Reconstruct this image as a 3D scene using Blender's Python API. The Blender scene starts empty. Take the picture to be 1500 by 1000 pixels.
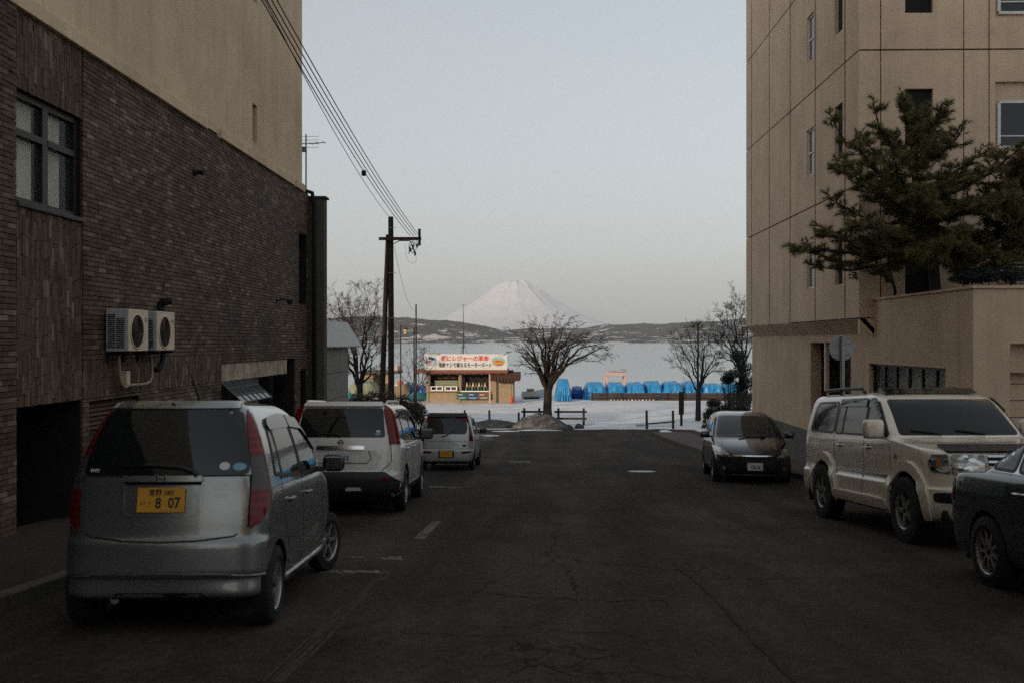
import bpy, bmesh, math, random
import numpy as np
from mathutils import Vector, Matrix, noise as mnoise
from mathutils.bvhtree import BVHTree

# ------------------------------------------------------------------ camera, sky, sun, exposure
S = bpy.context.scene
COL = S.collection
R = math.radians
CAMZ, FPX = 1.56, 1458.0
YAW = math.atan(33 / FPX)
cam = bpy.data.cameras.new('camera'); cam.lens = 35; cam.sensor_width = 36
cam.clip_start = 0.1; cam.clip_end = 60000
cam.dof.use_dof = True; cam.dof.focus_distance = 55; cam.dof.aperture_fstop = 3.2
camo = bpy.data.objects.new('camera', cam); COL.objects.link(camo)
camo.location = (0, 0, CAMZ); camo.rotation_euler = (R(90), 0, YAW)
S.camera = camo

SUN_EL, SUN_AZ = 9.5, 35.0            # degrees; sun stands behind the viewer, to the left
world = bpy.data.worlds.new('World'); S.world = world; world.use_nodes = True
wn = world.node_tree.nodes; bgn = wn['Background']
sky = wn.new('ShaderNodeTexSky'); sky.sky_type = 'NISHITA'; sky.sun_disc = False
sky.sun_elevation = R(SUN_EL); sky.sun_rotation = R(180 + SUN_AZ)
sky.altitude = 100; sky.air_density = 1.0; sky.dust_density = 1.6; sky.ozone_density = 1.6
hsv = wn.new('ShaderNodeHueSaturation'); hsv.inputs['Saturation'].default_value = 0.50       # thin even overcast veil over the whole sky
wb = wn.new('ShaderNodeMix'); wb.data_type = 'RGBA'; wb.blend_type = 'MULTIPLY'; wb.inputs[0].default_value = 1.0; wb.inputs[7].default_value = (1.03, 1.0, 0.98, 1)
world.node_tree.links.new(sky.outputs[0], hsv.inputs['Color']); world.node_tree.links.new(hsv.outputs[0], wb.inputs[6])
veil = wn.new('ShaderNodeMix'); veil.data_type = 'RGBA'; veil.inputs[0].default_value = 0.55; veil.inputs[7].default_value = (1.84, 2.03, 2.13, 1)   # even thin high cloud
world.node_tree.links.new(wb.outputs[2], veil.inputs[6]); world.node_tree.links.new(veil.outputs[2], bgn.inputs[0]); bgn.inputs[1].default_value = 0.15
sd = bpy.data.lights.new('sun', 'SUN'); sd.energy = 2.1; sd.angle = R(0.53); sd.color = (1.0, 0.79, 0.58)
suno = bpy.data.objects.new('sun', sd); COL.objects.link(suno)
suno.rotation_euler = (R(90 - SUN_EL), 0, R(-SUN_AZ)); suno.location = (-40, -60, 30)
S.view_settings.view_transform = 'Standard'; S.view_settings.look = 'None'
S.view_settings.exposure = 0.72; S.view_settings.gamma = 1.0; S.view_settings.use_curve_mapping = False
S.cycles.use_denoising = False
S.cycles.max_bounces = 8; S.cycles.volume_bounces = 0; S.cycles.caustics_reflective = False; S.cycles.caustics_refractive = False

# ------------------------------------------------------------------ helpers
random.seed(7)
def V(*a): return Vector(a)
def ray(px, py):
    dx = (px - 750) / FPX; dz = (500 - py) / FPX
    c, s = math.cos(YAW), math.sin(YAW)
    return Vector((dx * c - s, dx * s + c, dz))
def at(px, py, Y):
    d = ray(px, py); t = Y / d.y
    return Vector((d.x * t, Y, CAMZ + d.z * t))
def onx(px, py, X):
    d = ray(px, py); t = X / d.x
    return Vector((X, d.y * t, CAMZ + d.z * t))
def gz(y):
    if y <= 28: return -0.07 * y
    if y <= 57:
        t = y - 28; return -1.96 - (0.07 * t - 0.0190 * t * t / 29)
    if y <= 91:
        t = y - 57; return gz(57) - (0.032 * t - 0.016 * t * t / 34)
    if y <= 107: return gz(91) - 0.012 * (y - 91)
    return gz(107) - 0.25 * (y - 107)
def gpt(px, py, lift=0.0):
    d = ray(px, py); lo, hi = 0.5, 130.0
    for _ in range(60):
        m = (lo + hi) / 2
        if CAMZ + d.z * m / d.y > gz(m): lo = m
        else: hi = m
    return Vector((d.x * lo / d.y, lo, gz(lo) + lift))

def link(ob, parent=None):
    COL.objects.link(ob)
    if parent is not None: ob.parent = parent
    return ob
def tag(o, label=None, cat=None, group=None, kind=None):
    if label: o['label'] = label
    if cat: o['category'] = cat
    if group: o['group'] = group
    if kind: o['kind'] = kind
    return o
def empty(name, loc, rz=0.0):
    o = bpy.data.objects.new(name, None); COL.objects.link(o)
    o.location = loc; o.rotation_euler = (0, 0, rz); o.empty_display_size = 0.2
    return o
class MB:
    """collects simple shapes for ONE mesh"""
    def __init__(s): s.v = []; s.f = []; s.mi = []; s.cur = 0
    def _add(s, vs, fs):
        o = len(s.v); s.v += [tuple(v) for v in vs]
        for f in fs: s.f.append(tuple(o + i for i in f)); s.mi.append(s.cur)
    def box(s, x0, x1, y0, y1, z0, z1, M=None):
        vs = [Vector((x, y, z)) for z in (z0, z1) for y in (y0, y1) for x in (x0, x1)]
        if M is not None: vs = [M @ v for v in vs]
        s._add(vs, [(0, 2, 3, 1), (4, 5, 7, 6), (0, 1, 5, 4), (2, 6, 7, 3), (0, 4, 6, 2), (1, 3, 7, 5)])
        return s
    def bbox(s, x0, x1, y0, y1, z0, z1, b=0.01, M=None):
        bm = bmesh.new(); bmesh.ops.create_cube(bm, size=1)
        for v in bm.verts:
            v.co = Vector(((x0 + x1) / 2 + v.co.x * (x1 - x0), (y0 + y1) / 2 + v.co.y * (y1 - y0), (z0 + z1) / 2 + v.co.z * (z1 - z0)))
        bmesh.ops.bevel(bm, geom=bm.edges[:], offset=b, segments=2, affect='EDGES', profile=0.5)
        bm.verts.index_update()
        s._add([(M @ v.co if M is not None else v.co) for v in bm.verts], [[v.index for v in f.verts] for f in bm.faces]); bm.free()
        return s
    def quad(s, a, b, c, d): s._add([a, b, c, d], [(0, 1, 2, 3)]); return s
    def tri(s, a, b, c): s._add([a, b, c], [(0, 1, 2)]); return s
    def tube(s, pts, r, n=6, caps=True):
        pts = [Vector(p) for p in pts]; k = len(pts)
        rs = r if isinstance(r, (list, tuple)) else [r] * k
        rings = []; up = None
        for i, p in enumerate(pts):
            t = (pts[min(i + 1, k - 1)] - pts[max(i - 1, 0)])
            if t.length < 1e-9: t = Vector((0, 0, 1))
            t.normalize()
            if up is None:
                up = t.orthogonal().normalized()
            else:
                up = (up - t * up.dot(t))
                up = up.normalized() if up.length > 1e-6 else t.orthogonal().normalized()
            w = t.cross(up)
            rings.append([p + (up * math.cos(2 * math.pi * j / n) + w * math.sin(2 * math.pi * j / n)) * rs[i] for j in range(n)])
        fs = []
        for i in range(k - 1):
            for j in range(n):
                fs.append((i * n + j, i * n + (j + 1) % n, (i + 1) * n + (j + 1) % n, (i + 1) * n + j))
        if caps:
            fs.append(tuple(reversed(range(n)))); fs.append(tuple(range((k - 1) * n, k * n)))
        s._add([v for rg in rings for v in rg], fs); return s
    def cyl(s, a, b, r, n=16): return s.tube([a, b], r, n)
    def lathe(s, prof, n=24, M=None, axis='Z', close=True):
        vs = []
        for (r, h) in prof:
            for j in range(n):
                a = 2 * math.pi * j / n; c, d = r * math.cos(a), r * math.sin(a)
                v = Vector((c, d, h)) if axis == 'Z' else (Vector((h, c, d)) if axis == 'X' else Vector((c, h, d)))
                vs.append(M @ v if M is not None else v)
        fs = []; k = len(prof)
        for i in range(k - 1):
            for j in range(n): fs.append((i * n + j, i * n + (j + 1) % n, (i + 1) * n + (j + 1) % n, (i + 1) * n + j))
        if close:
            fs.append(tuple(reversed(range(n)))); fs.append(tuple(range((k - 1) * n, k * n)))
        s._add(vs, fs); return s
    def prism(s, poly, h0, h1, fn):
        """poly: 2-D outline, fn(u,v,h)->point; closed prism"""
        n = len(poly)
        vs = [fn(u, v, h0) for u, v in poly] + [fn(u, v, h1) for u, v in poly]
        fs = [tuple(range(n - 1, -1, -1)), tuple(range(n, 2 * n))] + [(i, (i + 1) % n, n + (i + 1) % n, n + i) for i in range(n)]
        s._add(vs, fs); return s
    def mesh(s, name, mats=None, smooth=False, angle=None):
        me = bpy.data.meshes.new(name); me.from_pydata(s.v, [], s.f)
        if mats is not None:
            for m in (mats if isinstance(mats, (list, tuple)) else [mats]): me.materials.append(m)
            if isinstance(mats, (list, tuple)) and len(mats) > 1: me.polygons.foreach_set('material_index', s.mi)
        if smooth or angle:
            me.polygons.foreach_set('use_smooth', [True] * len(me.polygons))
            if angle: me.set_sharp_from_angle(angle=R(angle))
        bm = bmesh.new(); bm.from_mesh(me); bmesh.ops.recalc_face_normals(bm, faces=bm.faces[:]); bm.to_mesh(me); bm.free()
        me.update(); return me
    def build(s, name, mats, parent=None, smooth=False, angle=None):
        o = bpy.data.objects.new(name, s.mesh(name, mats, smooth, angle)); link(o, parent)
        if parent is not None: o.matrix_parent_inverse = parent.matrix_world.inverted() if s is None else Matrix.Identity(4)
        return o
def wpart(name, mb, mat, parent, **k):
    """part given in WORLD coordinates under a root at parent.location (unrotated)"""
    off = parent.location if parent is not None else Vector((0, 0, 0))
    p = parent
    while p is not None and p.parent is not None:
        p = p.parent; off = off + p.location
    mb.v = [(a - off.x, b - off.y, c - off.z) for a, b, c in mb.v]
    return mb.build(name, mat, parent, **k)

def holed(mb, fn, u0, u1, v0, v1, d0, d1, holes):
    """slab with rectangular holes; fn(u,v,d)->point"""
    us = sorted({u0, u1, *[min(max(h[i], u0), u1) for h in holes for i in (0, 1)]})
    vs = sorted({v0, v1, *[min(max(h[i], v0), v1) for h in holes for i in (2, 3)]})
    def solid(i, j):
        if i < 0 or j < 0 or i >= len(us) - 1 or j >= len(vs) - 1: return False
        cu, cv = (us[i] + us[i + 1]) / 2, (vs[j] + vs[j + 1]) / 2
        return not any(h[0] < cu < h[1] and h[2] < cv < h[3] for h in holes)
    for i in range(len(us) - 1):
        for j in range(len(vs) - 1):
            if not solid(i, j): continue
            a, b, c, d = us[i], us[i + 1], vs[j], vs[j + 1]
            for dd in (d0, d1): mb.quad(fn(a, c, dd), fn(b, c, dd), fn(b, d, dd), fn(a, d, dd))
            if not solid(i - 1, j): mb.quad(fn(a, c, d0), fn(a, d, d0), fn(a, d, d1), fn(a, c, d1))
            if not solid(i + 1, j): mb.quad(fn(b, c, d0), fn(b, d, d0), fn(b, d, d1), fn(b, c, d1))
            if not solid(i, j - 1): mb.quad(fn(a, c, d0), fn(b, c, d0), fn(b, c, d1), fn(a, c, d1))
            if not solid(i, j + 1): mb.quad(fn(a, d, d0), fn(b, d, d0), fn(b, d, d1), fn(a, d, d1))
    return mb

# ------------------------------------------------------------------ materials
class NT:
    def __init__(s, name):
        s.m = bpy.data.materials.new(name); s.m.use_nodes = True; s.t = s.m.node_tree
        s.b = s.t.nodes['Principled BSDF']
    def n(s, typ, **k):
        nd = s.t.nodes.new(typ)
        for a, b in k.items(): setattr(nd, a, b)
        return nd
    def l(s, a, b): s.t.links.new(a, b)
    def pos(s, scale=(1, 1, 1)):
        g = s.n('ShaderNodeNewGeometry'); mp = s.n('ShaderNodeMapping'); mp.inputs['Scale'].default_value = scale
        s.l(g.outputs['Position'], mp.inputs['Vector']); return mp.outputs[0]
    def noise(s, vec, scale, detail=5, rough=0.6, dist=0.0):
        t = s.n('ShaderNodeTexNoise'); t.inputs['Scale'].default_value = scale; t.inputs['Detail'].default_value = detail
        t.inputs['Roughness'].default_value = rough; t.inputs['Distortion'].default_value = dist
        s.l(vec, t.inputs['Vector']); return t.outputs['Fac']
    def ramp(s, fac, stops):
        r = s.n('ShaderNodeValToRGB'); e = r.color_ramp.elements
        while len(e) < len(stops): e.new(0.5)
        for i, (p, c) in enumerate(stops):
            e[i].position = p; e[i].color = (*c, 1) if isinstance(c, (tuple, list)) else (c, c, c, 1)
        s.l(fac, r.inputs[0]); return r.outputs[0]
    def mix(s, fac, a, b, typ='MIX'):
        m = s.n('ShaderNodeMix', data_type='RGBA', blend_type=typ)
        for sock, val in ((m.inputs[0], fac), (m.inputs[6], a), (m.inputs[7], b)):
            if hasattr(val, 'is_output') or isinstance(val, bpy.types.NodeSocket): s.l(val, sock)
            elif isinstance(val, (int, float)): sock.default_value = val if sock == m.inputs[0] else (val, val, val, 1)
            else: sock.default_value = (*val, 1)
        return m.outputs[2]
    def math(s, op, a, b=0.0, c=None):
        m = s.n('ShaderNodeMath', operation=op)
        for i, val in enumerate((a, b) if c is None else (a, b, c)):
            if isinstance(val, bpy.types.NodeSocket): s.l(val, m.inputs[i])
            else: m.inputs[i].default_value = val
        return m.outputs[0]
    def bump(s, h, strength=0.3, dist=0.01):
        b = s.n('ShaderNodeBump'); b.inputs['Strength'].default_value = strength; b.inputs['Distance'].default_value = dist
        s.l(h, b.inputs['Height']); s.l(b.outputs[0], s.b.inputs['Normal'])
    def base(s, c):
        if isinstance(c, bpy.types.NodeSocket): s.l(c, s.b.inputs['Base Color'])
        else: s.b.inputs['Base Color'].default_value = (*c, 1)
    def set(s, **k):
        nm = {'rough': 'Roughness', 'metal': 'Metallic', 'coat': 'Coat Weight', 'coatr': 'Coat Roughness', 'spec': 'Specular IOR Level', 'ior': 'IOR'}
        for a, b in k.items():
            if isinstance(b, bpy.types.NodeSocket): s.l(b, s.b.inputs[nm[a]])
            else: s.b.inputs[nm[a]].default_value = b
        return s
_mats = {}
def pmat(name, col, rough=0.7, var=0.18, scale=6.0, bump=0.15, bscale=60.0, metal=0.0, coat=0.0, spec=0.4):
    if name in _mats: return _mats[name]
    t = NT(name); p = t.pos()
    f = t.noise(p, scale, 6, 0.65)
    t.base(t.ramp(f, [(0.3, tuple(c * (1 - var) for c in col)), (0.7, tuple(min(1, c * (1 + var)) for c in col))]))
    t.set(rough=rough, metal=metal, coat=coat, spec=spec)
    if bump: t.bump(t.noise(p, bscale, 3), bump, 0.004)
    _mats[name] = t.m; return t.m

def m_asphalt():
    t = NT('asphalt'); p = t.pos()
    big = t.noise(p, 0.35, 4, 0.6); fine = t.noise(p, 90, 2, 0.7); mid = t.noise(p, 2.2, 6, 0.7)
    streak = t.noise(t.pos((1.2, 0.12, 1)), 1.0, 4, 0.6)
    c = t.ramp(big, [(0.3, (0.030, 0.0222, 0.0172)), (0.7, (0.068, 0.053, 0.041))])
    c = t.mix(t.math('MULTIPLY', t.ramp(mid, [(0.35, 0.0), (0.75, 1.0)]), 0.35), c, (0.085, 0.066, 0.052))
    c = t.mix(t.math('MULTIPLY', t.ramp(streak, [(0.45, 0.0), (0.7, 1.0)]), 0.4), c, (0.017, 0.013, 0.011))
    c = t.mix(1.0, c, t.ramp(t.noise(p, 13, 5, 0.75), [(0.30, 0.62), (0.70, 1.40)]), 'MULTIPLY')
    lane = t.noise(t.pos((0.9, 0.05, 1)), 1.3, 3, 0.5); c = t.mix(1.0, c, t.ramp(lane, [(0.35, 0.72), (0.65, 1.22)]), 'MULTIPLY')
    vp = t.n('ShaderNodeTexVoronoi'); vp.inputs['Scale'].default_value = 0.33; t.l(t.pos((1, 0.6, 1)), vp.inputs['Vector']); vs = t.n('ShaderNodeSeparateColor'); t.l(vp.outputs['Color'], vs.inputs[0])
    c = t.mix(1.0, c, t.ramp(vs.outputs[0], [(0.0, 0.82), (1.0, 1.12)]), 'MULTIPLY')
    sp = t.ramp(fine, [(0.40, 0.55), (0.64, 1.5)])
    c = t.mix(1.0, c, sp, 'MULTIPLY')
    vo = t.n('ShaderNodeTexVoronoi', feature='DISTANCE_TO_EDGE'); vo.inputs['Scale'].default_value = 0.75
    w = t.n('ShaderNodeVectorMath', operation='ADD'); nz = t.n('ShaderNodeTexNoise'); nz.inputs['Scale'].default_value = 1.7; nz.inputs['Detail'].default_value = 5
    t.l(p, nz.inputs['Vector']); t.l(p, w.inputs[0])
    sc = t.n('ShaderNodeVectorMath', operation='SCALE'); sc.inputs['Scale'].default_value = 0.9; t.l(nz.outputs['Color'], sc.inputs[0]); t.l(sc.outputs[0], w.inputs[1])
    t.l(w.outputs[0], vo.inputs['Vector'])
    crack = t.ramp(vo.outputs['Distance'], [(0.0, 1.0), (0.014, 0.0)])
    msk = t.ramp(t.noise(p, 0.28, 3), [(0.5, 0.0), (0.6, 1.0)])
    c = t.mix(t.math('MULTIPLY', crack, t.math('MULTIPLY', msk, 0.85)), c, (0.008, 0.007, 0.007))
    t.base(c); t.set(rough=0.95, spec=0.10); t.bump(fine, 0.6, 0.008); return t.m
def m_stucco(name, col, grime=0.35):
    t = NT(name); p = t.pos()
    f = t.noise(p, 0.9, 6, 0.65); st = t.noise(t.pos((3.2, 3.2, 0.22)), 1.0, 6, 0.7); gr = t.noise(p, 140, 2, 0.6)
    c = t.ramp(f, [(0.3, tuple(x * 0.86 for x in col)), (0.7, tuple(x * 1.1 for x in col))])
    c = t.mix(t.math('MULTIPLY', t.ramp(st, [(0.47, 0.0), (0.66, 1.0)]), grime * .8), c, tuple(x * 0.45 for x in col))
    c = t.mix(1.0, c, t.ramp(gr, [(0.35, 0.88), (0.65, 1.1)]), 'MULTIPLY')
    t.base(c); t.set(rough=0.95, spec=0.10); t.bump(t.noise(p, 70, 4, 0.7), 0.45, 0.006); return t.m
def m_brick():
    t = NT('glazed_brick'); p = t.pos()
    g = t.n('ShaderNodeNewGeometry'); oi = t.n('ShaderNodeObjectInfo')
    r = t.math('FRACT', t.math('ADD', g.outputs['Random Per Island'], t.math('MULTIPLY', oi.outputs['Random'], 7.31)))
    c = t.ramp(r, [(0.0, (0.085, 0.050, 0.032)), (0.25, (0.115, 0.066, 0.042)), (0.5, (0.135, 0.083, 0.053)), (0.72, (0.14, 0.098, 0.067)), (0.9, (0.18, 0.13, 0.09)), (1.0, (0.27, 0.205, 0.15))])
    big = t.noise(p, 0.8, 5, 0.65)
    c = t.mix(t.math('MULTIPLY', t.ramp(big, [(0.40, 0.0), (0.70, 1.0)]), 0.60), c, (0.026, 0.018, 0.012))
    stk = t.noise(t.pos((2, 2, 0.3)), 1.3, 5)
    c = t.mix(t.math('MULTIPLY', t.ramp(stk, [(0.55, 0.0), (0.75, 1.0)]), 0.35), c, (0.10, 0.08, 0.058))
    c = t.mix(1.0, c, t.ramp(t.noise(p, 45, 4, 0.7), [(0.3, 0.75), (0.7, 1.25)]), 'MULTIPLY')
    t.base(c); t.set(rough=t.ramp(t.noise(p, 9, 3), [(0.3, 0.6), (0.7, 0.85)]), spec=0.20); t.bump(t.noise(p, 60, 3), 0.3, 0.003); return t.m
def m_snow():
    t = NT('snow'); p = t.pos()
    big = t.noise(p, 0.09, 6, 0.65); mid = t.noise(p, 0.9, 6, 0.7)
    c = t.ramp(mid, [(0.25, (0.50, 0.50, 0.52)), (0.7, (0.80, 0.80, 0.81))])
    tr = t.noise(t.pos((0.12, 1.6, 1)), 1.0, 5, 0.6)
    c = t.mix(t.math('MULTIPLY', t.ramp(tr, [(0.50, 0.0), (0.62, 1.0)]), 0.55), c, (0.33, 0.32, 0.32))
    c = t.mix(t.math('MULTIPLY', t.ramp(t.noise(p, 0.5, 8, 0.75), [(0.60, 0.0), (0.68, 1.0)]), 0.7), c, (0.14, 0.125, 0.105))
    t.base(c); t.set(rough=0.75, spec=0.3); t.bump(t.noise(p, 3.0, 8, 0.7), 0.7, 0.08); return t.m
def m_dirtysnow():
    t = NT('dirty_snow'); p = t.pos()
    f = t.noise(p, 2.3, 8, 0.75)
    t.base(t.ramp(f, [(0.36, (0.030, 0.028, 0.026)), (0.52, (0.085, 0.080, 0.075)), (0.64, (0.20, 0.195, 0.19)), (0.76, (0.60, 0.60, 0.61))]))
    t.set(rough=0.85, spec=0.3); t.bump(t.noise(p, 9, 6, 0.75), 0.8, 0.06); return t.m
def m_water():
    t = NT('lake_water'); p = t.pos((1, 0.35, 1))
    t.base((0.22, 0.29, 0.32)); t.set(rough=t.ramp(t.noise(t.pos((0.004, 0.03, 1)), 1.0, 4), [(0.4, 0.12), (0.6, 0.20)]), ior=1.33, spec=0.5)
    t.bump(t.noise(p, 0.7, 4, 0.55), 0.25, 0.04); return t.m
def m_hill():
    t = NT('wooded_hill'); p = t.pos((1, 1, 1.6))
    g = t.n('ShaderNodeNewGeometry'); sx = t.n('ShaderNodeSeparateXYZ'); t.l(g.outputs['Position'], sx.inputs[0])
    f = t.noise(p, 0.009, 9, 0.68); fine = t.noise(p, 0.06, 6, 0.8)
    c = t.ramp(fine, [(0.32, (0.012, 0.020, 0.025)), (0.55, (0.046, 0.046, 0.045)), (0.75, (0.115, 0.092, 0.072))])
    low = t.n('ShaderNodeMapRange'); low.inputs[1].default_value = 5; low.inputs[2].default_value = 90; low.inputs[3].default_value = 0.07; low.inputs[4].default_value = -0.03
    t.l(sx.outputs['Z'], low.inputs[0])
    sn = t.ramp(t.math('ADD', t.math('ADD', f, low.outputs[0]), t.math('MULTIPLY', t.math('SUBTRACT', fine, 0.5), 0.25)), [(0.57, 0.0), (0.63, 1.0)])
    c = t.mix(t.math('MULTIPLY', sn, 0.85), c, (0.60, 0.57, 0.55))
    t.base(c); t.set(rough=0.95, spec=0.1); return t.m
def m_mount():
    t = NT('snow_mountain'); p = t.pos((1, 1, 0.5))
    f = t.noise(p, 0.004, 9, 0.7); g = t.n('ShaderNodeNewGeometry'); sx = t.n('ShaderNodeSeparateXYZ'); t.l(g.outputs['Position'], sx.inputs[0])
    low = t.n('ShaderNodeMapRange'); low.inputs[1].default_value = 60; low.inputs[2].default_value = 600; low.inputs[3].default_value = 0.22; low.inputs[4].default_value = -0.14
    t.l(sx.outputs['Z'], low.inputs[0])
    rock = t.ramp(t.math('ADD', t.noise(t.pos((1, 1, .12)), 0.006, 6, .7), low.outputs[0]), [(0.50, 0.0), (0.66, 1.0)])
    t.base(t.mix(t.math('MULTIPLY', rock, 0.32), (0.74, 0.74, 0.77), (0.22, 0.23, 0.26))); t.set(rough=0.9, spec=0.2); return t.m
def m_paint(name, col, metal=0.0, rough=0.4, coat=1.0, dirt=0.35):
    t = NT(name); tc = t.n('ShaderNodeTexCoord'); sx = t.n('ShaderNodeSeparateXYZ'); t.l(tc.outputs['Object'], sx.inputs[0])
    f = t.noise(tc.outputs['Object'], 3.0, 6, 0.7); sp = t.noise(tc.outputs['Object'], 55, 3, 0.7)
    d = t.n('ShaderNodeMapRange'); d.inputs[1].default_value = 0.15; d.inputs[2].default_value = 0.85; d.inputs[3].default_value = dirt + 0.25; d.inputs[4].default_value = dirt * 0.25
    t.l(sx.outputs['Z'], d.inputs[0])
    k = t.math('MULTIPLY', t.math('MULTIPLY', d.outputs[0], t.ramp(f, [(0.3, 0.4), (0.7, 1.0)])), t.ramp(sp, [(0.35, 0.6), (0.6, 1.0)]))
    t.base(t.mix(k, col, (0.075, 0.066, 0.058)))
    t.l(t.math('MULTIPLY_ADD', k, -0.8 * metal, metal), t.b.inputs['Metallic'])
    t.l(t.math('MULTIPLY_ADD', k, 0.4, rough), t.b.inputs['Roughness'])
    t.l(t.math('MULTIPLY_ADD', k, -0.8, coat), t.b.inputs['Coat Weight'])
    t.b.inputs['Coat Roughness'].default_value = 0.05
    return t.m
def m_glass(name, col=(0.008, 0.010, 0.011), rough=0.03, spec=0.5):
    t = NT(name); tc = t.n('ShaderNodeTexCoord')
    t.base(col); t.set(rough=t.ramp(t.noise(tc.outputs['Object'], 4, 4), [(0.35, rough), (0.75, rough + 0.05)]), spec=spec, ior=1.5); return t.m
def m_redlens():
    t = NT('red_lens'); tc = t.n('ShaderNodeTexCoord'); wv = t.n('ShaderNodeTexWave', bands_direction='Z'); wv.inputs['Scale'].default_value = 6; wv.inputs['Distortion'].default_value = 1.2; wv.inputs['Detail'].default_value = 2; t.l(tc.outputs['Object'], wv.inputs['Vector'])
    t.base(t.mix(t.noise(tc.outputs['Object'], 5, 3), t.ramp(wv.outputs['Fac'], [(0.2, (0.07, 0.002, 0.003)), (0.8, (0.22, 0.006, 0.007))]), (0.13, 0.003, 0.004))); t.set(rough=0.1, spec=0.35); return t.m
def m_lens(name):
    t = NT(name); tc = t.n('ShaderNodeTexCoord'); mp = t.n('ShaderNodeMapping'); mp.inputs['Scale'].default_value = (1, .3, 1.6); t.l(tc.outputs['Object'], mp.inputs[0])
    vo = t.n('ShaderNodeTexVoronoi'); vo.inputs['Scale'].default_value = 16; t.l(mp.outputs[0], vo.inputs['Vector']); sx = t.n('ShaderNodeSeparateColor'); t.l(vo.outputs['Color'], sx.inputs[0])
    t.base(t.ramp(sx.outputs[0], [(0.1, (0.05, 0.05, 0.05)), (0.5, (0.30, 0.30, 0.29)), (0.9, (0.80, 0.80, 0.77))])); t.set(rough=t.ramp(sx.outputs[1], [(0, .1), (1, .4)]), metal=0.6, coat=1.0); t.b.inputs['Coat Roughness'].default_value = .03; return t.m
def m_pane(name, tint=(0.10, 0.12, 0.13), a=0.55):
    """window pane one can partly see through"""
    t = NT(name); tr = t.n('ShaderNodeBsdfTransparent'); tr.inputs[0].default_value = (0.96, 0.97, 0.97, 1)
    t.base(tint); t.set(rough=0.03, spec=0.7)
    mx = t.n('ShaderNodeMixShader'); mx.inputs[0].default_value = a
    out = t.t.nodes['Material Output']; t.l(tr.outputs[0], mx.inputs[1]); t.l(t.b.outputs[0], mx.inputs[2]); t.l(mx.outputs[0], out.inputs[0]); return t.m
def m_leaf(name, c0, c1):
    t = NT(name); g = t.n('ShaderNodeNewGeometry')
    t.base(t.ramp(g.outputs['Random Per Island'], [(0.0, c0), (1.0, c1)])); t.set(rough=0.6, spec=0.3); return t.m
def m_wood(name, a, b, sc=(6, 6, 0.5)):
    t = NT(name); f = t.noise(t.pos(sc), 3.0, 6, 0.7)
    t.base(t.ramp(f, [(0.3, a), (0.7, b)])); t.set(rough=0.85, spec=0.25); t.bump(f, 0.4, 0.01); return t.m

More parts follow.
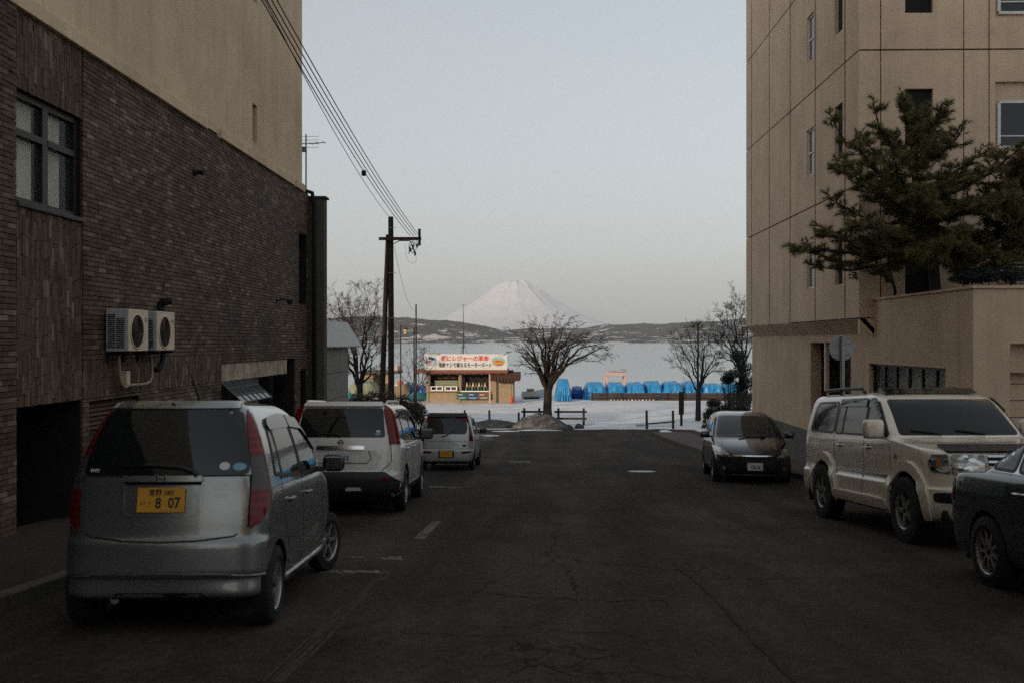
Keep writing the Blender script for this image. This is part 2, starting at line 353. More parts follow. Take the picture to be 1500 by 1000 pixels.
M = dict(
    asphalt=m_asphalt(), brick=m_brick(), snow=m_snow(), dirty=m_dirtysnow(), water=m_water(), hill=m_hill(), mount=m_mount(),
    beige=m_stucco('beige_stucco', (0.71, 0.545, 0.375), 0.36), right=m_stucco('panel_stucco', (0.66, 0.495, 0.36), 0.30), rightlow=m_stucco('annex_stucco', (0.62, 0.465, 0.335), 0.38),
    core=pmat('dark_joint', (0.035, 0.026, 0.02), 0.9), mortar=pmat('mortar', (0.018, 0.013, 0.010), 0.95),
    conc=m_stucco('concrete', (0.16, 0.155, 0.14), 0.6), concd=m_stucco('dark_concrete', (0.11, 0.10, 0.08), 0.6), kerb=m_stucco('kerb_concrete', (0.115, 0.10, 0.085), 0.5),
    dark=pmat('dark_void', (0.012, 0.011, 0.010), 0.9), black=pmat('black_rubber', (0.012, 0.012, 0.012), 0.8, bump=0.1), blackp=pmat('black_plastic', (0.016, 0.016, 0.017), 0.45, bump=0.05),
    frame=pmat('dark_bronze_frame', (0.022, 0.017, 0.013), 0.5), signw=pmat('sign_white', (0.50, 0.48, 0.46), 0.6, 0.06, 3), white=pmat('white_paint', (0.68, 0.67, 0.64), 0.5, 0.08, 3), cream=pmat('cream_plastic', (0.70, 0.58, 0.44), 0.7, 0.1, 4, spec=.15),
    acgrey=pmat('grey_enamel', (0.42, 0.42, 0.40), 0.6, 0.1, spec=.2), curtain=pmat('curtain_cloth', (0.74, 0.68, 0.52), 0.9, 0.2, 1.5, bump=0), acpipe=pmat('pipe_wrap', (0.36, 0.30, 0.19), 0.8, 0.2, 12),
    steel=pmat('galvanised_steel', (0.30, 0.31, 0.31), 0.45, 0.2, 8, metal=0.6), chrome=pmat('chrome', (0.62, 0.62, 0.62), 0.12, 0.05, 5, bump=0, metal=1.0), alloy=pmat('alloy_wheel', (0.38, 0.37, 0.35), 0.35, 0.2, 12, bump=0.05, metal=0.75),
    polew=m_wood('creosote_pole', (0.020, 0.014, 0.011), (0.040, 0.029, 0.023)), darkwood=m_wood('dark_fence_wood', (0.018, 0.015, 0.014), (0.04, 0.033, 0.03)), logw=m_wood('weathered_log', (0.03, 0.02, 0.013), (0.085, 0.058, 0.038), (0.6, 6, 6)),
    bark=m_wood('cherry_bark', (0.009, 0.007, 0.006), (0.026, 0.020, 0.017), (5, 5, 2)), twig=m_wood('twig_bark', (0.015, 0.011, 0.009), (0.032, 0.022, 0.018)), pinebark=m_wood('pine_bark', (0.02, 0.016, 0.013), (0.05, 0.038, 0.03)),
    needle=m_leaf('pine_needle', (0.05, 0.050, 0.014), (0.20, 0.165, 0.05)), leaf=m_leaf('dark_leaf', (0.012, 0.012, 0.008), (0.040, 0.032, 0.020)), hedge=m_leaf('winter_hedge', (0.02, 0.015, 0.01), (0.075, 0.05, 0.032)), conifer=m_leaf('conifer_leaf', (0.008, 0.014, 0.009), (0.022, 0.03, 0.018)),
    roofm=pmat('grey_sheet_roof', (0.30, 0.30, 0.27), 0.45, 0.12, 2), shedw=m_stucco('shed_panel', (0.27, 0.26, 0.23), 0.35), rust=pmat('rusty_fascia', (0.16, 0.055, 0.03), 0.8, 0.4, 8), rustd=pmat('rusty_thatch', (0.055, 0.024, 0.015), 0.9, 0.4, 12), kwall=pmat('cream_board', (0.26, 0.195, 0.12), 0.7, 0.18, 3),
    tarp=pmat('blue_tarpaulin', (0.015, 0.19, 0.42), 0.40, 0.35, 2.5, bump=0.2, bscale=14, spec=0.5), teal=pmat('teal_hull', (0.03, 0.20, 0.22), 0.5, 0.2), red=pmat('red_plastic', (0.55, 0.03, 0.015), 0.4), yellow=pmat('yellow_paint', (0.42, 0.22, 0.02), 0.5), bluep=pmat('blue_sheet', (0.01, 0.06, 0.28), 0.5), orange=pmat('orange_paint', (0.32, 0.09, 0.025), 0.5), pink=pmat('faded_pink_paint', (0.42, 0.31, 0.27), 0.6), greenp=pmat('dark_green_print', (0.012, 0.06, 0.035), 0.5), blueb=pmat('blue_print', (0.012, 0.035, 0.09), 0.5), lblue=pmat('pale_blue_print', (0.18, 0.38, 0.45), 0.5), palegreen=pmat('pale_green_cover', (0.17, 0.185, 0.12), 0.7),
    rpaint=pmat('red_letter', (0.45, 0.03, 0.02), 0.5, 0.05), kpaint=pmat('black_letter', (0.015, 0.014, 0.02), 0.5, 0.05), plate_y=pmat('yellow_plate', (0.62, 0.30, 0.02), 0.45, 0.08, 9), plate_w=pmat('white_plate', (0.5, 0.52, 0.50), 0.45, 0.08, 9),
    carglass=m_glass('tinted_car_glass'), shield=m_glass('windscreen_glass', (0.010, 0.011, 0.011), 0.03, 0.28), tail=m_redlens(), tailg=m_glass('smoked_clear_lens', (0.075, 0.062, 0.058), 0.12, 0.3), lens=m_lens('clear_headlamp_lens'), amber=m_glass('amber_lens', (0.36, 0.16, 0.06), 0.12), mirror=pmat('mirror_glass', (0.30, 0.34, 0.35), 0.03, 0.02, 2, bump=0, metal=1.0),
    silver=m_paint('silver_paint', (0.25, 0.26, 0.25), 0.8, 0.25, 1.0, 0.25), pearl=m_paint('pearl_white_paint', (0.68, 0.65, 0.59), 0.1, 0.32, 1.0, 0.20), kwhite=m_paint('silver_white_paint', (0.52, 0.53, 0.52), 0.35, 0.4, 1.0, 0.32), cream_car=m_paint('beige_white_paint', (0.76, 0.68, 0.56), 0.1, 0.3, 1.0, 0.14), navy=m_paint('dark_green_black_paint', (0.006, 0.010, 0.012), 0.2, 0.25, 1.0, 0.10), teal_car=m_paint('dark_teal_paint', (0.012, 0.030, 0.040), 0.45, 0.2, 1.0, 0.08),
    pane=m_pane('window_pane', a=0.12), paned=m_glass('dark_window_glass', (0.015, 0.017, 0.018)), panel=m_glass('pale_window_glass', (0.10, 0.12, 0.12)), redbrickpave=pmat('red_paving', (0.075, 0.042, 0.035), 0.9, 0.3, 14), paint=pmat('worn_road_paint', (0.15, 0.138, 0.122), 0.95, 0.45, 18, spec=.1), paintfaint=pmat('ghost_road_paint', (0.060, 0.050, 0.042), 0.95, 0.4, 18, spec=.08), pavel=pmat('dark_pavement', (0.055, 0.040, 0.032), 0.95, 0.3, 9, spec=.1), paintx=pmat('worn_orange_road_paint', (0.08, 0.046, 0.028), 0.95, 0.4, 18, spec=.1), tar=pmat('tar_crack', (0.006, 0.005, 0.005), 0.95), wirem=pmat('cable_sheath', (0.012, 0.012, 0.012), 0.7),
    recess=pmat('brown_doorway_panel', (0.055, 0.036, 0.026), 0.7), grunge=pmat('stained_board', (0.42, 0.34, 0.25), 0.85, 0.5, 5), stone=pmat('rough_stone', (0.10, 0.065, 0.045), 0.9, 0.35, 7), lampglass=pmat('lantern_glass', (0.42, 0.33, 0.18), 0.3),
)
# ------------------------------------------------------------------ the setting
def frange(a, b, n): return [a + (b - a) * i / n for i in range(n + 1)]
def sheet(name, xs_of, ys, lift, mat, nx=2, bumpy=0.0, parent=None):
    mb = MB(); rows = []
    for y in ys:
        x0, x1 = xs_of(y); rows.append([(x0 + (x1 - x0) * i / nx, y, gz(y) + lift + (bumpy * mnoise.noise((x0 + (x1 - x0) * i / nx) * Vector((0.35, 0, 0)) + Vector((0, y * 0.35, 3))) if bumpy else 0)) for i in range(nx + 1)])
    mb.v = [p for r in rows for p in r]; w = nx + 1
    for j in range(len(rows) - 1):
        for i in range(nx): mb.f.append((j * w + i, j * w + i + 1, (j + 1) * w + i + 1, (j + 1) * w + i)); mb.mi.append(0)
    o = mb.build(name, mat, parent, smooth=True); return o
# ground: one sheet from behind the viewer to the lake bed
gys = sorted(set(frange(-400, -20, 8) + frange(-20, 28, 12) + frange(28, 120, 92) + [130, 160, 400, 30000]))
mb = MB(); gxs = sorted(set([-12000, -2000, -400, 400, 2000, 12000] + frange(-120, 120, 60))); w = len(gxs)
for y in gys:
    for x in gxs:
        z = max(gz(y) - 0.02, -14)
        if 58 < y < 106 and abs(x) < 150: z += 0.10 * mnoise.noise(Vector((x * 0.16, y * 0.16, 0))) + 0.05 * mnoise.noise(Vector((x * 0.6, y * 0.6, 5)))
        mb.v.append((x, y, z))
for j in range(len(gys) - 1):
    for i in range(w - 1): mb.f.append((j * w + i, j * w + i + 1, (j + 1) * w + i + 1, (j + 1) * w + i)); mb.mi.append(0)
tag(mb.build('ground', M['snow'], smooth=True), kind='structure')
def road_edge(y):
    l = -4.2; r = 6.2
    if y < 17.2: r = 16.0
    return l, r
ry = sorted(set(frange(-60, 17.19, 16) + [17.2, 17.21] + frange(17.3, 56, 26)))
tag(sheet('road', road_edge, ry, 0.0, M['asphalt'], 4), kind='structure')
# ragged far end of the road, melting into the snow
mb = MB(); n = 60; e = []
for i in range(n + 1):
    x = -7.5 + 16.5 * i / n
    e.append((x, 56.9 + 1.1 * mnoise.noise(Vector((x * 0.55, 1.3, 0))) + 0.5 * mnoise.noise(Vector((x * 2.1, 7.7, 0)))))
for i in range(n): mb.quad((e[i][0], 50.5, gz(50.5) + .004), (e[i + 1][0], 50.5, gz(50.5) + .004), (*e[i + 1], gz(e[i + 1][1]) + .012), (*e[i], gz(e[i][1]) + .012))
tag(mb.build('road_end', M['asphalt']), kind='structure')
# pavements with kerbstones
def pavement(name, x0, x1, y0, y1, kx, mat):
    o = sheet(name, lambda y: (x0, x1), frange(y0, y1, 24), 0.125, mat, 1); tag(o, kind='structure')
    n = int((y1 - y0) / 0.6); L = (y1 - y0) / n
    me = None
    for i in range(n):
        y = y0 + (i + .5) * L
        if me is None:
            m2 = MB(); m2.bbox(-.075, .075, -L / 2 + .006, L / 2 - .006, -.25, 0.0, .012); me = m2.mesh('kerbstone', M['kerb'])
        k = bpy.data.objects.new('kerbstone', me); link(k, o); k.location = (kx, y, gz(y) + .13 + random.uniform(-.004, .004))
        k.rotation_euler = (math.atan((gz(y + .3) - gz(y - .3)) / .6), random.uniform(-.01, .01), 0)
    return o
pavement('pavement', -6.4, -4.2, -8, 50, -4.17, M['pavel'])
pavement('pavement', 6.2, 7.95, 17.4, 52, 6.2, M['redbrickpave'])
mb = MB(); mb.bbox(6.2, 16, 17.3, 17.45, gz(17.4) - .2, gz(17.4) + .14, .012); tag(mb.build('kerb', M['kerb']), kind='structure')
# lake
LZ = -4.85
mb = MB(); mb.quad((-12000, 108, LZ), (12000, 108, LZ), (12000, 30000, LZ), (-12000, 30000, LZ)); tag(mb.build('lake', M['water']), kind='structure')
# far shore hills
def interp(tab, x):
    if x <= tab[0][0]: return tab[0][1]
    for (a, b), (c, d) in zip(tab, tab[1:]):
        if x <= c: return b + (d - b) * (x - a) / (c - a)
    return tab[-1][1]
def hills(name, tab, Y0, Y1, seed, px0, px1, nx=220, ny=26):
    mb = MB(); Yr = Y0 + (Y1 - Y0) * 0.55
    for j in range(ny + 1):
        t = j / ny; Y = Y0 + (Y1 - Y0) * t
        for i in range(nx + 1):
            px = px0 + (px1 - px0) * i / nx; x = at(px, 500, Yr).x
            H = (500 - interp(tab, px)) / FPX * Yr
            prof = math.sin(math.pi * min(1, t / 1.1)) ** 1.25
            nz = mnoise.fractal(Vector((x * .0016, Y * .0016, seed)), 0.9, 2.1, 6)
            fz = mnoise.fractal(Vector((x * .011, Y * .011, seed + 4)), 0.8, 2.1, 4)
            z = LZ + 1.5 + H * prof * (0.93 + 0.16 * nz) + 7 * fz * min(1, t * 6)
            mb.v.append((x, Y, z if t > 0 else LZ - 2))
    w = nx + 1
    for j in range(ny):
        for i in range(nx): mb.f.append((j * w + i, j * w + i + 1, (j + 1) * w + i + 1, (j + 1) * w + i)); mb.mi.append(0)
    tag(mb.build(name, M['hill'], smooth=True), kind='structure')
hills('hill', [(200, 470), (430, 466), (500, 459), (560, 461), (610, 465), (655, 465), (690, 471), (716, 476), (745, 484), (790, 496), (830, 503)], 3700, 4900, 1.0, 150, 830)
hills('hill', [(600, 502), (700, 492), (740, 481), (800, 480), (850, 480), (885, 474), (930, 474), (985, 471), (1040, 468), (1090, 465), (1300, 455), (1500, 470)], 4500, 6000, 9.0, 600, 1500)
hills('lowland', [(100, 493), (500, 493), (700, 493), (760, 491), (830, 492), (900, 493), (1000, 491), (1090, 490), (1500, 490)], 3500, 4200, 20.0, 100, 1500, 240, 12)
# the snow-covered volcano
mb = MB(); pk = at(756, 500, 24000); u = 24000 / FPX
prof = [(0, 85), (11, 88), (20, 86.5), (30, 80), (48, 67), (75, 50), (105, 35), (145, 22), (195, 11), (270, 3), (330, -3)]
nr, na = 70, 200
for i in range(nr + 1):
    rp = 330 * (i / nr) ** 1.35
    for j in range(na):
        a = 2 * math.pi * j / na
        rid = mnoise.fractal(Vector((math.cos(a) * 4.5, math.sin(a) * 4.5, rp * .006)), 0.9, 2.0, 5)
        d = mnoise.fractal(Vector((math.cos(a) * rp * .03, math.sin(a) * rp * .03, 3)), 0.8, 2.0, 5)
        h = interp(prof, rp * (1 + .06 * rid)) + (5.5 * rid + 2.6 * d) * min(1, rp / 30) * max(0.2, 1 - rp / 250)
        mb.v.append((pk.x + math.cos(a) * rp * u, 24000 + math.sin(a) * rp * u, LZ + h * u))
for i in range(nr):
    for j in range(na): mb.f.append((i * na + j, i * na + (j + 1) % na, (i + 1) * na + (j + 1) % na, (i + 1) * na + j)); mb.mi.append(0)
tag(mb.build('mountain', M['mount'], smooth=True), kind='structure')
# the air over the lake
mb = MB(); mb.box(-13000, 13000, -450, 31500, -16, 1700)
hz = NT('haze'); vol = hz.n('ShaderNodeVolumePrincipled'); vol.inputs['Color'].default_value = (0.88, 0.93, 1.0, 1); vol.inputs['Density'].default_value = 5.0e-5; vol.inputs['Anisotropy'].default_value = 0.0
hz.t.nodes.remove(hz.b); hz.l(vol.outputs[0], hz.t.nodes['Material Output'].inputs['Volume'])
tag(mb.build('haze', hz.m), kind='stuff')

# ------------------------------------------------------------------ brick hotel, street side at x = -6.1
LX = -6.1
lb = empty('brick_hotel', (LX, 12, gz(12)))
tag(lb, 'dark brick hotel wing with beige plastered upper storeys above the silver car', 'building')
fx = lambda u, v, d: (LX - d, u, v)          # u = y, v = z, d = depth inward
WIN = (11.55, 13.27, 3.21, 4.55); GAR = (11.6, 13.27, -1.2, .776); LOUV = (13.47, 15.2, .30, .74); OP2 = (19.3, 25.15, -2.2, 1.13); DOORR = (25.75, 26.5, -2.2, .80); TALL = (25.6, 26.55, 2.55, 4.35)
holes = [WIN, GAR, LOUV, OP2, DOORR, TALL]
mb = MB(); holed(mb, fx, -20, 26.75, -2.6, 5.55, .018, .30, holes); wpart('wall', mb, M['mortar'], lb)
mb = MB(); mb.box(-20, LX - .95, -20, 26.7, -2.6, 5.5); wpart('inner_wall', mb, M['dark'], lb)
mb = MB(); holed(mb, fx, -20, 26.0, 5.552, 17.6, .0, .35, [(21.4, 21.78, 5.88, 6.72), (21.4, 21.78, 8.95, 9.8), (9, 10.4, 8.9, 10.2), (4, 5.4, 8.9, 10.2)]); up = wpart('upper_wall', mb, M['beige'], lb)
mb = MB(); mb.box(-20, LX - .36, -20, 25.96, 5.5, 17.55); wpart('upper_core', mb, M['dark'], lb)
mb = MB(); mb.box(-20.1, LX + .05, -20.1, 26.1, 17.6, 17.75); wpart('roof', mb, M['conc'], lb)
# string course, in lengths with open joints
for a, b in ((-20, 18.25), (19.05, 24.9), (25.1, 26.03)):
    mb = MB(); mb.bbox(LX - .1, LX + .085, a, b, 5.47, 5.66, .012); wpart('string_course', mb, M['beige'], lb)
# bricks
def brick_rects(y0, y1, z0, z1, soldier, holes):
    out = []; L, H = .237, .067
    pu, pv = (H, L) if soldier else (L, H)
    nv = int((z1 - z0) / pv + .999)
    if soldier:                                     # every column starts at its own height
        u = y0; rg = random.Random(int(y0 * 100))
        while u < y1 - .02:
            p, q = u, min(y1, u + pu - .008); u += pu; z = z0 - rg.uniform(0, pv)
            while z < z1:
                a, b = max(z0, z), min(z1, z + pv - .007); z += pv
                if b - a < .02: continue
                if any(q > h[0] and p < h[1] and b > h[2] and a < h[3] for h in holes):
                    for h in holes:
                        if q > h[0] and p < h[1] and b > h[2] and a < h[3]:
                            if a < h[2] - .02: out.append((p, q, a, h[2]))
                            elif b > h[3] + .02: out.append((p, q, h[3], b))
                    continue
                out.append((p, q, a, b))
        return out
    for j in range(nv):
        a = z0 + j * pv; b = min(z1, a + pv - (.010 if not soldier else .008))
        off = (.5 * pu if (j % 2 and not soldier) else 0.0)
        u = y0 - off
        while u < y1:
            p, q = max(y0, u), min(y1, u + pu - .008); u += pu
            if q - p < .02 or b - a < .02: continue
            segs = [(p, q)]
            for h in holes:
                if b <= h[2] or a >= h[3]: continue
                ns = []
                for s, e in segs:
                    if e <= h[0] or s >= h[1]: ns.append((s, e)); continue
                    if s < h[0] - .02: ns.append((s, h[0]))
                    if e > h[1] + .02: ns.append((h[1], e))
                segs = ns
            for s, e in segs: out.append((s, e, a, b))
    return out
reg = brick_rects(10.6, 11.5, -.75, 5.5, False, [])
reg += brick_rects(11.56, 13.26, .785, 5.5, True, holes)
reg += brick_rects(13.30, 26.7, 1.32, 5.5, False, holes)
reg += brick_rects(13.30, 19.24, .785, 1.31, True, holes)
reg += brick_rects(13.30, 19.24, -1.2, .775, False, holes + [(15.25, 19.24, -1.2, .20)])
reg += brick_rects(25.2, 26.7, -1.9, 1.31, False, holes)
reg += brick_rects(19.3, 25.15, 1.14, 1.31, False, holes)
def shows(r):                                  # how large a brick shows from the street
    y = (r[0] + r[1]) / 2; return (r[1] - r[0]) * (r[3] - r[2]) / y ** 3 * (1 if r[2] > .5 else .2)
reg.sort(key=lambda r: -shows(r)); rng = random.Random(3)
um = MB(); um.box(-.5, .5, -.5, .5, -.5, .5); ume = um.mesh('brick', M['brick'])
rest = MB()
for i, (a, b, c, d) in enumerate(reg):
    pr = rng.uniform(-.004, .004) + (.035 if b < 11.55 else 0)
    if i < 300:
        o = bpy.data.objects.new('brick', ume); link(o, lb)
        o.location = (-.005 + pr / 2, (a + b) / 2 - 12, (c + d) / 2 - gz(12)); o.scale = (.05 + pr, b - a, d - c)
    else: rest.box(LX - .03, LX + .012 + pr, a, b, c, d)
o = wpart('brick_facing', rest, M['brick'], lb); o['kind'] = 'stuff'
# main window in the soldier-course bay
wn_ = MB(); y0, y1, z0, z1 = WIN
fr = MB()
for (a, b, c, d) in ((y0, y1, z1 - .08, z1), (y0, y1, z0, z0 + .07), (y0, y0 + .07, z0 + .07, z1 - .08), (y1 - .09, y1, z0 + .07, z1 - .08), (12.33, 12.47, z0 + .07, z1 - .08)):
    fr.box(LX - .16, LX - .06, a, b, c, d)
fr.box(LX - .165, LX - .055, y0 + .07, 12.33, 4.02, 4.10); fr.box(LX - .165, LX - .055, 12.47, y1 - .09, 4.02, 4.10)
win = wpart('window', fr, M['frame'], lb)
sl = MB(); sl.bbox(LX - .2, LX + .06, y0 - .02, y1 + .02, z0 - .06, z0 - .002, .008)
rs = lambda nm, mb, mat: wpart(nm, mb, mat, win)
rs('sill', sl, M['frame'])
for a, b in ((y0 + .07, 12.33), (12.47, y1 - .09)):
    for c, d in ((z0 + .07, 4.02), (4.10, z1 - .08)):
        p = MB(); p.box(LX - .115, LX - .11, a, b, c, d); rs('pane', p, M['pane'])
cu = MB()
for a, b in ((y0 + .05, 12.30), (12.5, y1 - .25)):
    n = 40
    for i in range(n):
        q0, q1 = a + (b - a) * i / n, a + (b - a) * (i + 1) / n
        x0, x1 = LX - .178 + .012 * math.sin(i * .9), LX - .178 + .012 * math.sin((i + 1) * .9)
        cu.quad((x0, q0, z0 + .05), (x1, q1, z0 + .05), (x1, q1, z1 - .05), (x0, q0, z1 - .05))
rs('curtain', cu, M['curtain'])
# recessed bay below with its own brickwork, louvred vent, stained boards and awning light
mb = MB(); mb.box(LX - .93, LX - .90, 11.3, 13.6, -1.2, .9); gb = wpart('recess_wall', mb, M['mortar'], lb)
mb = MB(); mb.box(LX - .93, LX - .02, 13.275, 13.295, -1.2, .77); wpart('jamb', mb, M['mortar'], lb)
rb = MB()
for (a, b, c, d) in brick_rects(11.35, 13.5, -.8, .77, False, []): rb.box(LX - .92, LX - .885, a, b, c, d)
o = wpart('recess_bricks', rb, M['brick'], lb); o['kind'] = 'stuff'
for i in range(7):
    mb = MB(); z = .33 + i * .062; mb.prism([(0, 0), (.09, -.05), (.09, -.035), (0, .015)], 13.47, 15.2, lambda u, v, h, z=z: (LX - .14 + u, h, z + v)); wpart('louvre_slat', mb, M['brick'], lb)
for i in range(6):
    a = 19.32 + i * .86; mb = MB(); mb.bbox(LX - .09, LX - .03 + .01 * (i % 2), a, a + .85, .775, 1.125, .006); wpart('stained_board', mb, M['grunge'], lb)
mb = MB(); mb.box(LX - .5, LX - .12, 21.55, 22.3, -2.1, .77); wpart('concrete_pier', mb, M['conc'], lb)
aw = MB(); T = Matrix.Translation((LX - .05, 20.4, .77)) @ Matrix.Rotation(R(-48), 4, 'Y')
for i in range(7): aw.box(-.015, .015, -1.08 + i * .36 - .015, -1.08 + i * .36 + .015, -.62, 0, T)
for k in range(4): aw.box(-.014, .014, -1.08, 1.08, -.62 + k * .2, -.60 + k * .2 + .012, T)
awo = wpart('awning_window', aw, M['frame'], lb)
for i in range(6):
    for k in range(3):
        p = MB(); p.box(-.004, .004, -1.06 + i * .36, -.745 + i * .36, -.595 + k * .2, -.425 + k * .2, T); wpart('pane', p, M['panel'], awo)
for y0_, y1_, z0_, z1_ in (DOORR, TALL):
    mb = MB(); mb.box(LX - .28, LX - .2, y0_, y1_, z0_, z1_); wpart('dark_window', mb, M['paned'], lb)
for (a, b) in ((5.88, 6.72), (8.95, 9.8)):
    mb = MB(); mb.box(LX - .22, LX - .2, 21.4, 21.78, a, b); wpart('slot_window', mb, M['paned'], lb)
mb = MB(); mb.bbox(-6.6, -5.68, 26.78, 27.15, -2.6, 5.42, .02); wpart('fin_wall', mb, M['concd'], lb)
mb = MB(); mb.bbox(-6.65, -5.63, 26.74, 27.2, 5.42, 5.48, .01); wpart('fin_cap', mb, M['concd'], lb)
mb = MB(); mb.tube([(LX - .5, 26.65, 5.55), (LX - .1, 26.65, 5.62), (LX + .12, 26.65, 5.55), (LX + .18, 26.65, 5.2), (LX + .18, 26.65, -1.6)], .055, 10); wpart('downpipe', mb, M['black'], lb, smooth=True)
# fixtures on the wall
def wall_dot(name, px, py, r, label, cat):
    p = onx(px, py, LX); mb = MB(); mb.lathe([(r * 1.3, 0), (r * 1.3, .03), (r * .8, .05), (r * .8, .16), (r, .18)], 14, Matrix.Translation(p + Vector((.01, 0, 0))), 'X'); tag(mb.build(name, M['black'], smooth=True, angle=40), label, cat)
wall_dot('vent_cap', 283, 253, .05, 'small round black vent cap high on the brick wall', 'vent')
p = onx(404, 441, LX); wl = empty('wall_lamp', p); tag(wl, 'small black lamp on an arm sticking out of the brick wall', 'lamp')
mb = MB(); mb.tube([(0, 0, 0), (.18, .05, .05), (.32, .1, 0)], .018, 8); mb.build('arm', M['black'], wl)
mb = MB(); mb.lathe([(.06, -.02), (.06, .02), (.03, .05)], 12, None, 'X'); mb.build('plate', M['black'], wl)
mb = MB(); mb.lathe([(.02, .06), (.05, .02), (.07, -.07), (.05, -.09)], 12, Matrix.Translation((.34, .1, 0)) @ Matrix.Rotation(R(50), 4, 'Y')); mb.build('lamp_head', M['black'], wl, smooth=True)
def aircon(y, w, label, pipe):
    root = empty('air_conditioner', (LX + .03, y, 1.42)); tag(root, label, 'air conditioner', 'outdoor air conditioner units on the brick wall')
    H, D = .60, .33; m = MB(); m.bbox(.02, D, 0, w, 0, H, .012); m.build('casing', M['acgrey'], root)
    f = MB(); f.bbox(D - .001, D + .014, .004, w - .004, .006, H - .004, .006); fp = f.build('front_panel', M['cream'], root)
    r = MB(); r.lathe([(.245, 0), (.255, .012), (.235, .016), (.225, -.01)], 40, Matrix.Translation((D + .012, w * .42, H * .47)), 'X', close=False); r.build('fan_ring', M['cream'], fp, smooth=True)
    d = MB(); d.lathe([(.238, 0), (.238, .004)], 40, Matrix.Translation((D + .013, w * .42, H * .47)), 'X'); d.build('fan_opening', M['dark'], fp)
    g = MB()
    for k in range(12): rr = .03 + k * .0185; g.lathe([(rr, 0), (rr + .003, .003), (rr + .006, 0)], 36, Matrix.Translation((D + .019, w * .42, H * .47)), 'X', close=False)
    for a in range(8):
        c, s_ = math.cos(a * math.pi / 4), math.sin(a * math.pi / 4); g.tube([(D + .022, w * .42 + c * .03, H * .47 + s_ * .03), (D + .022, w * .42 + c * .236, H * .47 + s_ * .236)], .003, 4)
    g.build('fan_guard', M['recess'], fp)
    bl = MB()
    for k in range(3):
        aa = k * 2.094; T2 = Matrix.Translation((D + .016, w * .42, H * .47)) @ Matrix.Rotation(aa, 4, 'X'); bl.prism([(.0, -.03), (.2, -.09), (.21, .04), (.0, .03)], 0, .002, lambda u, v, h: tuple(T2 @ Vector((h, u, v))))
    bl.build('fan_blade', M['recess'], fp)
    mk = MB(); mk.box(D + .0145, D + .0155, w * .80, w * .96, H - .13, H - .12); mk.box(D + .0145, D + .0155, w * .80, w * .92, H - .155, H - .143); mk.box(D + .0145, D + .0155, w * .82, w * .96, H - .18, H - .168); mk.build('maker_mark', M['frame'], fp)
    # louvred end panel towards the viewer
    for k in range(17):
        z = .05 + k * .0285
        for a, b in ((.045, .155), (.17, .285)):
            if k > 14 and b > .2: continue
            s = MB(); s.box(a, b, -.006, .004, z, z + .016); s.build('end_slot', M['dark'], root)
    m = MB()
    for yy in (.08, w - .1):
        m = MB(); m.prism([(-.02, -.005), (D + .02, -.005), (D + .02, -.035), (.03, -.06), (.02, -.16), (-.02, -.16)], yy, yy + .035, lambda u, v, h: (u, h, v)); m.build('bracket', M['black'], root)
    return root
a1 = aircon(13.92, .72, 'beige air conditioner outdoor unit bracketed to the brick wall, nearer of the two', True)
a2 = aircon(14.98, .74, 'beige air conditioner outdoor unit on the brick wall, farther one under the black elbow pipe', False)
pz = lambda px, py, dx=.12: onx(px, py, LX + dx)
def tubething(name, pts, r, mat, label, cat, n=8, group=None):
    # smooth the polyline
    P = [Vector(p) for p in pts]
    for _ in range(2):
        Q = [P[0]]
        for a, b in zip(P, P[1:]): Q += [a.lerp(b, .25), a.lerp(b, .75)]
        Q.append(P[-1]); P = Q
    mb = MB(); mb.tube(P, r, n); return tag(mb.build(name, mat, smooth=True), label, cat, group)
tubething('refrigerant_pipe', [pz(174, 515), pz(175, 540), pz(178, 562), pz(183, 567), pz(190, 563), pz(217, 562), pz(223, 553), pz(223, 535), pz(221, 518)], .022, M['acpipe'], 'cream wrapped pipe looping in a U below the air conditioners', 'pipe')
mb = MB(); q = pz(184, 551, .06); mb.bbox(q.x - .05, q.x + .05, q.y - .06, q.y + .06, q.z - .12, q.z + .08, .012); tag(mb.build('junction_box', M['cream']), 'small cream junction box beside the looping pipe on the wall', 'box')
tubething('flue_elbow', [pz(235, 458, .1), pz(235, 448, .1), pz(237, 444, .12), pz(242, 442, .2), pz(252, 441, .3)], .06, M['black'], 'short black elbow flue above the farther air conditioner', 'pipe', 10)
tubething('drain_hose', [pz(239, 516, .1), pz(238, 530, .1), pz(234, 540, .1), pz(228, 541, .06)], .045, M['black'], 'short black drain hose curling under the farther air conditioner', 'hose', 8)
# roof aerial on the brick wing
p = onx(449, 213, LX); rt = empty('roof_aerial', (-6.25, p.y + .6, 5.5)); tag(rt, 'thin metal television aerial mast rising past the end of the brick hotel', 'aerial')
h = 1.56 + (500 - 212) / FPX * (p.y + .6) - 5.5
mb = MB(); mb.tube([(0, 0, -.4), (0, 0, h + .3)], .022, 8); mb.build('mast', M['steel'], rt)
mb = MB(); mb.tube([(-.45, 0, h + .02), (.5, .2, h + .12)], .012, 6)
for k in range(6): t = k / 5; x = -.4 + .85 * t; mb.tube([(x, .18 * t - .18, h + .02 + .1 * t), (x, .18 * t + .22, h + .02 + .1 * t)], .007, 5)
for k in range(4): mb.tube([(-.3, 0, h + .22 - .1 * k + .02), (.35, .02, h + .25 - .1 * k)], .006, 5)
mb.build('aerial_array', M['steel'], rt)
mb = MB(); mb.bbox(-.16, .02, -.06, .06, h - .18, h - .04, .02); mb.build('amplifier_box', M['steel'], rt)

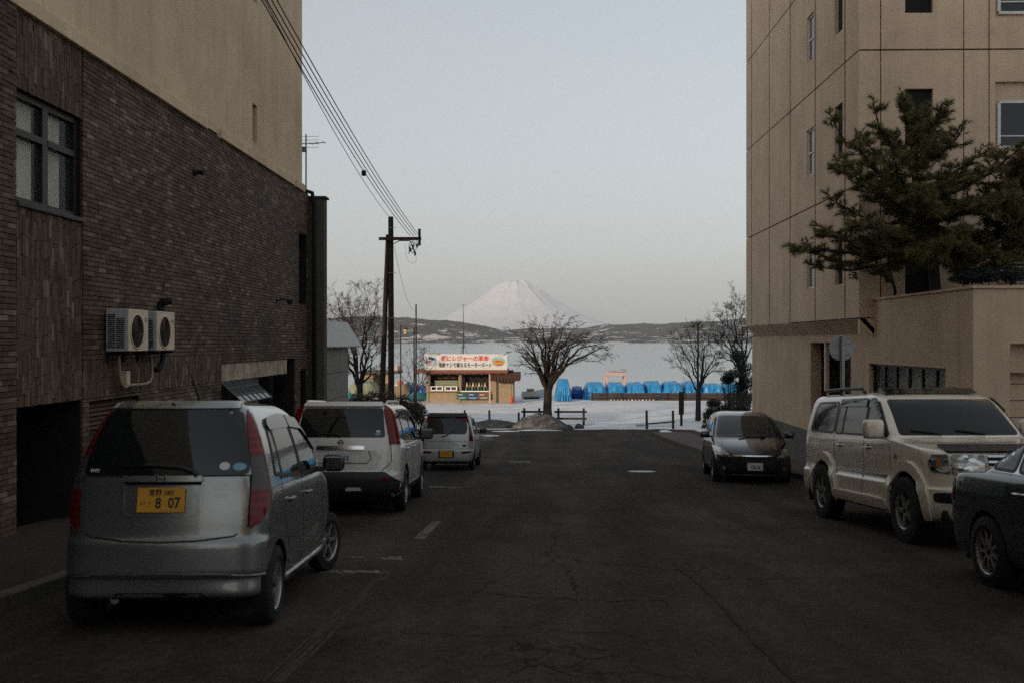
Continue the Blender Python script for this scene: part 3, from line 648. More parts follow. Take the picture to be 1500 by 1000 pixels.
# ------------------------------------------------------------------ concrete panel hotel on the other side
RX, LXr, RY = 7.5, 7.85, 23.2
rb_ = empty('panel_hotel', (RX, RY, gz(RY))); tag(rb_, 'beige concrete panel hotel with jutting upper storeys behind the pine tree', 'building')
mb = MB(); mb.box(RX + .11, 22, RY + .11, 35.4, 2.2, 14.4); wpart('core', mb, M['core'], rb_)
fl = lambda u, v, d: (RX + d, u, v)
ff = lambda u, v, d: (u, RY + d, v)
gy = [RY - .0, 24.24, 26.8, 29.4, 32.0, 34.58, 35.5]; gzv = [2.09, 5.19, 8.29, 11.39, 14.5]
sw = []
for j in range(4):
    zb = gzv[j]
    for i in range(6):
        hs = []
        a, b = gy[i] + .016, gy[i + 1] - .016
        if i == 0: a = gy[0]
        if i == 1: hs.append((24.42, 25.06, zb + .87, zb + 2.2))
        if i == 2: hs.append((26.92, 27.62, zb + .9, zb + 2.15))
        mb = MB(); holed(mb, fl, a + (.028 if i else 0), b - .028, zb + .02, gzv[j + 1] - .02, 0, .14, hs); wpart('panel', mb, M['right'], rb_)
        if i: mb = MB(); mb.box(RX + .007, RX + .12, gy[i] - .043, gy[i] + .043, zb + .02, gzv[j + 1] - .02); wpart('joint_seal', mb, M['core'], rb_)
        if i == 1:
            m = MB(); m.box(RX + .10, RX + .11, 24.42, 25.06, zb + .87, zb + 2.2); wpart('slit_opening', m, M['dark'], rb_)
        if i == 2:
            m = MB()
            for (c, d, e, f) in ((26.92, 27.62, zb + .9, zb + .95), (26.92, 27.62, zb + 2.1, zb + 2.15), (26.92, 26.96, zb + .95, zb + 2.1), (27.58, 27.62, zb + .95, zb + 2.1), (26.96, 27.58, zb + 1.48, zb + 1.53)): m.box(RX + .05, RX + .10, c, d, e, f)
            wo = wpart('window', m, M['white'], rb_); m = MB(); m.box(RX + .075, RX + .08, 26.96, 27.58, zb + .95, zb + 2.1); wpart('pane', m, M['panel'], wo)
gx = [RX + .14, 8.0, 9.9, 10.48, 13.0, 15.6, 18.2, 22.0]
for j in range(4):
    zb = gzv[j]
    for i in range(7):
        hs = []; a, b = gx[i] + .014, gx[i + 1] - .014
        if i == 0: a = RX + .14
        if i == 1: hs.append((8.56, 9.2, zb + (.85 if j else .4), zb + 2.2))
        if i in (3, 5): hs.append((10.62 + (5.2 if i == 5 else 0), 12.6 + (5.2 if i == 5 else 0), zb + .72, zb + 2.35))
        mb = MB(); holed(mb, ff, a, b, zb + .02, gzv[j + 1] - .02, 0, .14, hs); wpart('panel', mb, M['right'], rb_)
        if i == 1:
            m = MB(); m.box(8.56, 9.2, RY + .10, RY + .11, zb + .4, zb + 2.2); wpart('slit_opening', m, M['dark'], rb_)
        if i in (3, 5):
            x0, x1 = hs[0][0], hs[0][1]; m = MB(); m.box(x0, x1, RY + .1, RY + .108, zb + .72, zb + 2.35); wpart('window_recess', m, M['right'], rb_)
            z0, z1 = zb + .82, zb + 1.92; xs = [x0 + .1, (x0 + x1) / 2, x1 - .1]; m = MB()
            m.box(xs[0], xs[2], RY + .02, RY + .09, z0, z0 + .06); m.box(xs[0], xs[2], RY + .02, RY + .09, z1 - .06, z1); m.box(xs[0], xs[2], RY + .03, RY + .09, z0 + .27, z0 + .30)
            for x in xs: m.box(x - .035, x + .035, RY + .018, RY + .088, z0 + .06, z1 - .06)
            wo = wpart('window', m, M['white'], rb_)
            for q in range(2):
                m = MB(); m.box(xs[q] + .035, xs[q + 1] - .035, RY + .05, RY + .055, z0 + .06, z1 - .06); wpart('pane', m, M['paned'], wo)
# slanting skirt panels under the overhang
for i in range(6):
    a, b = gy[i] + (.016 if i else 0), gy[i + 1] - .016; m = MB()
    m.prism([(RX + .002, 2.085), (LXr - .004, 1.72), (LXr + .12, 1.72), (RX + .14, 2.085)], a, b, lambda u, v, h: (u, h, v)); wpart('skirt_panel', m, M['right'], rb_)
m = MB(); m.box(RX + .02, 8.4, RY - .0, RY + .14, 1.72, 2.085) ; wpart('skirt_end', m, M['right'], rb_)
m = MB(); m.box(RX - .05, 22.1, RY - .05, 35.6, 14.5, 14.7); wpart('roof', m, M['conc'], rb_)
# ground storey and terrace block share one street wall
fw = lambda u, v, d: (LXr + d, u, v)
DO = (24.9, 28.5, -3, 1.53); SW = (19.2, 23.55, .05, 1.05)
m = MB(); holed(m, fw, 18.0, RY - .002, -.98, 2.5, 0, .3, [SW]); holed(m, fw, RY - .002, 36.1, -.98, 1.715, 0, .3, [DO, SW]); wpart('lower_wall', m, M['rightlow'], rb_)
fa = lambda u, v, d: (u, 18.0 + d, v)
GD = (8.5, 12.0, -3, 1.52)
m = MB(); holed(m, fa, LXr + .3, 20, -1.4, 2.5, 0, .3, [GD]); wpart('annex_front_wall', m, M['rightlow'], rb_)
m = MB(); m.box(LXr + .3, 20, 18.3, RY, 2.10, 2.2); wpart('terrace_slab', m, M['conc'], rb_)
m = MB(); m.bbox(LXr - .03, LXr + .34, 17.96, RY, 2.502, 2.55, .008); m.bbox(LXr + .345, 20, 17.96, 18.34, 2.502, 2.55, .008); wpart('coping', m, M['rightlow'], rb_)
m = MB(); m.box(LXr + .85, 15, 24.6, 29, -2.2, 1.7); wpart('doorway_back', m, M['recess'], rb_)
m = MB(); m.box(8.72, 19.8, 18.56, 23.1, -1.6, 2.09); m.box(8.2, 12.5, 18.50, 18.555, -1.6, 2.09); wpart('annex_core', m, M['dark'], rb_)
m = MB(); m.box(LXr + .3, LXr + .85, 28.5, 28.55, -2.2, 1.6); m.box(LXr + .3, LXr + .85, 24.85, 24.9, -2.2, 1.6); m.box(LXr + .3, LXr + .85, 24.85, 28.55, 1.53, 1.6); wpart('doorway_reveal', m, M['recess'], rb_)
m = MB(); m.box(LXr + .02, LXr + .12, 27.12, 27.24, -1.9, 1.53); wpart('doorway_post', m, M['cream'], rb_)
for k in range(8):
    m = MB(); m.box(8.5, 12, 18.44, 18.49, -1.35 + k * .305 + .01, -1.05 + k * .305); wpart('shutter_slat', m, M['rightlow'], rb_)
m = MB(); m.box(8.5, 12, 18.2, 18.42, 1.0, 1.52); wpart('shutter_box', m, M['rightlow'], rb_)
m = MB()
ys = frange(19.2, 23.55, 6)
for i, y in enumerate(ys): m.box(LXr + .10, LXr + .17, y - (.035 if 0 < i < 6 else (0 if i == 0 else .05)), y + (.035 if 0 < i < 6 else (.05 if i == 0 else 0)), .1, 1.0)
m.box(LXr + .10, LXr + .17, 19.2, 23.55, .05, .1); m.box(LXr + .10, LXr + .17, 19.2, 23.55, 1.0, 1.05); wo = wpart('strip_window', m, M['frame'], rb_)
for i in range(6):
    m = MB(); m.box(LXr + .13, LXr + .135, ys[i] + .04, ys[i + 1] - .04, .1, 1.0); wpart('pane', m, M['pane'], wo)
m = MB(); m.box(LXr + .6, LXr + .62, 19, 23.7, -.2, 1.2); wpart('inner_blind', m, M['curtain'], rb_)
for k in range(5): 
    m = MB(); m.bbox(LXr + .45, LXr + .55, 19.5 + k * .8, 19.9 + k * .83, .1, .4 + .12 * (k % 3), .02); wpart('window_display', m, [M['yellow'], M['teal'], M['red'], M['dark'], M['greenp']][k], rb_)
m = MB(); m.box(LXr - .06, LXr + .3, 18.0, 24.88, -2.4, -.985); m.box(LXr - .06, LXr + .3, 28.52, 36.1, -3.2, -.985); wpart('plinth', m, M['conc'], rb_)
for k in range(4):     # louvred screen on the terrace
    pass
ls = MB()
for x in (10.1, 12.4, 14.6): ls.box(x - .05, x + .05, 21.2, 21.3, 2.2, 3.75)
scr = wpart('terrace_screen', ls, M['recess'], rb_)
for k in range(12):
    m = MB(); m.box(10.05, 14.6, 21.16, 21.19, 2.62 + k * .095, 2.66 + k * .095); wpart('slat', m, M['rightlow'], scr)
ORD = ['first', 'second', 'third', 'fourth', 'fifth', 'sixth', 'seventh', 'eighth', 'ninth', 'tenth', 'eleventh', 'twelfth', 'thirteenth', 'fourteenth', 'fifteenth', 'sixteenth']
# stones edging the bed along the plinth
rng = random.Random(5)
for k in range(14):
    y = 19.0 + k * .40; m = MB(); m.lathe([(.02, -.12), (.17, -.05), (.18, .06), (.09, .14), (.02, .15)], 8); 
    for i, v in enumerate(m.v): m.v[i] = tuple(Vector(v) * (1 + .25 * mnoise.noise(Vector(v) * 6 + Vector((k, 0, 0)))))
    o = m.build('edging_stone', M['stone'], smooth=True); o.location = (7.55 + rng.uniform(-.05, .05), y, gz(y) + .2); o.rotation_euler = (0, 0, rng.uniform(0, 6)); tag(o, 'rough brown stone edging the bed along the hotel plinth, %s from the annex corner' % ORD[k], 'stone', 'edging stones at the hotel plinth')

# ------------------------------------------------------------------ small shed beyond the brick hotel
sh = empty('shed', (-6.5, 33, gz(33))); tag(sh, 'small grey panelled shed with steep sheet metal roof edge past the brick hotel', 'shed')
m = MB(); m.box(-13, -6.62, 28.6, 35.0, gz(33) - .6, 1.35); wpart('core', m, M['core'], sh)
for j in range(5):
    for i in range(3):
        z0 = -2.9 + j * .86; y0 = 28.6 + i * 2.14; m = MB(); m.box(-6.66, -6.58, y0 + .008, y0 + 2.13, z0 + .008, min(1.36, z0 + .85)); wpart('wall_panel', m, M['shedw'], sh)
m = MB(); m.box(-13, -6.6, 35.002, 35.06, -2.9, 1.36); wpart('end_wall', m, M['shedw'], sh)
for i in range(6):
    y0 = 28.3 + i * 1.4; m = MB(); m.prism([(-6.42, 1.36), (-6.40, 1.40), (-6.92, 2.27), (-6.96, 2.24)], y0, y0 + 1.395, lambda u, v, h: (u, h, v)); m.box(-6.62, -6.5, y0, y0 + .03, 1.37, 1.41); wpart('roof_sheet', m, M['roofm'], sh)
m = MB(); m.box(-13, -6.9, 28.3, 36.7, 2.2, 2.26); m.box(-13, -6.43, 35.07, 36.68, 1.36, 1.40); wpart('roof', m, M['roofm'], sh)

# ------------------------------------------------------------------ buildings out of frame that shade and light the street
def block(name, x0, x1, y0, y1, top, mat, label, rows, side):
    z0 = gz(max(-60, min(60, (y0 + y1) / 2))) - 1.5; b = empty(name, ((x0 + x1) / 2, (y0 + y1) / 2, z0)); tag(b, label, 'building')
    m = MB(); m.box(x0, x1, y0, y1, z0, top); wpart('wall', m, mat, b)
    m = MB(); m.box(x0 - .2, x1 + .2, y0 - .2, y1 + .2, top, top + .25); wpart('roof', m, M['conc'], b)
    for k in range(rows):
        z = top - 2.4 - 3.1 * k
        n = int((y1 - y0) / 3.2)
        for i in range(n):
            y = y0 + 1.2 + i * 3.2; X = x0 if side < 0 else x1
            m = MB(); m.box(X - .03, X + .03, y, y + 1.4, z, z + 1.3); wpart('window', m, M['paned'], b)
        n = int((x1 - x0) / 3.2)
        for i in range(n):
            x = x0 + 1.2 + i * 3.2; m = MB(); m.box(x, x + 1.4, y1 - .03, y1 + .03, z, z + 1.3); wpart('window', m, M['paned'], b)
block('unseen_block', -48, -23, 27, 34, 4.4, M['beige'], 'low beige block beyond the brick hotel, added out of sight to shade the near snow', 1, 1)  # added out of view, height set so its shadow covers the near snow
block('unseen_block', 13, 30, -46, -14, 12, M['right'], 'beige hotel block up the street behind the viewer', 3, -1)
block('unseen_block', -24, -7, -64, -36, 13, M['right'], 'tall pale hotel block up the street behind the viewer, opposite side', 3, 1)
# ------------------------------------------------------------------ cars
def pchip(xs, ys, q):
    xs = np.asarray(xs, float); ys = np.asarray(ys, float); h = np.diff(xs); d = np.diff(ys) / h; m = np.zeros(len(xs))
    for i in range(1, len(xs) - 1):
        if d[i - 1] * d[i] > 0:
            w1, w2 = 2 * h[i] + h[i - 1], h[i] + 2 * h[i - 1]; m[i] = (w1 + w2) / (w1 / d[i - 1] + w2 / d[i])
    m[0], m[-1] = d[0], d[-1]
    i = np.clip(np.searchsorted(xs, q, side='right') - 1, 0, len(xs) - 2); t = (q - xs[i]) / h[i]
    return ((1 + 2 * t) * (1 - t) ** 2 * ys[i] + t * (1 - t) ** 2 * h[i] * m[i] + t * t * (3 - 2 * t) * ys[i + 1] + t * t * (t - 1) * h[i] * m[i + 1])
REAR = (Vector((0, 1, 0)), Vector((1, 0, 0)), Vector((0, 0, 1)))
FRONT = (Vector((0, -1, 0)), Vector((1, 0, 0)), Vector((0, 0, 1)))
SR = (Vector((-1, 0, 0)), Vector((0, 1, 0)), Vector((0, 0, 1)))
SL = (Vector((1, 0, 0)), Vector((0, 1, 0)), Vector((0, 0, 1)))
TOP = (Vector((0, 0, -1)), Vector((1, 0, 0)), Vector((0, 1, 0)))
def oblique(deg):      # rear corner view: 0 = from behind, 90 = from the right-hand side
    a = R(deg); d = Vector((-math.sin(a), math.cos(a), 0)); return (d, Vector((math.cos(a), math.sin(a), 0)), Vector((0, 0, 1)))
def rpoly(pts, r, n=4):
    if r <= 0: return pts
    out = []; k = len(pts)
    for i in range(k):
        p = Vector((*pts[i], 0)); a = Vector((*pts[i - 1], 0)); b = Vector((*pts[(i + 1) % k], 0))
        va, vb = a - p, b - p; rr = min(r, va.length * .45, vb.length * .45); s, e = p + va.normalized() * rr, p + vb.normalized() * rr
        for j in range(n + 1):
            t = j / n; q = s * (1 - t) ** 2 + p * (2 * t * (1 - t)) + e * t * t; out.append((q.x, q.y))
    return out
class Car:
    def __init__(s, name, label, rows, paint, glass=None, L=4, plan=(0.0, 0.0), sub=5, arches=(), arch_r=.33, arch_w=.26):
        s.root = empty(name, (0, 0, 0)); tag(s.root, label, 'car'); s.paint = paint; s.glass = glass or M['carglass']; s.L = L
        rows = np.array(rows, float); k = len(rows); q = np.linspace(0, k - 1, (k - 1) * sub + 1); t = np.arange(k)
        cols = [pchip(t, rows[:, c], q) for c in range(rows.shape[1])]
        half = L / 2; mb = MB(); N = None
        s.ext = (cols[0], cols[1] + cols[6] + .55 * cols[4], cols[2] - cols[7] - .55 * cols[5])
        for z, yr, yf, hw, rr, rf, br, bf in zip(*cols):
            pts = []; rr = min(rr, hw * .95); rf = min(rf, hw * .95)
            Yr = lambda x: yr + br * (x / hw) ** 2
            Yf = lambda x: yf - bf * (x / hw) ** 2
            for i in range(9): x = (hw - rr) * i / 8; pts.append((x, Yr(x)))
            for i in range(1, 9): a = i / 8 * math.pi / 2; x = hw - rr + rr * math.sin(a); pts.append((x, Yr(x) + rr * (1 - math.cos(a))))
            y0, y1 = pts[-1][1], Yf(hw) - rf
            for i in range(1, 28): pts.append((hw, y0 + (y1 - y0) * i / 28))
            for i in range(8, 0, -1): a = i / 8 * math.pi / 2; x = hw - rf + rf * math.sin(a); pts.append((x, Yf(x) - rf * (1 - math.cos(a))))
            for i in range(8, -1, -1): x = (hw - rf) * i / 8; pts.append((x, Yf(x)))
            P = []
            for x, y in pts:
                e = max(0, -y / half) ** 3 * plan[0] + max(0, y / half) ** 3 * plan[1]; P.append((x * (1 - e), y, z))
            ring = P + [(-x, y, zz) for x, y, zz in reversed(P[1:-1])]
            if N is None: N = len(ring)
            mb.v += ring
        nr = len(q)
        for i in range(nr - 1):
            for j in range(N): mb.f.append((i * N + j, i * N + (j + 1) % N, (i + 1) * N + (j + 1) % N, (i + 1) * N + j)); mb.mi.append(0)
        for base, inv in ((0, True), ((nr - 1) * N, False)):       # close floor and roof with strips across the car
            hN = N // 2
            for j in range(hN):
                a, b, c, d = base + j, base + j + 1, base + (N - j - 1) % N, base + (N - j) % N
                f = (a, b, c) if j == hN - 1 and b == c else ((a, b, c, d) if j else (a, b, c))
                if len(set(f)) < 3: continue
                mb.f.append(tuple(reversed(f)) if inv else f); mb.mi.append(0)
        me = mb.mesh('body', paint, smooth=True); s.bvh = BVHTree.FromPolygons([v.co.copy() for v in me.vertices], [tuple(p.vertices) for p in me.polygons])
        me.materials.append(M['dark'])
        body = bpy.data.objects.new('body', me); link(body, s.root); s.body = body
        cuts = []
        for (y, zc) in arches:
            cm = MB(); cm.cyl((-1.4, y, zc), (1.4, y, zc), arch_r, 40)
            for sgn in (-1, 1): pass
            co = bpy.data.objects.new('cut', cm.mesh('cut', M['dark'])); COL.objects.link(co); cuts.append(co)
            md = body.modifiers.new('b', 'BOOLEAN'); md.operation = 'DIFFERENCE'; md.object = co; md.solver = 'EXACT'
            try: md.material_mode = 'TRANSFER'
            except Exception: pass
        if cuts:
            dg = bpy.context.evaluated_depsgraph_get(); dg.update(); nm = bpy.data.meshes.new_from_object(body.evaluated_get(dg)); body.modifiers.clear(); body.data = nm; nm.name = 'body'
            for c in cuts: bpy.data.objects.remove(c)
        body.data.polygons.foreach_set('use_smooth', [True] * len(body.data.polygons)); body.data.set_sharp_from_angle(angle=R(38))
    def hit(s, view, u, v):
        d, U, W = view; o = U * u + W * v - d * 12
        if d.z != 0: o = U * u + W * v - d * 12
        r = s.bvh.ray_cast(o, d)
        if r[0] is None:
            r = s.bvh.find_nearest(U * u + W * v - d * (s.L / 2 if abs(d.y) > .5 else .75))
        n = r[1]
        if n.dot(d) > 0: n = -n
        return r[0], n
    def patch(s, name, poly, view, off, mat, parent=None, rnd=0.0, th=.012, res=.07, smooth=True, mirror=False):
        if mirror:
            a = s.patch(name, poly, view, off, mat, parent, rnd, th, res, smooth)
            p2 = [(-u, v) for u, v in poly]
            if view in (SR, SL): b = s.patch(name, poly, SL if view is SR else SR, off, mat, parent, rnd, th, res, smooth)
            elif view in (REAR, FRONT, TOP): b = s.patch(name, p2, view, off, mat, parent, rnd, th, res, smooth)
            else:
                d, U, W = view; b = s.patch(name, p2, (Vector((-d.x, d.y, 0)), Vector((U.x, -U.y, 0)), W), off, mat, parent, rnd, th, res, smooth)
            return a, b
        if view is SR or view is SL:
            poly = s.clampside(poly)
        poly = rpoly(poly, rnd)
        if name in ('side_window', 'rear_quarter_glass', 'quarter_light'): s.strip('window_seal', poly + [poly[0]], view, .028, off + .003, M['blackp'], th=.008)
        bm = bmesh.new(); vs = [bm.verts.new((u, v, 0)) for u, v in poly]
        es = [bm.edges.new((vs[i], vs[(i + 1) % len(vs)])) for i in range(len(vs))]
        bmesh.ops.triangle_fill(bm, edges=es, use_beauty=True)
        us = [p[0] for p in poly]; ws = [p[1] for p in poly]
        for ax, lo, hi in ((0, min(us), max(us)), (1, min(ws), max(ws))):
            k = int((hi - lo) / res)
            for i in range(1, k + 1):
                c = lo + (hi - lo) * i / (k + 1); co = Vector((c, 0, 0)) if ax == 0 else Vector((0, c, 0)); no = Vector((1, 0, 0)) if ax == 0 else Vector((0, 1, 0))
                bmesh.ops.bisect_plane(bm, geom=bm.verts[:] + bm.edges[:] + bm.faces[:], plane_co=co, plane_no=no, dist=1e-5)
        top = {}; bot = {}
        for v in bm.verts:
            p, n = s.hit(view, v.co.x, v.co.y); top[v] = p + n * off; bot[v] = p + n * (off - th)
        mb = MB(); idx = {}
        for v in bm.verts: idx[v] = len(mb.v); mb.v.append(tuple(top[v]))
        for f in bm.faces: mb.f.append(tuple(idx[v] for v in f.verts)); mb.mi.append(0)
        bidx = {}
        for e in bm.edges:
            if len(e.link_faces) == 1:
                for v in e.verts:
                    if v not in bidx: bidx[v] = len(mb.v); mb.v.append(tuple(bot[v]))
                a, b = e.verts; mb.f.append((idx[a], idx[b], bidx[b], bidx[a])); mb.mi.append(0)
        bm.free(); o = mb.build(name, mat, parent or s.root, smooth=True); o.data.set_sharp_from_angle(angle=R(40)); return o
    def clampside(s, poly):
        out = []; k = len(poly)
        for i in range(k):
            (a, b), (cc, d) = poly[i], poly[(i + 1) % k]; n = max(1, int(math.hypot(cc - a, d - b) / .08))
            for j in range(n):
                u, v = a + (cc - a) * j / n, b + (d - b) * j / n
                lo = float(np.interp(v, s.ext[0], s.ext[1])); hi = float(np.interp(v, s.ext[0], s.ext[2])); out.append((min(max(u, lo), hi), v))
        P = []
        for p in out:
            if not P or math.hypot(p[0] - P[-1][0], p[1] - P[-1][1]) > .004: P.append(p)
        if math.hypot(P[0][0] - P[-1][0], P[0][1] - P[-1][1]) < .004: P.pop()
        # keep corner rounding useful: drop points in the middle of straight runs
        Q = []
        for i in range(len(P)):
            a, b, d = P[i - 1], P[i], P[(i + 1) % len(P)]
            if abs((b[0] - a[0]) * (d[1] - b[1]) - (b[1] - a[1]) * (d[0] - b[0])) > 1e-5: Q.append(b)
        return Q
    def strip(s, name, pts, view, w, off, mat, parent=None, res=.06, th=.006):
        """ribbon of width w following a polyline on the skin"""
        P = []
        for (a, b), (c, d) in zip(pts, pts[1:]):
            n = max(1, int(math.hypot(c - a, d - b) / res)); P += [(a + (c - a) * i / n, b + (d - b) * i / n) for i in range(n)]
        P.append(pts[-1]); mb = MB(); k = len(P)
        for i, (u, v) in enumerate(P):
            a, b = P[max(0, i - 1)], P[min(k - 1, i + 1)]; t = Vector((b[0] - a[0], b[1] - a[1])).normalized(); nx, ny = -t.y * w / 2, t.x * w / 2
            p, n = s.hit(view, u, v)
            q1, n1 = s.hit(view, u + nx, v + ny); q2, n2 = s.hit(view, u - nx, v - ny)
            mb.v += [tuple(q1 + n1 * (off - th)), tuple(q1 + n1 * off), tuple(q2 + n2 * off), tuple(q2 + n2 * (off - th))]
        for i in range(k - 1):
            for j in range(3): mb.f.append((i * 4 + j, i * 4 + j + 1, i * 4 + 5 + j, i * 4 + 4 + j)); mb.mi.append(0)
        return mb.build(name, mat, parent or s.root)
    def text(s, name, body, view, u, v, size, off, mat, parent=None, bold=0.0):
        p, n = s.hit(view, u, v); d, U, W = view
        if view is FRONT: U = -U
        W2 = (W - n * W.dot(n)).normalized(); U2 = W2.cross(n).normalized()
        return text3d(name, body, p + n * off, U2, W2, size, mat, parent or s.root, bold)
    def wheel(s, x, y, r, wd, style, steer=0.0, z=None):
        wme, tme, hub = style; z = r if z is None else z
        o = bpy.data.objects.new('wheel', wme); link(o, s.root); o.location = (x, y, z); o.rotation_euler = (random.uniform(0, 1.2), 0, (0 if x > 0 else math.pi) + steer)
        t = bpy.data.objects.new('tyre', tme); link(t, o); h = bpy.data.objects.new('hub_cap', hub); link(h, o)
    def place(s, x, y, heading, dz=0.0, sc=(1, 1, 1)):
        """heading: degrees, 0 = nose down the street (+y)"""
        a = R(heading); f = Vector((math.sin(a), math.cos(a), 0)); e = 1.2
        f.z = (gz(y + f.y * e) - gz(y - f.y * e)) / (2 * e); f.normalize(); r = Vector((math.cos(a), -math.sin(a), 0)); up = r.cross(f).normalized(); r = f.cross(up)
        m = Matrix((r, f, up)).transposed().to_4x4(); m.translation = Vector((x, y, gz(y) + dz)); s.root.matrix_world = m @ Matrix.Diagonal((*sc, 1))
def text3d(name, body, org, U, W, size, mat, parent=None, bold=0.0, depth=.0012, align='CENTER', sx=1.0):
    cu = bpy.data.curves.new('t', 'FONT'); cu.body = body; cu.size = size; cu.align_x = align; cu.align_y = 'CENTER'; cu.extrude = depth; cu.offset = bold; cu.resolution_u = 2
    o = bpy.data.objects.new('t', cu); COL.objects.link(o); dg = bpy.context.evaluated_depsgraph_get(); dg.update()
    me = bpy.data.meshes.new_from_object(o.evaluated_get(dg)); bpy.data.objects.remove(o); bpy.data.curves.remove(cu)
    N = U.cross(W); T = Matrix((U * sx, W, N)).transposed().to_4x4(); T.translation = org; me.transform(T); me.materials.clear(); me.materials.append(mat); me.name = name
    ob = bpy.data.objects.new(name, me); link(ob, parent); return ob
def wheel_style(r, rim_r, wd, spokes, sw, twin=False, mat=None, steel=False):
    mat = mat or M['alloy']; o = MB(); h = wd / 2
    o.lathe([(rim_r * .93, h - .055), (rim_r * .95, h - .018), (rim_r, h - .008), (rim_r * .985, h - .03), (rim_r * .95, -h + .02)], 40, None, 'X', close=False)
    o.lathe([(.0, h - .03), (.055, h - .03), (.07, h - .045), (.07, h - .07)], 20, None, 'X', close=False)
    for k in range(spokes):
        for sft in ((-.09, .09) if twin else (0,)):
            a = 2 * math.pi * k / spokes + sft; T = Matrix.Rotation(a, 4, 'X'); w0, w1 = sw, sw * (.7 if not twin else .8)
            o.prism([(.05, -w0), (rim_r * .6, -w1), (rim_r * .96, -w1 * 1.25), (rim_r * .96, w1 * 1.25), (rim_r * .6, w1), (.05, w0)], h - .065, h - .026, lambda u, v, hh: tuple(T @ Vector((hh, v, u))))
    wme = o.mesh('wheel', mat, smooth=True, angle=30)
    t = MB(); t.lathe([(rim_r * .94, -h + .01), (rim_r * 1.0, -h + .002), (rim_r * 1.12, -h - .006), (r * .97, -h + .012), (r, -h + .035), (r, h - .035), (r * .97, h - .012), (rim_r * 1.12, h + .006), (rim_r * 1.0, h - .004)], 44, None, 'X', close=False)
    t.lathe([(.0, h - .085), (rim_r * .96, h - .085)], 30, None, 'X', close=False)
    for k in range(44):
        a = 2 * math.pi * k / 44; T = Matrix.Rotation(a, 4, 'X'); t.box(-h + .02, h - .02, -.006, .006, r - .004, r + .004, T)
    tme = t.mesh('tyre', M['black'], smooth=True, angle=30)
    c = MB(); c.lathe([(.0, h - .022), (.03, h - .022), (.036, h - .030)], 16, None, 'X', close=False)
    return wme, tme, c.mesh('hub_cap', M['blackp'] if not steel else mat, smooth=True)
def mirror_part(c, x, y, z, sgn, mat, sz=(.20, .10, .14), glass_back=True):
    m = MB(); m.bbox(-sz[0] / 2, sz[0] / 2, -sz[1] / 2, sz[1] / 2, -sz[2] / 2, sz[2] / 2, .048); o = m.build('wing_mirror', mat, c.root, smooth=True); o.location = (x, y, z); o.rotation_euler = (0, 0, sgn * .12)
    g = MB(); g.bbox(-sz[0] / 2 + .025, sz[0] / 2 - .025, -sz[1] / 2 - .002, -sz[1] / 2 + .01, -sz[2] / 2 + .02, sz[2] / 2 - .02, .004); g.build('mirror_glass', M['mirror'], o)
    a = MB(); a.bbox(-sz[0] / 2 - .10 if sgn > 0 else sz[0] / 2 - .02, -sz[0] / 2 + .02 if sgn > 0 else sz[0] / 2 + .10, -.03, .03, -sz[2] / 2, -sz[2] / 2 + .05, .012); a.build('mirror_arm', mat, o)
def handle_part(c, view, u, v, mat, ln=.16):
    p, n = c.hit(view, u, v); m = MB(); s = 1 if p.x > 0 else -1
    m.tube([(p.x - s * .005, u - ln / 2, v), (p.x + s * .03, u - ln / 2 + .03, v), (p.x + s * .03, u + ln / 2 - .03, v), (p.x - s * .005, u + ln / 2, v)], .012, 8); m.build('door_handle', mat, c.root, smooth=True)
    c.patch('handle_cup', [(u - .05, v - .03), (u + .05, v - .03), (u + .05, v + .03), (u - .05, v + .03)], view, .002, M['blackp'], rnd=.02)
def plate(c, view, v, w, h, mat, tmat, top, main, off=.012, u0=0.0):
    p, n = c.hit(view, u0, v); d, U, W = view
    if view is FRONT: U = -U
    W2 = (W - n * W.dot(n)).normalized(); U2 = W2.cross(n).normalized(); N = U2.cross(W2)
    T = Matrix((U2, W2, N)).transposed().to_4x4(); T.translation = p + N * off; m = MB(); m.bbox(-w / 2, w / 2, -h / 2, h / 2, -.004, .004, .003, T); o = m.build('number_plate', mat, c.root)
    for i, (tx, size, du, dv, b, sx) in enumerate(([top] if top else []) + main):
        text3d('lettering', tx, p + N * (off + .0045) + U2 * du + W2 * dv, U2, W2, size, tmat, o, b, .0008, sx=sx)
    return o

# rows: z, y_rear, y_front, half width, rear corner radius, front corner radius, rear bow, front bow
# ---- silver kei hatchback, tail towards the viewer
st_kei = wheel_style(.275, .18, .15, 6, .022)
c = Car('parked_car', 'silver compact hatchback with yellow plate parked tail first, nearest car by the brick hotel', [
    (.20, -1.50, 1.55, .62, .20, .25, .02, .10), (.235, -1.62, 1.63, .69, .20, .28, .03, .12), (.27, -1.665, 1.66, .715, .20, .30, .04, .14), (.38, -1.675, 1.69, .728, .20, .32, .08, .16), (.415, -1.70, 1.70, .7375, .20, .32, .08, .16),
    (.60, -1.698, 1.69, .737, .20, .34, .085, .17), (.655, -1.665, 1.68, .735, .19, .35, .085, .17), (.76, -1.655, 1.63, .733, .18, .36, .085, .18), (.86, -1.645, 1.50, .728, .18, .36, .085, .18), (.94, -1.635, 1.24, .718, .18, .34, .085, .16), (1.00, -1.628, 1.02, .705, .18, .30, .085, .12),
    (1.07, -1.615, .93, .69, .17, .28, .085, .11), (1.20, -1.575, .74, .655, .16, .26, .08, .10), (1.34, -1.52, .54, .605, .15, .24, .08, .10), (1.45, -1.465, .34, .555, .14, .22, .08, .10), (1.51, -1.43, .16, .515, .14, .20, .08, .10), (1.545, -1.40, -.02, .465, .14, .18, .08, .10), (1.565, -1.30, -.25, .36, .12, .15, .05, .08), (1.575, -1.10, -.50, .22, .10, .10, .03, .05)],
    M['silver'], L=3.40, plan=(.02, .10), arches=((-1.22, .275), (1.20, .275)), arch_r=.315)
k1 = c
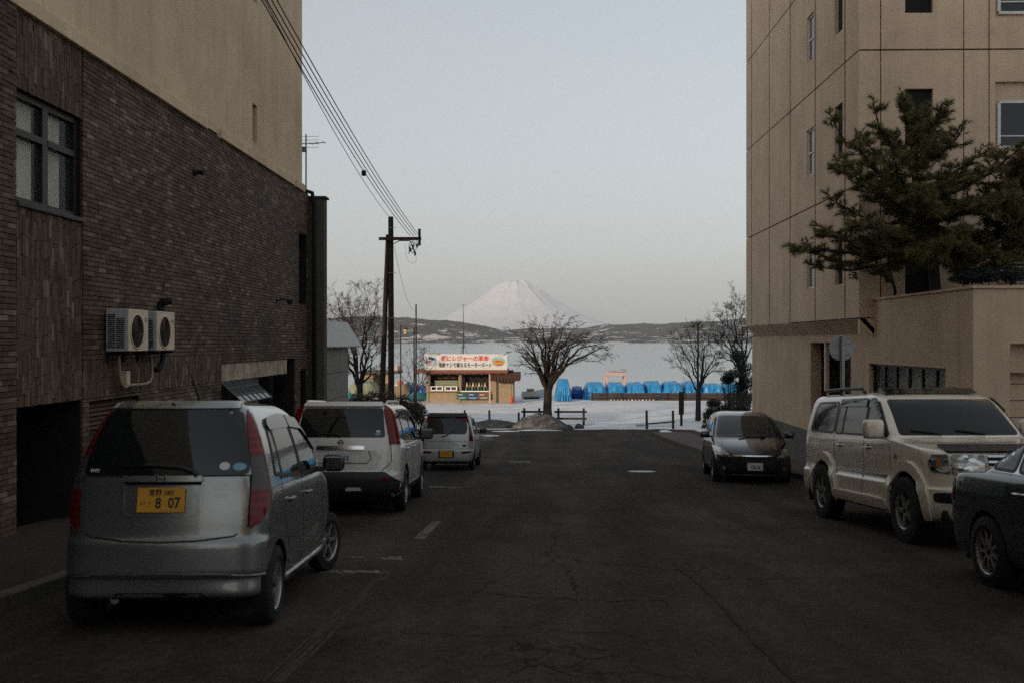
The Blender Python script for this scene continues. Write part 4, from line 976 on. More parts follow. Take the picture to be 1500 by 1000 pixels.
gl = c.patch('rear_window', [(-.587, 1.065), (.587, 1.065), (.572, 1.20), (.485, 1.505), (-.485, 1.505), (-.572, 1.20)], REAR, .004, M['carglass'], rnd=.05)
c.strip('hatch_seam', [(-.59, 1.06), (-.598, .95), (-.592, .72), (-.50, .655), (-.25, .628), (0, .622), (.25, .628), (.50, .655), (.592, .72), (.598, .95), (.59, 1.06)], REAR, .011, .0015, M['dark'])
c.strip('hatch_seam', [(-.6, 1.06), (.6, 1.06)], REAR, .009, .0045, M['dark'])
sp = c.patch('roof_spoiler', [(-.47, 1.510), (.47, 1.510), (.44, 1.555), (-.44, 1.555)], REAR, .022, M['silver'], rnd=.02, th=.03)
m = MB(); p, n = c.hit(REAR, 0, 1.535); m.lathe([(.014, -.01), (.014, .012), (.006, .016)], 10, Matrix.Translation(p + n * .02), 'Y'); m.build('washer_jet', M['blackp'], sp)
V55 = oblique(42)
def lampline(u0, v0, u1, v1, k): return [(u0 + (u1 - u0) * t / k, v0 + (v1 - v0) * t / k) for t in range(k + 1)]
# lamps wrap the rear corner: given in a view turned 42 degrees off the tail
def corner_uv(c, view, x, z, side=False, yy=None):
    p, n = (c.hit(REAR, x, z) if not side else c.hit(SR, yy, z)); return (p.dot(view[1]), z)
li = lambda z: corner_uv(c, V55, .598 - .100 * max(0, (z - 1.08) / .42), z)
def lo_(z):
    yy = -1.44 + .16 * max(0, (z - 1.0) / .5) + (.0 if z > .8 else -.02); return corner_uv(c, V55, 0, z, True, yy)
FT = [(.70, .04), (.735, .42), (.78, .74), (.86, .95), (.96, 1.0), (1.08, 1.0), (1.19, 1.0), (1.30, .95), (1.42, .80), (1.51, .45)]
def lamp(z0, z1, mat, nm, cut=0.0):
    zs = frange(z0, z1, 8); inn = [li(z) for z in zs]; out = []
    for z, a in zip(zs, inn):
        b = lo_(z); out.append((a[0] + interp(FT, z) * (b[0] - a[0]), z))
    c.patch(nm, inn + out[::-1], V55, .012, mat, th=.02, mirror=True)
lamp(1.19, 1.51, M['tail'], 'tail_lamp'); lamp(.965, 1.188, M['tailg'], 'reversing_lamp'); lamp(.70, .963, M['tail'], 'brake_lamp', 1)
rec = c.patch('plate_recess', [(-.265, .80), (.265, .80), (.275, 1.02), (-.275, 1.02)], REAR, .003, M['silver'], rnd=.06, th=.012)
c.strip('recess_edge', [(-.275, 1.02), (-.27, .82), (-.22, .795), (.22, .795), (.27, .82), (.275, 1.02)], REAR, .014, .007, M['silver'])
c.patch('recess_shadow_lip', [(-.272, 1.0), (.272, 1.0), (.272, 1.028), (-.272, 1.028)], REAR, .006, M['dark'])
gar = c.patch('hatch_garnish', [(-.275, 1.020), (.275, 1.020), (.275, 1.058), (-.275, 1.058)], REAR, .035, M['silver'], rnd=.012, th=.04)
plate(c, REAR, .90, .33, .165, M['plate_y'], M['kpaint'], ('室蘭 580', .046, 0, .048, .0009, 1.0), [('い', .040, -.125, -.022, .0006, 1.0), ('・', .05, -.075, -.022, .001, 1.0), ('8', .100, -.018, -.022, .0026, .85), ('07', .100, .092, -.022, .0026, .85)], off=.02)
p, n = c.hit(REAR, 0, 1.04); em = MB(); T = Matrix.Translation(p + n * .042)
for (a, b, d, e) in ((-.034, -.020, -.024, .024), (.020, .034, -.024, .024), (-.020, .020, -.006, .006)): em.bbox(a, b, -.004, .004, d, e, .003, T)
em.build('emblem', M['chrome'], c.root)
c.text('model_badge', 'LIFE', REAR, .405, .985, .058, .002, M['alloy'], bold=.0014); c.text('trim_badge', 'DIVA', REAR, .405, .925, .040, .002, M['alloy'], bold=.0008)
c.text('window_sticker', '4WD', REAR, -.50, 1.095, .032, .0055, M['white'], bold=.0006)
def oval(cx, cz, a, b, n=18): return [(cx + a * math.cos(2 * math.pi * i / n), cz + b * math.sin(2 * math.pi * i / n)) for i in range(n)]
c.patch('white_sticker', oval(.415, 1.125, .036, .027), REAR, .0058, M['white'], th=.002); c.patch('blue_sticker', oval(.515, 1.12, .046, .026), REAR, .0058, M['lblue'], th=.002)
w = MB(); q = [c.hit(REAR, u, v) for u, v in ((-.30, 1.12), (-.1, 1.128), (.12, 1.115), (.21, 1.085), (.235, 1.05))]; w.tube([p + n * .022 for p, n in q], [.008, .012, .014, .017, .02], 8); w.build('rear_wiper', M['blackp'], c.root, smooth=True)
p, n = c.hit(TOP, .12, -1.18); w = MB(); w.tube([p, p + Vector((-.035, -.10, .16)), p + Vector((-.06, -.17, .28))], [.012, .006, .004], 6); w.lathe([(.03, 0), (.022, .02), (.01, .03)], 12, Matrix.Translation(p)); w.build('roof_antenna', M['blackp'], c.root)
for vw_ in (SR, SL): c.strip('bumper_seam', [(-1.47, .70), (-1.44, .655), (-1.46, .60), (-1.50, .56)], vw_, .008, .0015, M['dark'])
# bumper crease and lower lip
c.strip('bumper_lip', [(-.70, .385), (-.4, .40), (0, .405), (.4, .40), (.70, .385)], REAR, .022, .012, M['silver'], th=.02)
c.patch('diffuser', [(-.38, .20), (.38, .20), (.30, .285), (-.30, .285)], REAR, .004, M['blackp'], rnd=.03)
# side glass, pillars, doors
c.patch('rear_quarter_glass', [(-1.20, 1.05), (-.98, 1.03), (-.98, 1.36), (-1.08, 1.36)], SR, .004, M['carglass'], rnd=.03, mirror=True)
c.patch('side_window', [(-1.02, 1.025), (-.32, 1.00), (-.32, 1.43), (-.93, 1.40)], SR, .005, M['carglass'], rnd=.05, mirror=True)
c.patch('side_window', [(-.25, 1.00), (.78, .985), (.52, 1.20), (.22, 1.42), (-.25, 1.43)], SR, .005, M['carglass'], rnd=.05, mirror=True)
c.patch('window_visor', [(-1.04, 1.36), (-.34, 1.37), (-.34, 1.47), (-.60, 1.475), (-.98, 1.45), (-1.06, 1.41)], SR, .020, M['carglass'], rnd=.03, th=.02, mirror=True)
c.patch('window_visor', [(-.30, 1.37), (.15, 1.35), (.52, 1.15), (.58, 1.17), (.26, 1.42), (-.30, 1.47)], SR, .020, M['carglass'], rnd=.03, th=.02, mirror=True)
for y in (-1.00, -.285): c.strip('door_seam', [(y, 1.0), (y, .45), (y - .0, .30)] if y > -.5 else [(-1.03, 1.02), (-1.00, .75), (-.86, .50), (-.80, .33)], SR, .008, .0015, M['dark'])
c.strip('door_seam', [(.66, .98), (.72, .6), (.70, .30)], SR, .008, .0015, M['dark']); c.strip('belt_moulding', [(-1.02, 1.015), (.76, .978)], SR, .018, .008, M['blackp'])
c.patch('side_skirt', [(-.88, .20), (.86, .20), (.86, .285), (-.88, .285)], SR, .016, M['silver'], rnd=.02, th=.03, mirror=True)
for u in (-.80, -.10): handle_part(c, SR, u, .845, M['silver']); handle_part(c, SL, u, .845, M['silver'])
mirror_part(c, .86, .50, 1.045, 1, M['blackp'], (.20, .10, .15)); mirror_part(c, -.86, .50, 1.045, -1, M['blackp'], (.20, .10, .15))
c.patch('windscreen', [(-.60, 1.04), (.60, 1.04), (.48, 1.44), (-.48, 1.44)], FRONT, .004, M['shield'], rnd=.05)
c.patch('head_lamp', [(.40, .66), (.66, .70), (.66, .85), (.45, .84)], FRONT, .008, M['lens'], rnd=.04, mirror=True)
c.patch('fuel_flap', [(-1.20, .80), (-1.02, .80), (-1.02, .95), (-1.20, .95)], SL, .002, M['silver'], rnd=.03)
for sx in (-1, 1):
    c.wheel(sx * .655, -1.22, .275, .15, st_kei); c.wheel(sx * .655, 1.20, .275, .15, st_kei, steer=R(-17))
m = MB(); m.tube([(-.32, -1.3, .24), (-.32, -1.62, .235)], .03, 10); m.build('exhaust', M['steel'], c.root)
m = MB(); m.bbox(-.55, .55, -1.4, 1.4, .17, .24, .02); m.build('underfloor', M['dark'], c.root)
c.place(-2.68, 8.50, -2.4, sc=(1, 1, 1.035))

# ---- white SUV ahead of it
st_suv = wheel_style(.345, .215, .20, 5, .030)
c = Car('parked_car', 'white SUV with tall red tail lamps and dark bumper, second car along the brick hotel', [
    (.25, -2.10, 2.10, .74, .22, .3, .03, .12), (.30, -2.22, 2.22, .84, .24, .34, .05, .16), (.42, -2.28, 2.28, .885, .24, .36, .06, .18), (.60, -2.29, 2.30, .892, .24, .38, .06, .2), (.66, -2.26, 2.30, .890, .22, .38, .06, .2), (.85, -2.25, 2.25, .888, .2, .38, .06, .2),
    (.98, -2.245, 2.10, .882, .2, .36, .06, .18), (1.06, -2.235, 1.55, .872, .18, .34, .06, .14), (1.12, -2.225, 1.30, .855, .17, .30, .06, .12), (1.25, -2.19, 1.08, .83, .16, .28, .06, .10), (1.42, -2.13, .82, .785, .15, .26, .06, .10), (1.55, -2.07, .60, .74, .14, .24, .06, .10), (1.62, -2.02, .42, .70, .14, .22, .06, .10), (1.665, -1.95, .22, .63, .14, .20, .05, .08), (1.685, -1.75, -.05, .50, .12, .16, .04, .06), (1.695, -1.5, -.4, .3, .1, .1, .02, .04)],
    M['pearl'], L=4.58, plan=(.02, .08), arches=((-1.34, .345), (1.29, .345)), arch_r=.405)
c.patch('rear_window', [(-.66, 1.165), (.66, 1.165), (.60, 1.60), (-.60, 1.60)], REAR, .004, M['carglass'], rnd=.05)
c.patch('rear_bumper', [(-.86, .28), (.86, .28), (.885, .50), (.66, .655), (-.66, .655), (-.885, .50)], REAR, .014, M['blackp'], rnd=.03, th=.03)
c.patch('roof_spoiler', [(-.60, 1.607), (.60, 1.607), (.57, 1.66), (-.57, 1.66)], REAR, .045, M['pearl'], rnd=.02, th=.06)
V40 = oblique(38)
zs = frange(1.06, 1.66, 6); inn = [corner_uv(c, V40, 0.715 - .13 * max(0, (z - 1.12) / .54), z) for z in zs]; out = [corner_uv(c, V40, 0, z, True, -1.98 + .09 * max(0, (z - 1.15) / .5)) for z in zs]
c.patch('tail_lamp', inn + out[::-1], V40, .014, M['tail'], rnd=.015, th=.03, mirror=True)
c.strip('hatch_seam', [(-.74, 1.06), (-.76, .80), (-.60, .66)], REAR, .010, .002, M['dark']); c.strip('hatch_seam', [(.74, 1.06), (.76, .80), (.60, .66)], REAR, .010, .002, M['dark'])
c.patch('plate_recess', [(-.40, .79), (.34, .79), (.40, .86), (.34, .965), (-.40, .965)], REAR, .003, M['pearl'], rnd=.03)
c.strip('recess_edge', [(-.44, .97), (-.46, .86), (-.40, .785), (.40, .785), (.46, .86), (.42, .97)], REAR, .014, .006, M['conc'])
c.patch('hatch_handle_bar', [(-.36, .985), (.36, .985), (.35, 1.04), (-.35, 1.04)], REAR, .03, M['chrome'], rnd=.015, th=.035)
plate(c, REAR, .87, .33, .15, M['plate_w'], M['kpaint'], None, [('13', .095, .085, -.01, .003, .9)], off=.014)
p, n = c.hit(REAR, 0, 1.09); em = MB(); em.lathe([(.034, -.004), (.044, -.004), (.044, .006), (.034, .006), (.034, -.004)], 24, Matrix.Translation(p + n * .006), 'Y', close=False); em.bbox(-.05, .05, -.004, .006, -.010, .010, .003, Matrix.Translation(p + n * .006)); em.build('emblem', M['chrome'], c.root)
c.patch('fog_reflector', oval(.66, .535, .042, .036), REAR, .018, M['tail'], mirror=True); c.patch('bumper_badge', [(.08, .385), (.33, .385), (.30, .43), (.11, .43)], REAR, .02, M['plate_w'], rnd=.01)
c.patch('blue_sticker', oval(.55, 1.215, .05, .02), REAR, .006, M['lblue'], th=.002); c.patch('white_sticker', oval(.55, 1.255, .035, .018), REAR, .006, M['white'], th=.002)
w = MB(); q = [c.hit(REAR, u, v) for u, v in ((-.42, 1.21), (-.1, 1.215), (.0, 1.18))]; w.tube([p + n * .022 for p, n in q], [.008, .012, .018], 8); w.build('rear_wiper', M['blackp'], c.root)
c.patch('rear_quarter_glass', [(-1.98, 1.20), (-1.48, 1.13), (-1.48, 1.50), (-1.86, 1.51)], SR, .004, M['carglass'], rnd=.05, mirror=True)
c.patch('side_window', [(-1.42, 1.12), (-.48, 1.10), (-.48, 1.55), (-1.42, 1.54)], SR, .005, M['carglass'], rnd=.05, mirror=True)
c.patch('side_window', [(-.40, 1.10), (.85, 1.08), (.30, 1.50), (.1, 1.55), (-.40, 1.55)], SR, .005, M['carglass'], rnd=.05, mirror=True)
c.patch('window_visor', [(-1.44, 1.47), (-.46, 1.48), (-.46, 1.59), (-1.44, 1.58)], SR, .022, M['carglass'], rnd=.03, th=.02, mirror=True); c.patch('window_visor', [(-.42, 1.48), (.14, 1.47), (.52, 1.26), (.56, 1.31), (.2, 1.57), (-.42, 1.59)], SR, .022, M['carglass'], rnd=.03, th=.02, mirror=True)
for pts in ([(-1.46, 1.1), (-1.42, .8), (-1.0, .62), (-.95, .36)], [(-.44, 1.1), (-.44, .36)], [(.80, 1.06), (.84, .7), (.8, .36)]): c.strip('door_seam', pts, SR, .009, .002, M['dark'])
c.patch('sill_cladding', [(-.98, .25), (.92, .25), (.92, .40), (-.98, .40)], SR, .012, M['blackp'], rnd=.02, mirror=True)
for u in (-1.22, -.22): handle_part(c, SR, u, .98, M['pearl'], .2); handle_part(c, SL, u, .98, M['pearl'], .2)
mirror_part(c, 1.02, .62, 1.16, 1, M['blackp'], (.24, .13, .19)); mirror_part(c, -1.02, .62, 1.16, -1, M['blackp'], (.24, .13, .19))
c.patch('windscreen', [(-.72, 1.16), (.72, 1.16), (.64, 1.56), (-.64, 1.56)], FRONT, .004, M['shield'], rnd=.05); c.patch('head_lamp', [(.52, .80), (.82, .82), (.82, 1.0), (.55, .98)], FRONT, .008, M['lens'], rnd=.04, mirror=True)
for sx in (-1, 1):
    m = MB(); m.tube([(sx * .60, -1.75, 1.66), (sx * .62, -1.65, 1.71), (sx * .62, -.3, 1.715), (sx * .60, -.1, 1.68)], .02, 8); m.build('roof_rail', M['pearl'], c.root)
    for y in (-1.34, 1.29): c.wheel(sx * .79, y, .345, .20, st_suv)
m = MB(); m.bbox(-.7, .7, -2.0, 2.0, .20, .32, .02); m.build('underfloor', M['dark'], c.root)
c.place(-2.93, 16.95, -1.0)

# ---- silver-white kei hatchback, farthest on that side
st_k3 = wheel_style(.265, .17, .145, 7, .02)
c = Car('parked_car', 'small silver white hatchback with dark roof spoiler, farthest car along the brick hotel side', [
    (.20, -1.52, 1.55, .60, .2, .25, .02, .1), (.25, -1.66, 1.66, .69, .2, .3, .03, .14), (.40, -1.69, 1.69, .725, .2, .32, .04, .16), (.52, -1.695, 1.70, .735, .2, .34, .05, .17), (.565, -1.655, 1.69, .733, .18, .35, .05, .17), (.75, -1.645, 1.64, .73, .17, .36, .05, .18), (.88, -1.635, 1.45, .722, .16, .35, .05, .17), (.95, -1.625, 1.1, .712, .16, .32, .05, .14), (1.02, -1.60, .92, .695, .15, .28, .05, .11), (1.15, -1.55, .72, .665, .14, .26, .05, .1), (1.3, -1.48, .48, .625, .14, .24, .05, .1), (1.4, -1.42, .28, .585, .14, .22, .05, .1), (1.46, -1.38, .1, .55, .14, .2, .05, .1), (1.50, -1.30, -.15, .47, .13, .17, .05, .08), (1.52, -1.1, -.4, .33, .1, .12, .03, .05), (1.525, -.95, -.6, .2, .1, .1, .02, .03)],
    M['kwhite'], L=3.40, plan=(.02, .1), arches=((-1.2, .265), (1.19, .265)), arch_r=.31)
c.patch('rear_window', [(-.52, .955), (.52, .955), (.55, 1.12), (.49, 1.375), (-.49, 1.375), (-.55, 1.12)], REAR, .004, M['carglass'], rnd=.06)
c.patch('roof_spoiler', [(-.53, 1.385), (.53, 1.385), (.49, 1.475), (-.49, 1.475)], REAR, .05, M['blackp'], rnd=.02, th=.06)
V40 = oblique(35)
def lmp(z0, z1, mat, nm):
    zs = frange(z0, z1, 4); inn = [corner_uv(c, V40, .60 - .05 * max(0, (z - 1.0) / .4), z) for z in zs]; out = [corner_uv(c, V40, 0, z, True, -1.52 + .10 * max(0, (z - .95) / .45)) for z in zs]; c.patch(nm, inn + out[::-1], V40, .012, mat, rnd=.015, th=.02, mirror=True)
lmp(1.06, 1.38, M['tail'], 'tail_lamp'); lmp(.90, 1.055, M['tailg'], 'reversing_lamp'); lmp(.78, .897, M['tail'], 'brake_lamp')
c.strip('hatch_seam', [(-.60, .95), (-.61, .60), (-.56, .572), (.56, .572), (.61, .60), (.60, .95)], REAR, .010, .002, M['dark']); c.strip('hatch_crease', [(-.55, .775), (.55, .775)], REAR, .010, .002, M['dark'])
plate(c, REAR, .435, .33, .165, M['plate_y'], M['kpaint'], None, [('・・', .10, 0, 0.0, .004, 1.0)], off=.01)
c.patch('plate_surround', [(-.21, .33), (.21, .33), (.21, .53), (-.21, .53)], REAR, .003, M['blackp'], rnd=.02)
c.patch('bumper_reflector', [(.40, .445), (.63, .46), (.63, .51), (.40, .505)], REAR, .006, M['tail'], rnd=.02, mirror=True); c.patch('model_badge', [(.42, .63), (.52, .63), (.52, .68), (.42, .68)], REAR, .003, M['frame'], th=.003)
w = MB(); q = [c.hit(REAR, u, v) for u, v in ((-.12, .88), (.02, .93), (.22, 1.06))]; w.tube([p + n * .022 for p, n in q], [.018, .012, .008], 8); w.build('rear_wiper', M['blackp'], c.root)
c.patch('side_window', [(-1.18, .99), (-.30, .97), (-.30, 1.36), (-1.05, 1.34)], SR, .005, M['carglass'], rnd=.05, mirror=True); c.patch('side_window', [(-.24, .97), (.76, .95), (.2, 1.33), (-.24, 1.36)], SR, .005, M['carglass'], rnd=.05, mirror=True)
mirror_part(c, .85, .5, 1.02, 1, M['blackp'], (.2, .1, .15)); mirror_part(c, -.85, .5, 1.02, -1, M['blackp'], (.2, .1, .15))
c.patch('windscreen', [(-.58, 1.02), (.58, 1.02), (.5, 1.38), (-.5, 1.38)], FRONT, .004, M['shield'], rnd=.05); c.patch('head_lamp', [(.42, .62), (.66, .66), (.66, .82), (.46, .8)], FRONT, .008, M['lens'], rnd=.04, mirror=True)
for u in (-.8, -.1): handle_part(c, SR, u, .82, M['kwhite']); handle_part(c, SL, u, .82, M['kwhite'])
for sx in (-1, 1):
    for y in (-1.2, 1.19): c.wheel(sx * .65, y, .265, .145, st_k3)
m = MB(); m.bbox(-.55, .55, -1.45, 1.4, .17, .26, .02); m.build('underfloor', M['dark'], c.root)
c.place(-2.32, 27.9, 0.5)

# ---- black people carrier facing the viewer
st_w = wheel_style(.315, .195, .19, 7, .022, True)
c = Car('parked_car', 'black low estate car facing the viewer with slanted headlamps, by the panel hotel pavement', [
    (.17, -2.0, 2.02, .72, .25, .3, .03, .14), (.22, -2.18, 2.20, .80, .28, .36, .05, .20), (.34, -2.25, 2.26, .84, .28, .40, .06, .24), (.50, -2.27, 2.275, .8475, .28, .42, .06, .26), (.60, -2.27, 2.26, .8475, .26, .42, .06, .27), (.68, -2.26, 2.20, .845, .26, .42, .06, .28), (.78, -2.25, 2.02, .84, .26, .42, .06, .28), (.88, -2.24, 1.68, .832, .26, .40, .06, .24), (.95, -2.23, 1.36, .82, .24, .36, .06, .18), (1.0, -2.20, 1.22, .805, .22, .34, .06, .16), (1.15, -2.10, .90, .765, .2, .3, .06, .14), (1.32, -1.98, .52, .705, .2, .28, .06, .12), (1.45, -1.86, .20, .645, .18, .26, .06, .12), (1.52, -1.75, -.05, .59, .18, .24, .06, .1), (1.565, -1.55, -.35, .49, .16, .2, .05, .08), (1.585, -1.2, -.7, .32, .1, .12, .03, .05)],
    M['navy'], L=4.55, plan=(.03, .10), arches=((-1.33, .315), (1.42, .315)), arch_r=.365)
c.patch('windscreen', [(-.72, .985), (.72, .985), (.585, 1.46), (-.585, 1.46)], FRONT, .004, M['shield'], rnd=.06)
c.patch('head_lamp', [(.47, .575), (.60, .565), (.80, .62), (.83, .82), (.76, .825), (.62, .70)], FRONT, .010, M['lens'], rnd=.02, th=.03, mirror=True)
c.patch('grille', [(-.44, .50), (.44, .50), (.47, .585), (-.47, .585)], FRONT, .004, M['dark'], rnd=.03)
c.strip('grille_bar', [(-.46, .605), (-.2, .600), (0, .600), (.2, .600), (.46, .605)], FRONT, .026, .016, M['chrome'], th=.02)
p, n = c.hit(FRONT, 0, .63); em = MB(); em.lathe([(.05, -.004), (.06, -.004), (.06, .005), (.05, .005), (.05, -.004)], 24, Matrix.Translation(p + n * .008) @ Matrix.Scale(.7, 4, (0, 0, 1)), 'Y', close=False); em.lathe([(.02, -.004), (.028, -.004), (.028, .005), (.02, .005), (.02, -.004)], 20, Matrix.Translation(p + n * .009) @ Matrix.Scale(1.6, 4, (0, 0, 1)), 'Y', close=False); em.build('emblem', M['chrome'], c.root)
plate(c, FRONT, .375, .33, .165, M['plate_w'], M['kpaint'], None, [('12-14', .11, 0.01, -.02, .003, .8)], off=.016)
c.patch('lower_intake', [(-.46, .20), (.46, .20), (.50, .31), (-.50, .31)], FRONT, .003, M['dark'], rnd=.04); c.strip('bumper_lip', [(-.80, .215), (-.4, .19), (.4, .19), (.80, .215)], FRONT, .02, .014, M['navy'])
c.patch('fog_lamp', oval(.66, .325, .05, .045), FRONT, .006, M['lens'], mirror=True)
c.strip('bonnet_seam', [(-.66, .84), (-.5, .66), (-.46, .625)], FRONT, .008, .002, M['dark']); c.strip('bonnet_seam', [(.66, .84), (.5, .66), (.46, .625)], FRONT, .008, .002, M['dark'])
for vw in (SR,):
    c.patch('side_window', [(.98, .985), (.05, 1.00), (.05, 1.40), (.20, 1.38), (.55, 1.24)], vw, .005, M['carglass'], rnd=.05, mirror=True); c.patch('side_window', [(-.02, 1.0), (-.95, 1.02), (-.95, 1.42), (-.02, 1.42)], vw, .005, M['carglass'], rnd=.05, mirror=True); c.patch('rear_quarter_glass', [(-1.02, 1.03), (-1.75, 1.08), (-1.55, 1.38), (-1.02, 1.42)], vw, .005, M['carglass'], rnd=.05, mirror=True)
    c.patch('window_visor', [(.50, 1.22), (.22, 1.38), (-.95, 1.41), (-.95, 1.46), (.2, 1.44), (.56, 1.26)], vw, .016, M['carglass'], rnd=.02, mirror=True)
for pts in ([(1.0, .97), (1.05, .6), (1.0, .3)], [(.01, 1.0), (.0, .3)], [(-1.0, 1.0), (-.95, .7), (-.85, .3)]):
    c.strip('door_seam', pts, SR, .008, .002, M['dark']); c.strip('door_seam', pts, SL, .008, .002, M['dark'])
for u in (.12, -.82): handle_part(c, SR, u, .86, M['chrome'], .18); handle_part(c, SL, u, .86, M['chrome'], .18)
mirror_part(c, .96, .78, 1.03, 1, M['navy'], (.22, .12, .15)); mirror_part(c, -.96, .78, 1.03, -1, M['navy'], (.22, .12, .15))
for sx in (-1, 1):
    w = MB(); w.tube([(sx * .0 - .35, 1.23, 1.0), (.25 * sx, 1.28, 1.0)], .01, 6); w.build('wiper', M['blackp'], c.root)
    for y in (-1.33, 1.42): c.wheel(sx * .755, y, .315, .19, st_w)
m = MB(); m.bbox(-.7, .7, -2.0, 2.0, .14, .3, .02); m.build('underfloor', M['dark'], c.root)
c.patch('rear_window', [(-.62, 1.05), (.62, 1.05), (.52, 1.42), (-.52, 1.42)], REAR, .004, M['carglass'], rnd=.05); c.patch('tail_lamp', [(.5, .8), (.76, .8), (.74, 1.0), (.52, 1.0)], REAR, .008, M['tail'], rnd=.03, mirror=True)
c.place(4.98, 23.85, 180 + 5.5)

# ---- big cream off-roader facing the viewer
st_lc = wheel_style(.385, .225, .25, 5, .036)
c = Car('parked_car', 'large cream off-road wagon with roof rails and black bonnet guard, parked before the hotel annex', [
    (.29, -2.28, 2.20, .82, .2, .3, .03, .1), (.33, -2.40, 2.33, .90, .2, .34, .05, .14), (.46, -2.43, 2.39, .935, .2, .36, .05, .16), (.66, -2.43, 2.41, .94, .2, .36, .06, .17), (.70, -2.41, 2.37, .915, .2, .34, .05, .16), (.80, -2.40, 2.35, .905, .2, .32, .05, .15), (1.00, -2.39, 2.32, .905, .2, .30, .05, .15), (1.09, -2.385, 2.24, .902, .2, .30, .05, .14), (1.15, -2.38, 1.85, .898, .2, .30, .05, .12), (1.19, -2.375, 1.30, .89, .19, .28, .05, .10), (1.215, -2.37, 1.12, .885, .18, .17, .05, .10), (1.32, -2.345, .98, .865, .17, .15, .05, .09), (1.50, -2.30, .76, .825, .16, .14, .05, .08), (1.65, -2.25, .56, .785, .15, .14, .05, .08), (1.71, -2.21, .44, .76, .15, .14, .05, .08), (1.755, -2.15, .30, .715, .15, .18, .05, .07), (1.785, -2.0, .08, .62, .14, .16, .04, .06), (1.80, -1.7, -.3, .4, .1, .12, .02, .04)],
    M['cream_car'], L=4.86, plan=(.015, .05), arches=((-1.36, .385), (1.47, .385)), arch_r=.455)
lc = c
c.patch('windscreen', [(-.765, 1.245), (.765, 1.245), (.69, 1.69), (-.69, 1.69)], FRONT, .004, M['shield'], rnd=.05)
for sgn in (1, -1):
    q = lambda pts: [(sgn * u, v) for u, v in pts]
    c.patch('head_lamp', q([(.35, .845), (.70, .845), (.70, 1.055), (.35, 1.05)]), FRONT, .014, M['lens'], rnd=.02, th=.03)
    cv = (Vector((-sgn * math.sin(R(45)), -math.cos(R(45)), 0)), Vector((math.cos(R(45)), -sgn * math.sin(R(45)), 0)), Vector((0, 0, 1)))
    def cuv(x, z, side=False, yy=0):
        p, n = (c.hit(FRONT, sgn * x, z) if not side else c.hit(SR if sgn > 0 else SL, yy, z)); return (p.dot(cv[1]), z)
    c.patch('corner_lamp', [cuv(.71, .845), cuv(.71, 1.055), cuv(0, 1.05, True, 2.02), cuv(0, .96, True, 1.98), cuv(0, .87, True, 2.03)], cv, .014, M['amber' if False else 'lens'], rnd=.02, th=.03)
    c.patch('turn_lamp', [cuv(.78, .90), cuv(.78, 1.02), cuv(0, 1.02, True, 2.09), cuv(0, .92, True, 2.08)], cv, .0165, M['amber'], rnd=.02, th=.01)
    c.patch('fog_lamp_recess', q([(.52, .51), (.86, .53), (.86, .64), (.50, .64)]), FRONT, .004, M['blackp'], rnd=.04); c.patch('fog_lamp', q([(.58, .535), (.72, .535), (.72, .62), (.58, .62)]), FRONT, .012, M['lens'], rnd=.03)
c.patch('grille', [(-.33, .84), (.33, .84), (.33, 1.06), (-.33, 1.06)], FRONT, .006, M['dark'], rnd=.03)
for k in range(4): c.strip('grille_bar', [(-.33, .87 + k * .055), (.33, .87 + k * .055)], FRONT, .022, .02, M['chrome'], th=.02)
c.patch('bonnet_guard', [(-.72, 1.075), (.72, 1.075), (.72, 1.135), (-.72, 1.135)], FRONT, .035, M['blackp'], rnd=.02, th=.03)
c.patch('lower_intake', [(-.40, .47), (.40, .47), (.40, .62), (-.40, .62)], FRONT, .004, M['dark'], rnd=.04); plate(c, FRONT, .60, .33, .165, M['plate_w'], M['kpaint'], None, [], off=.02)
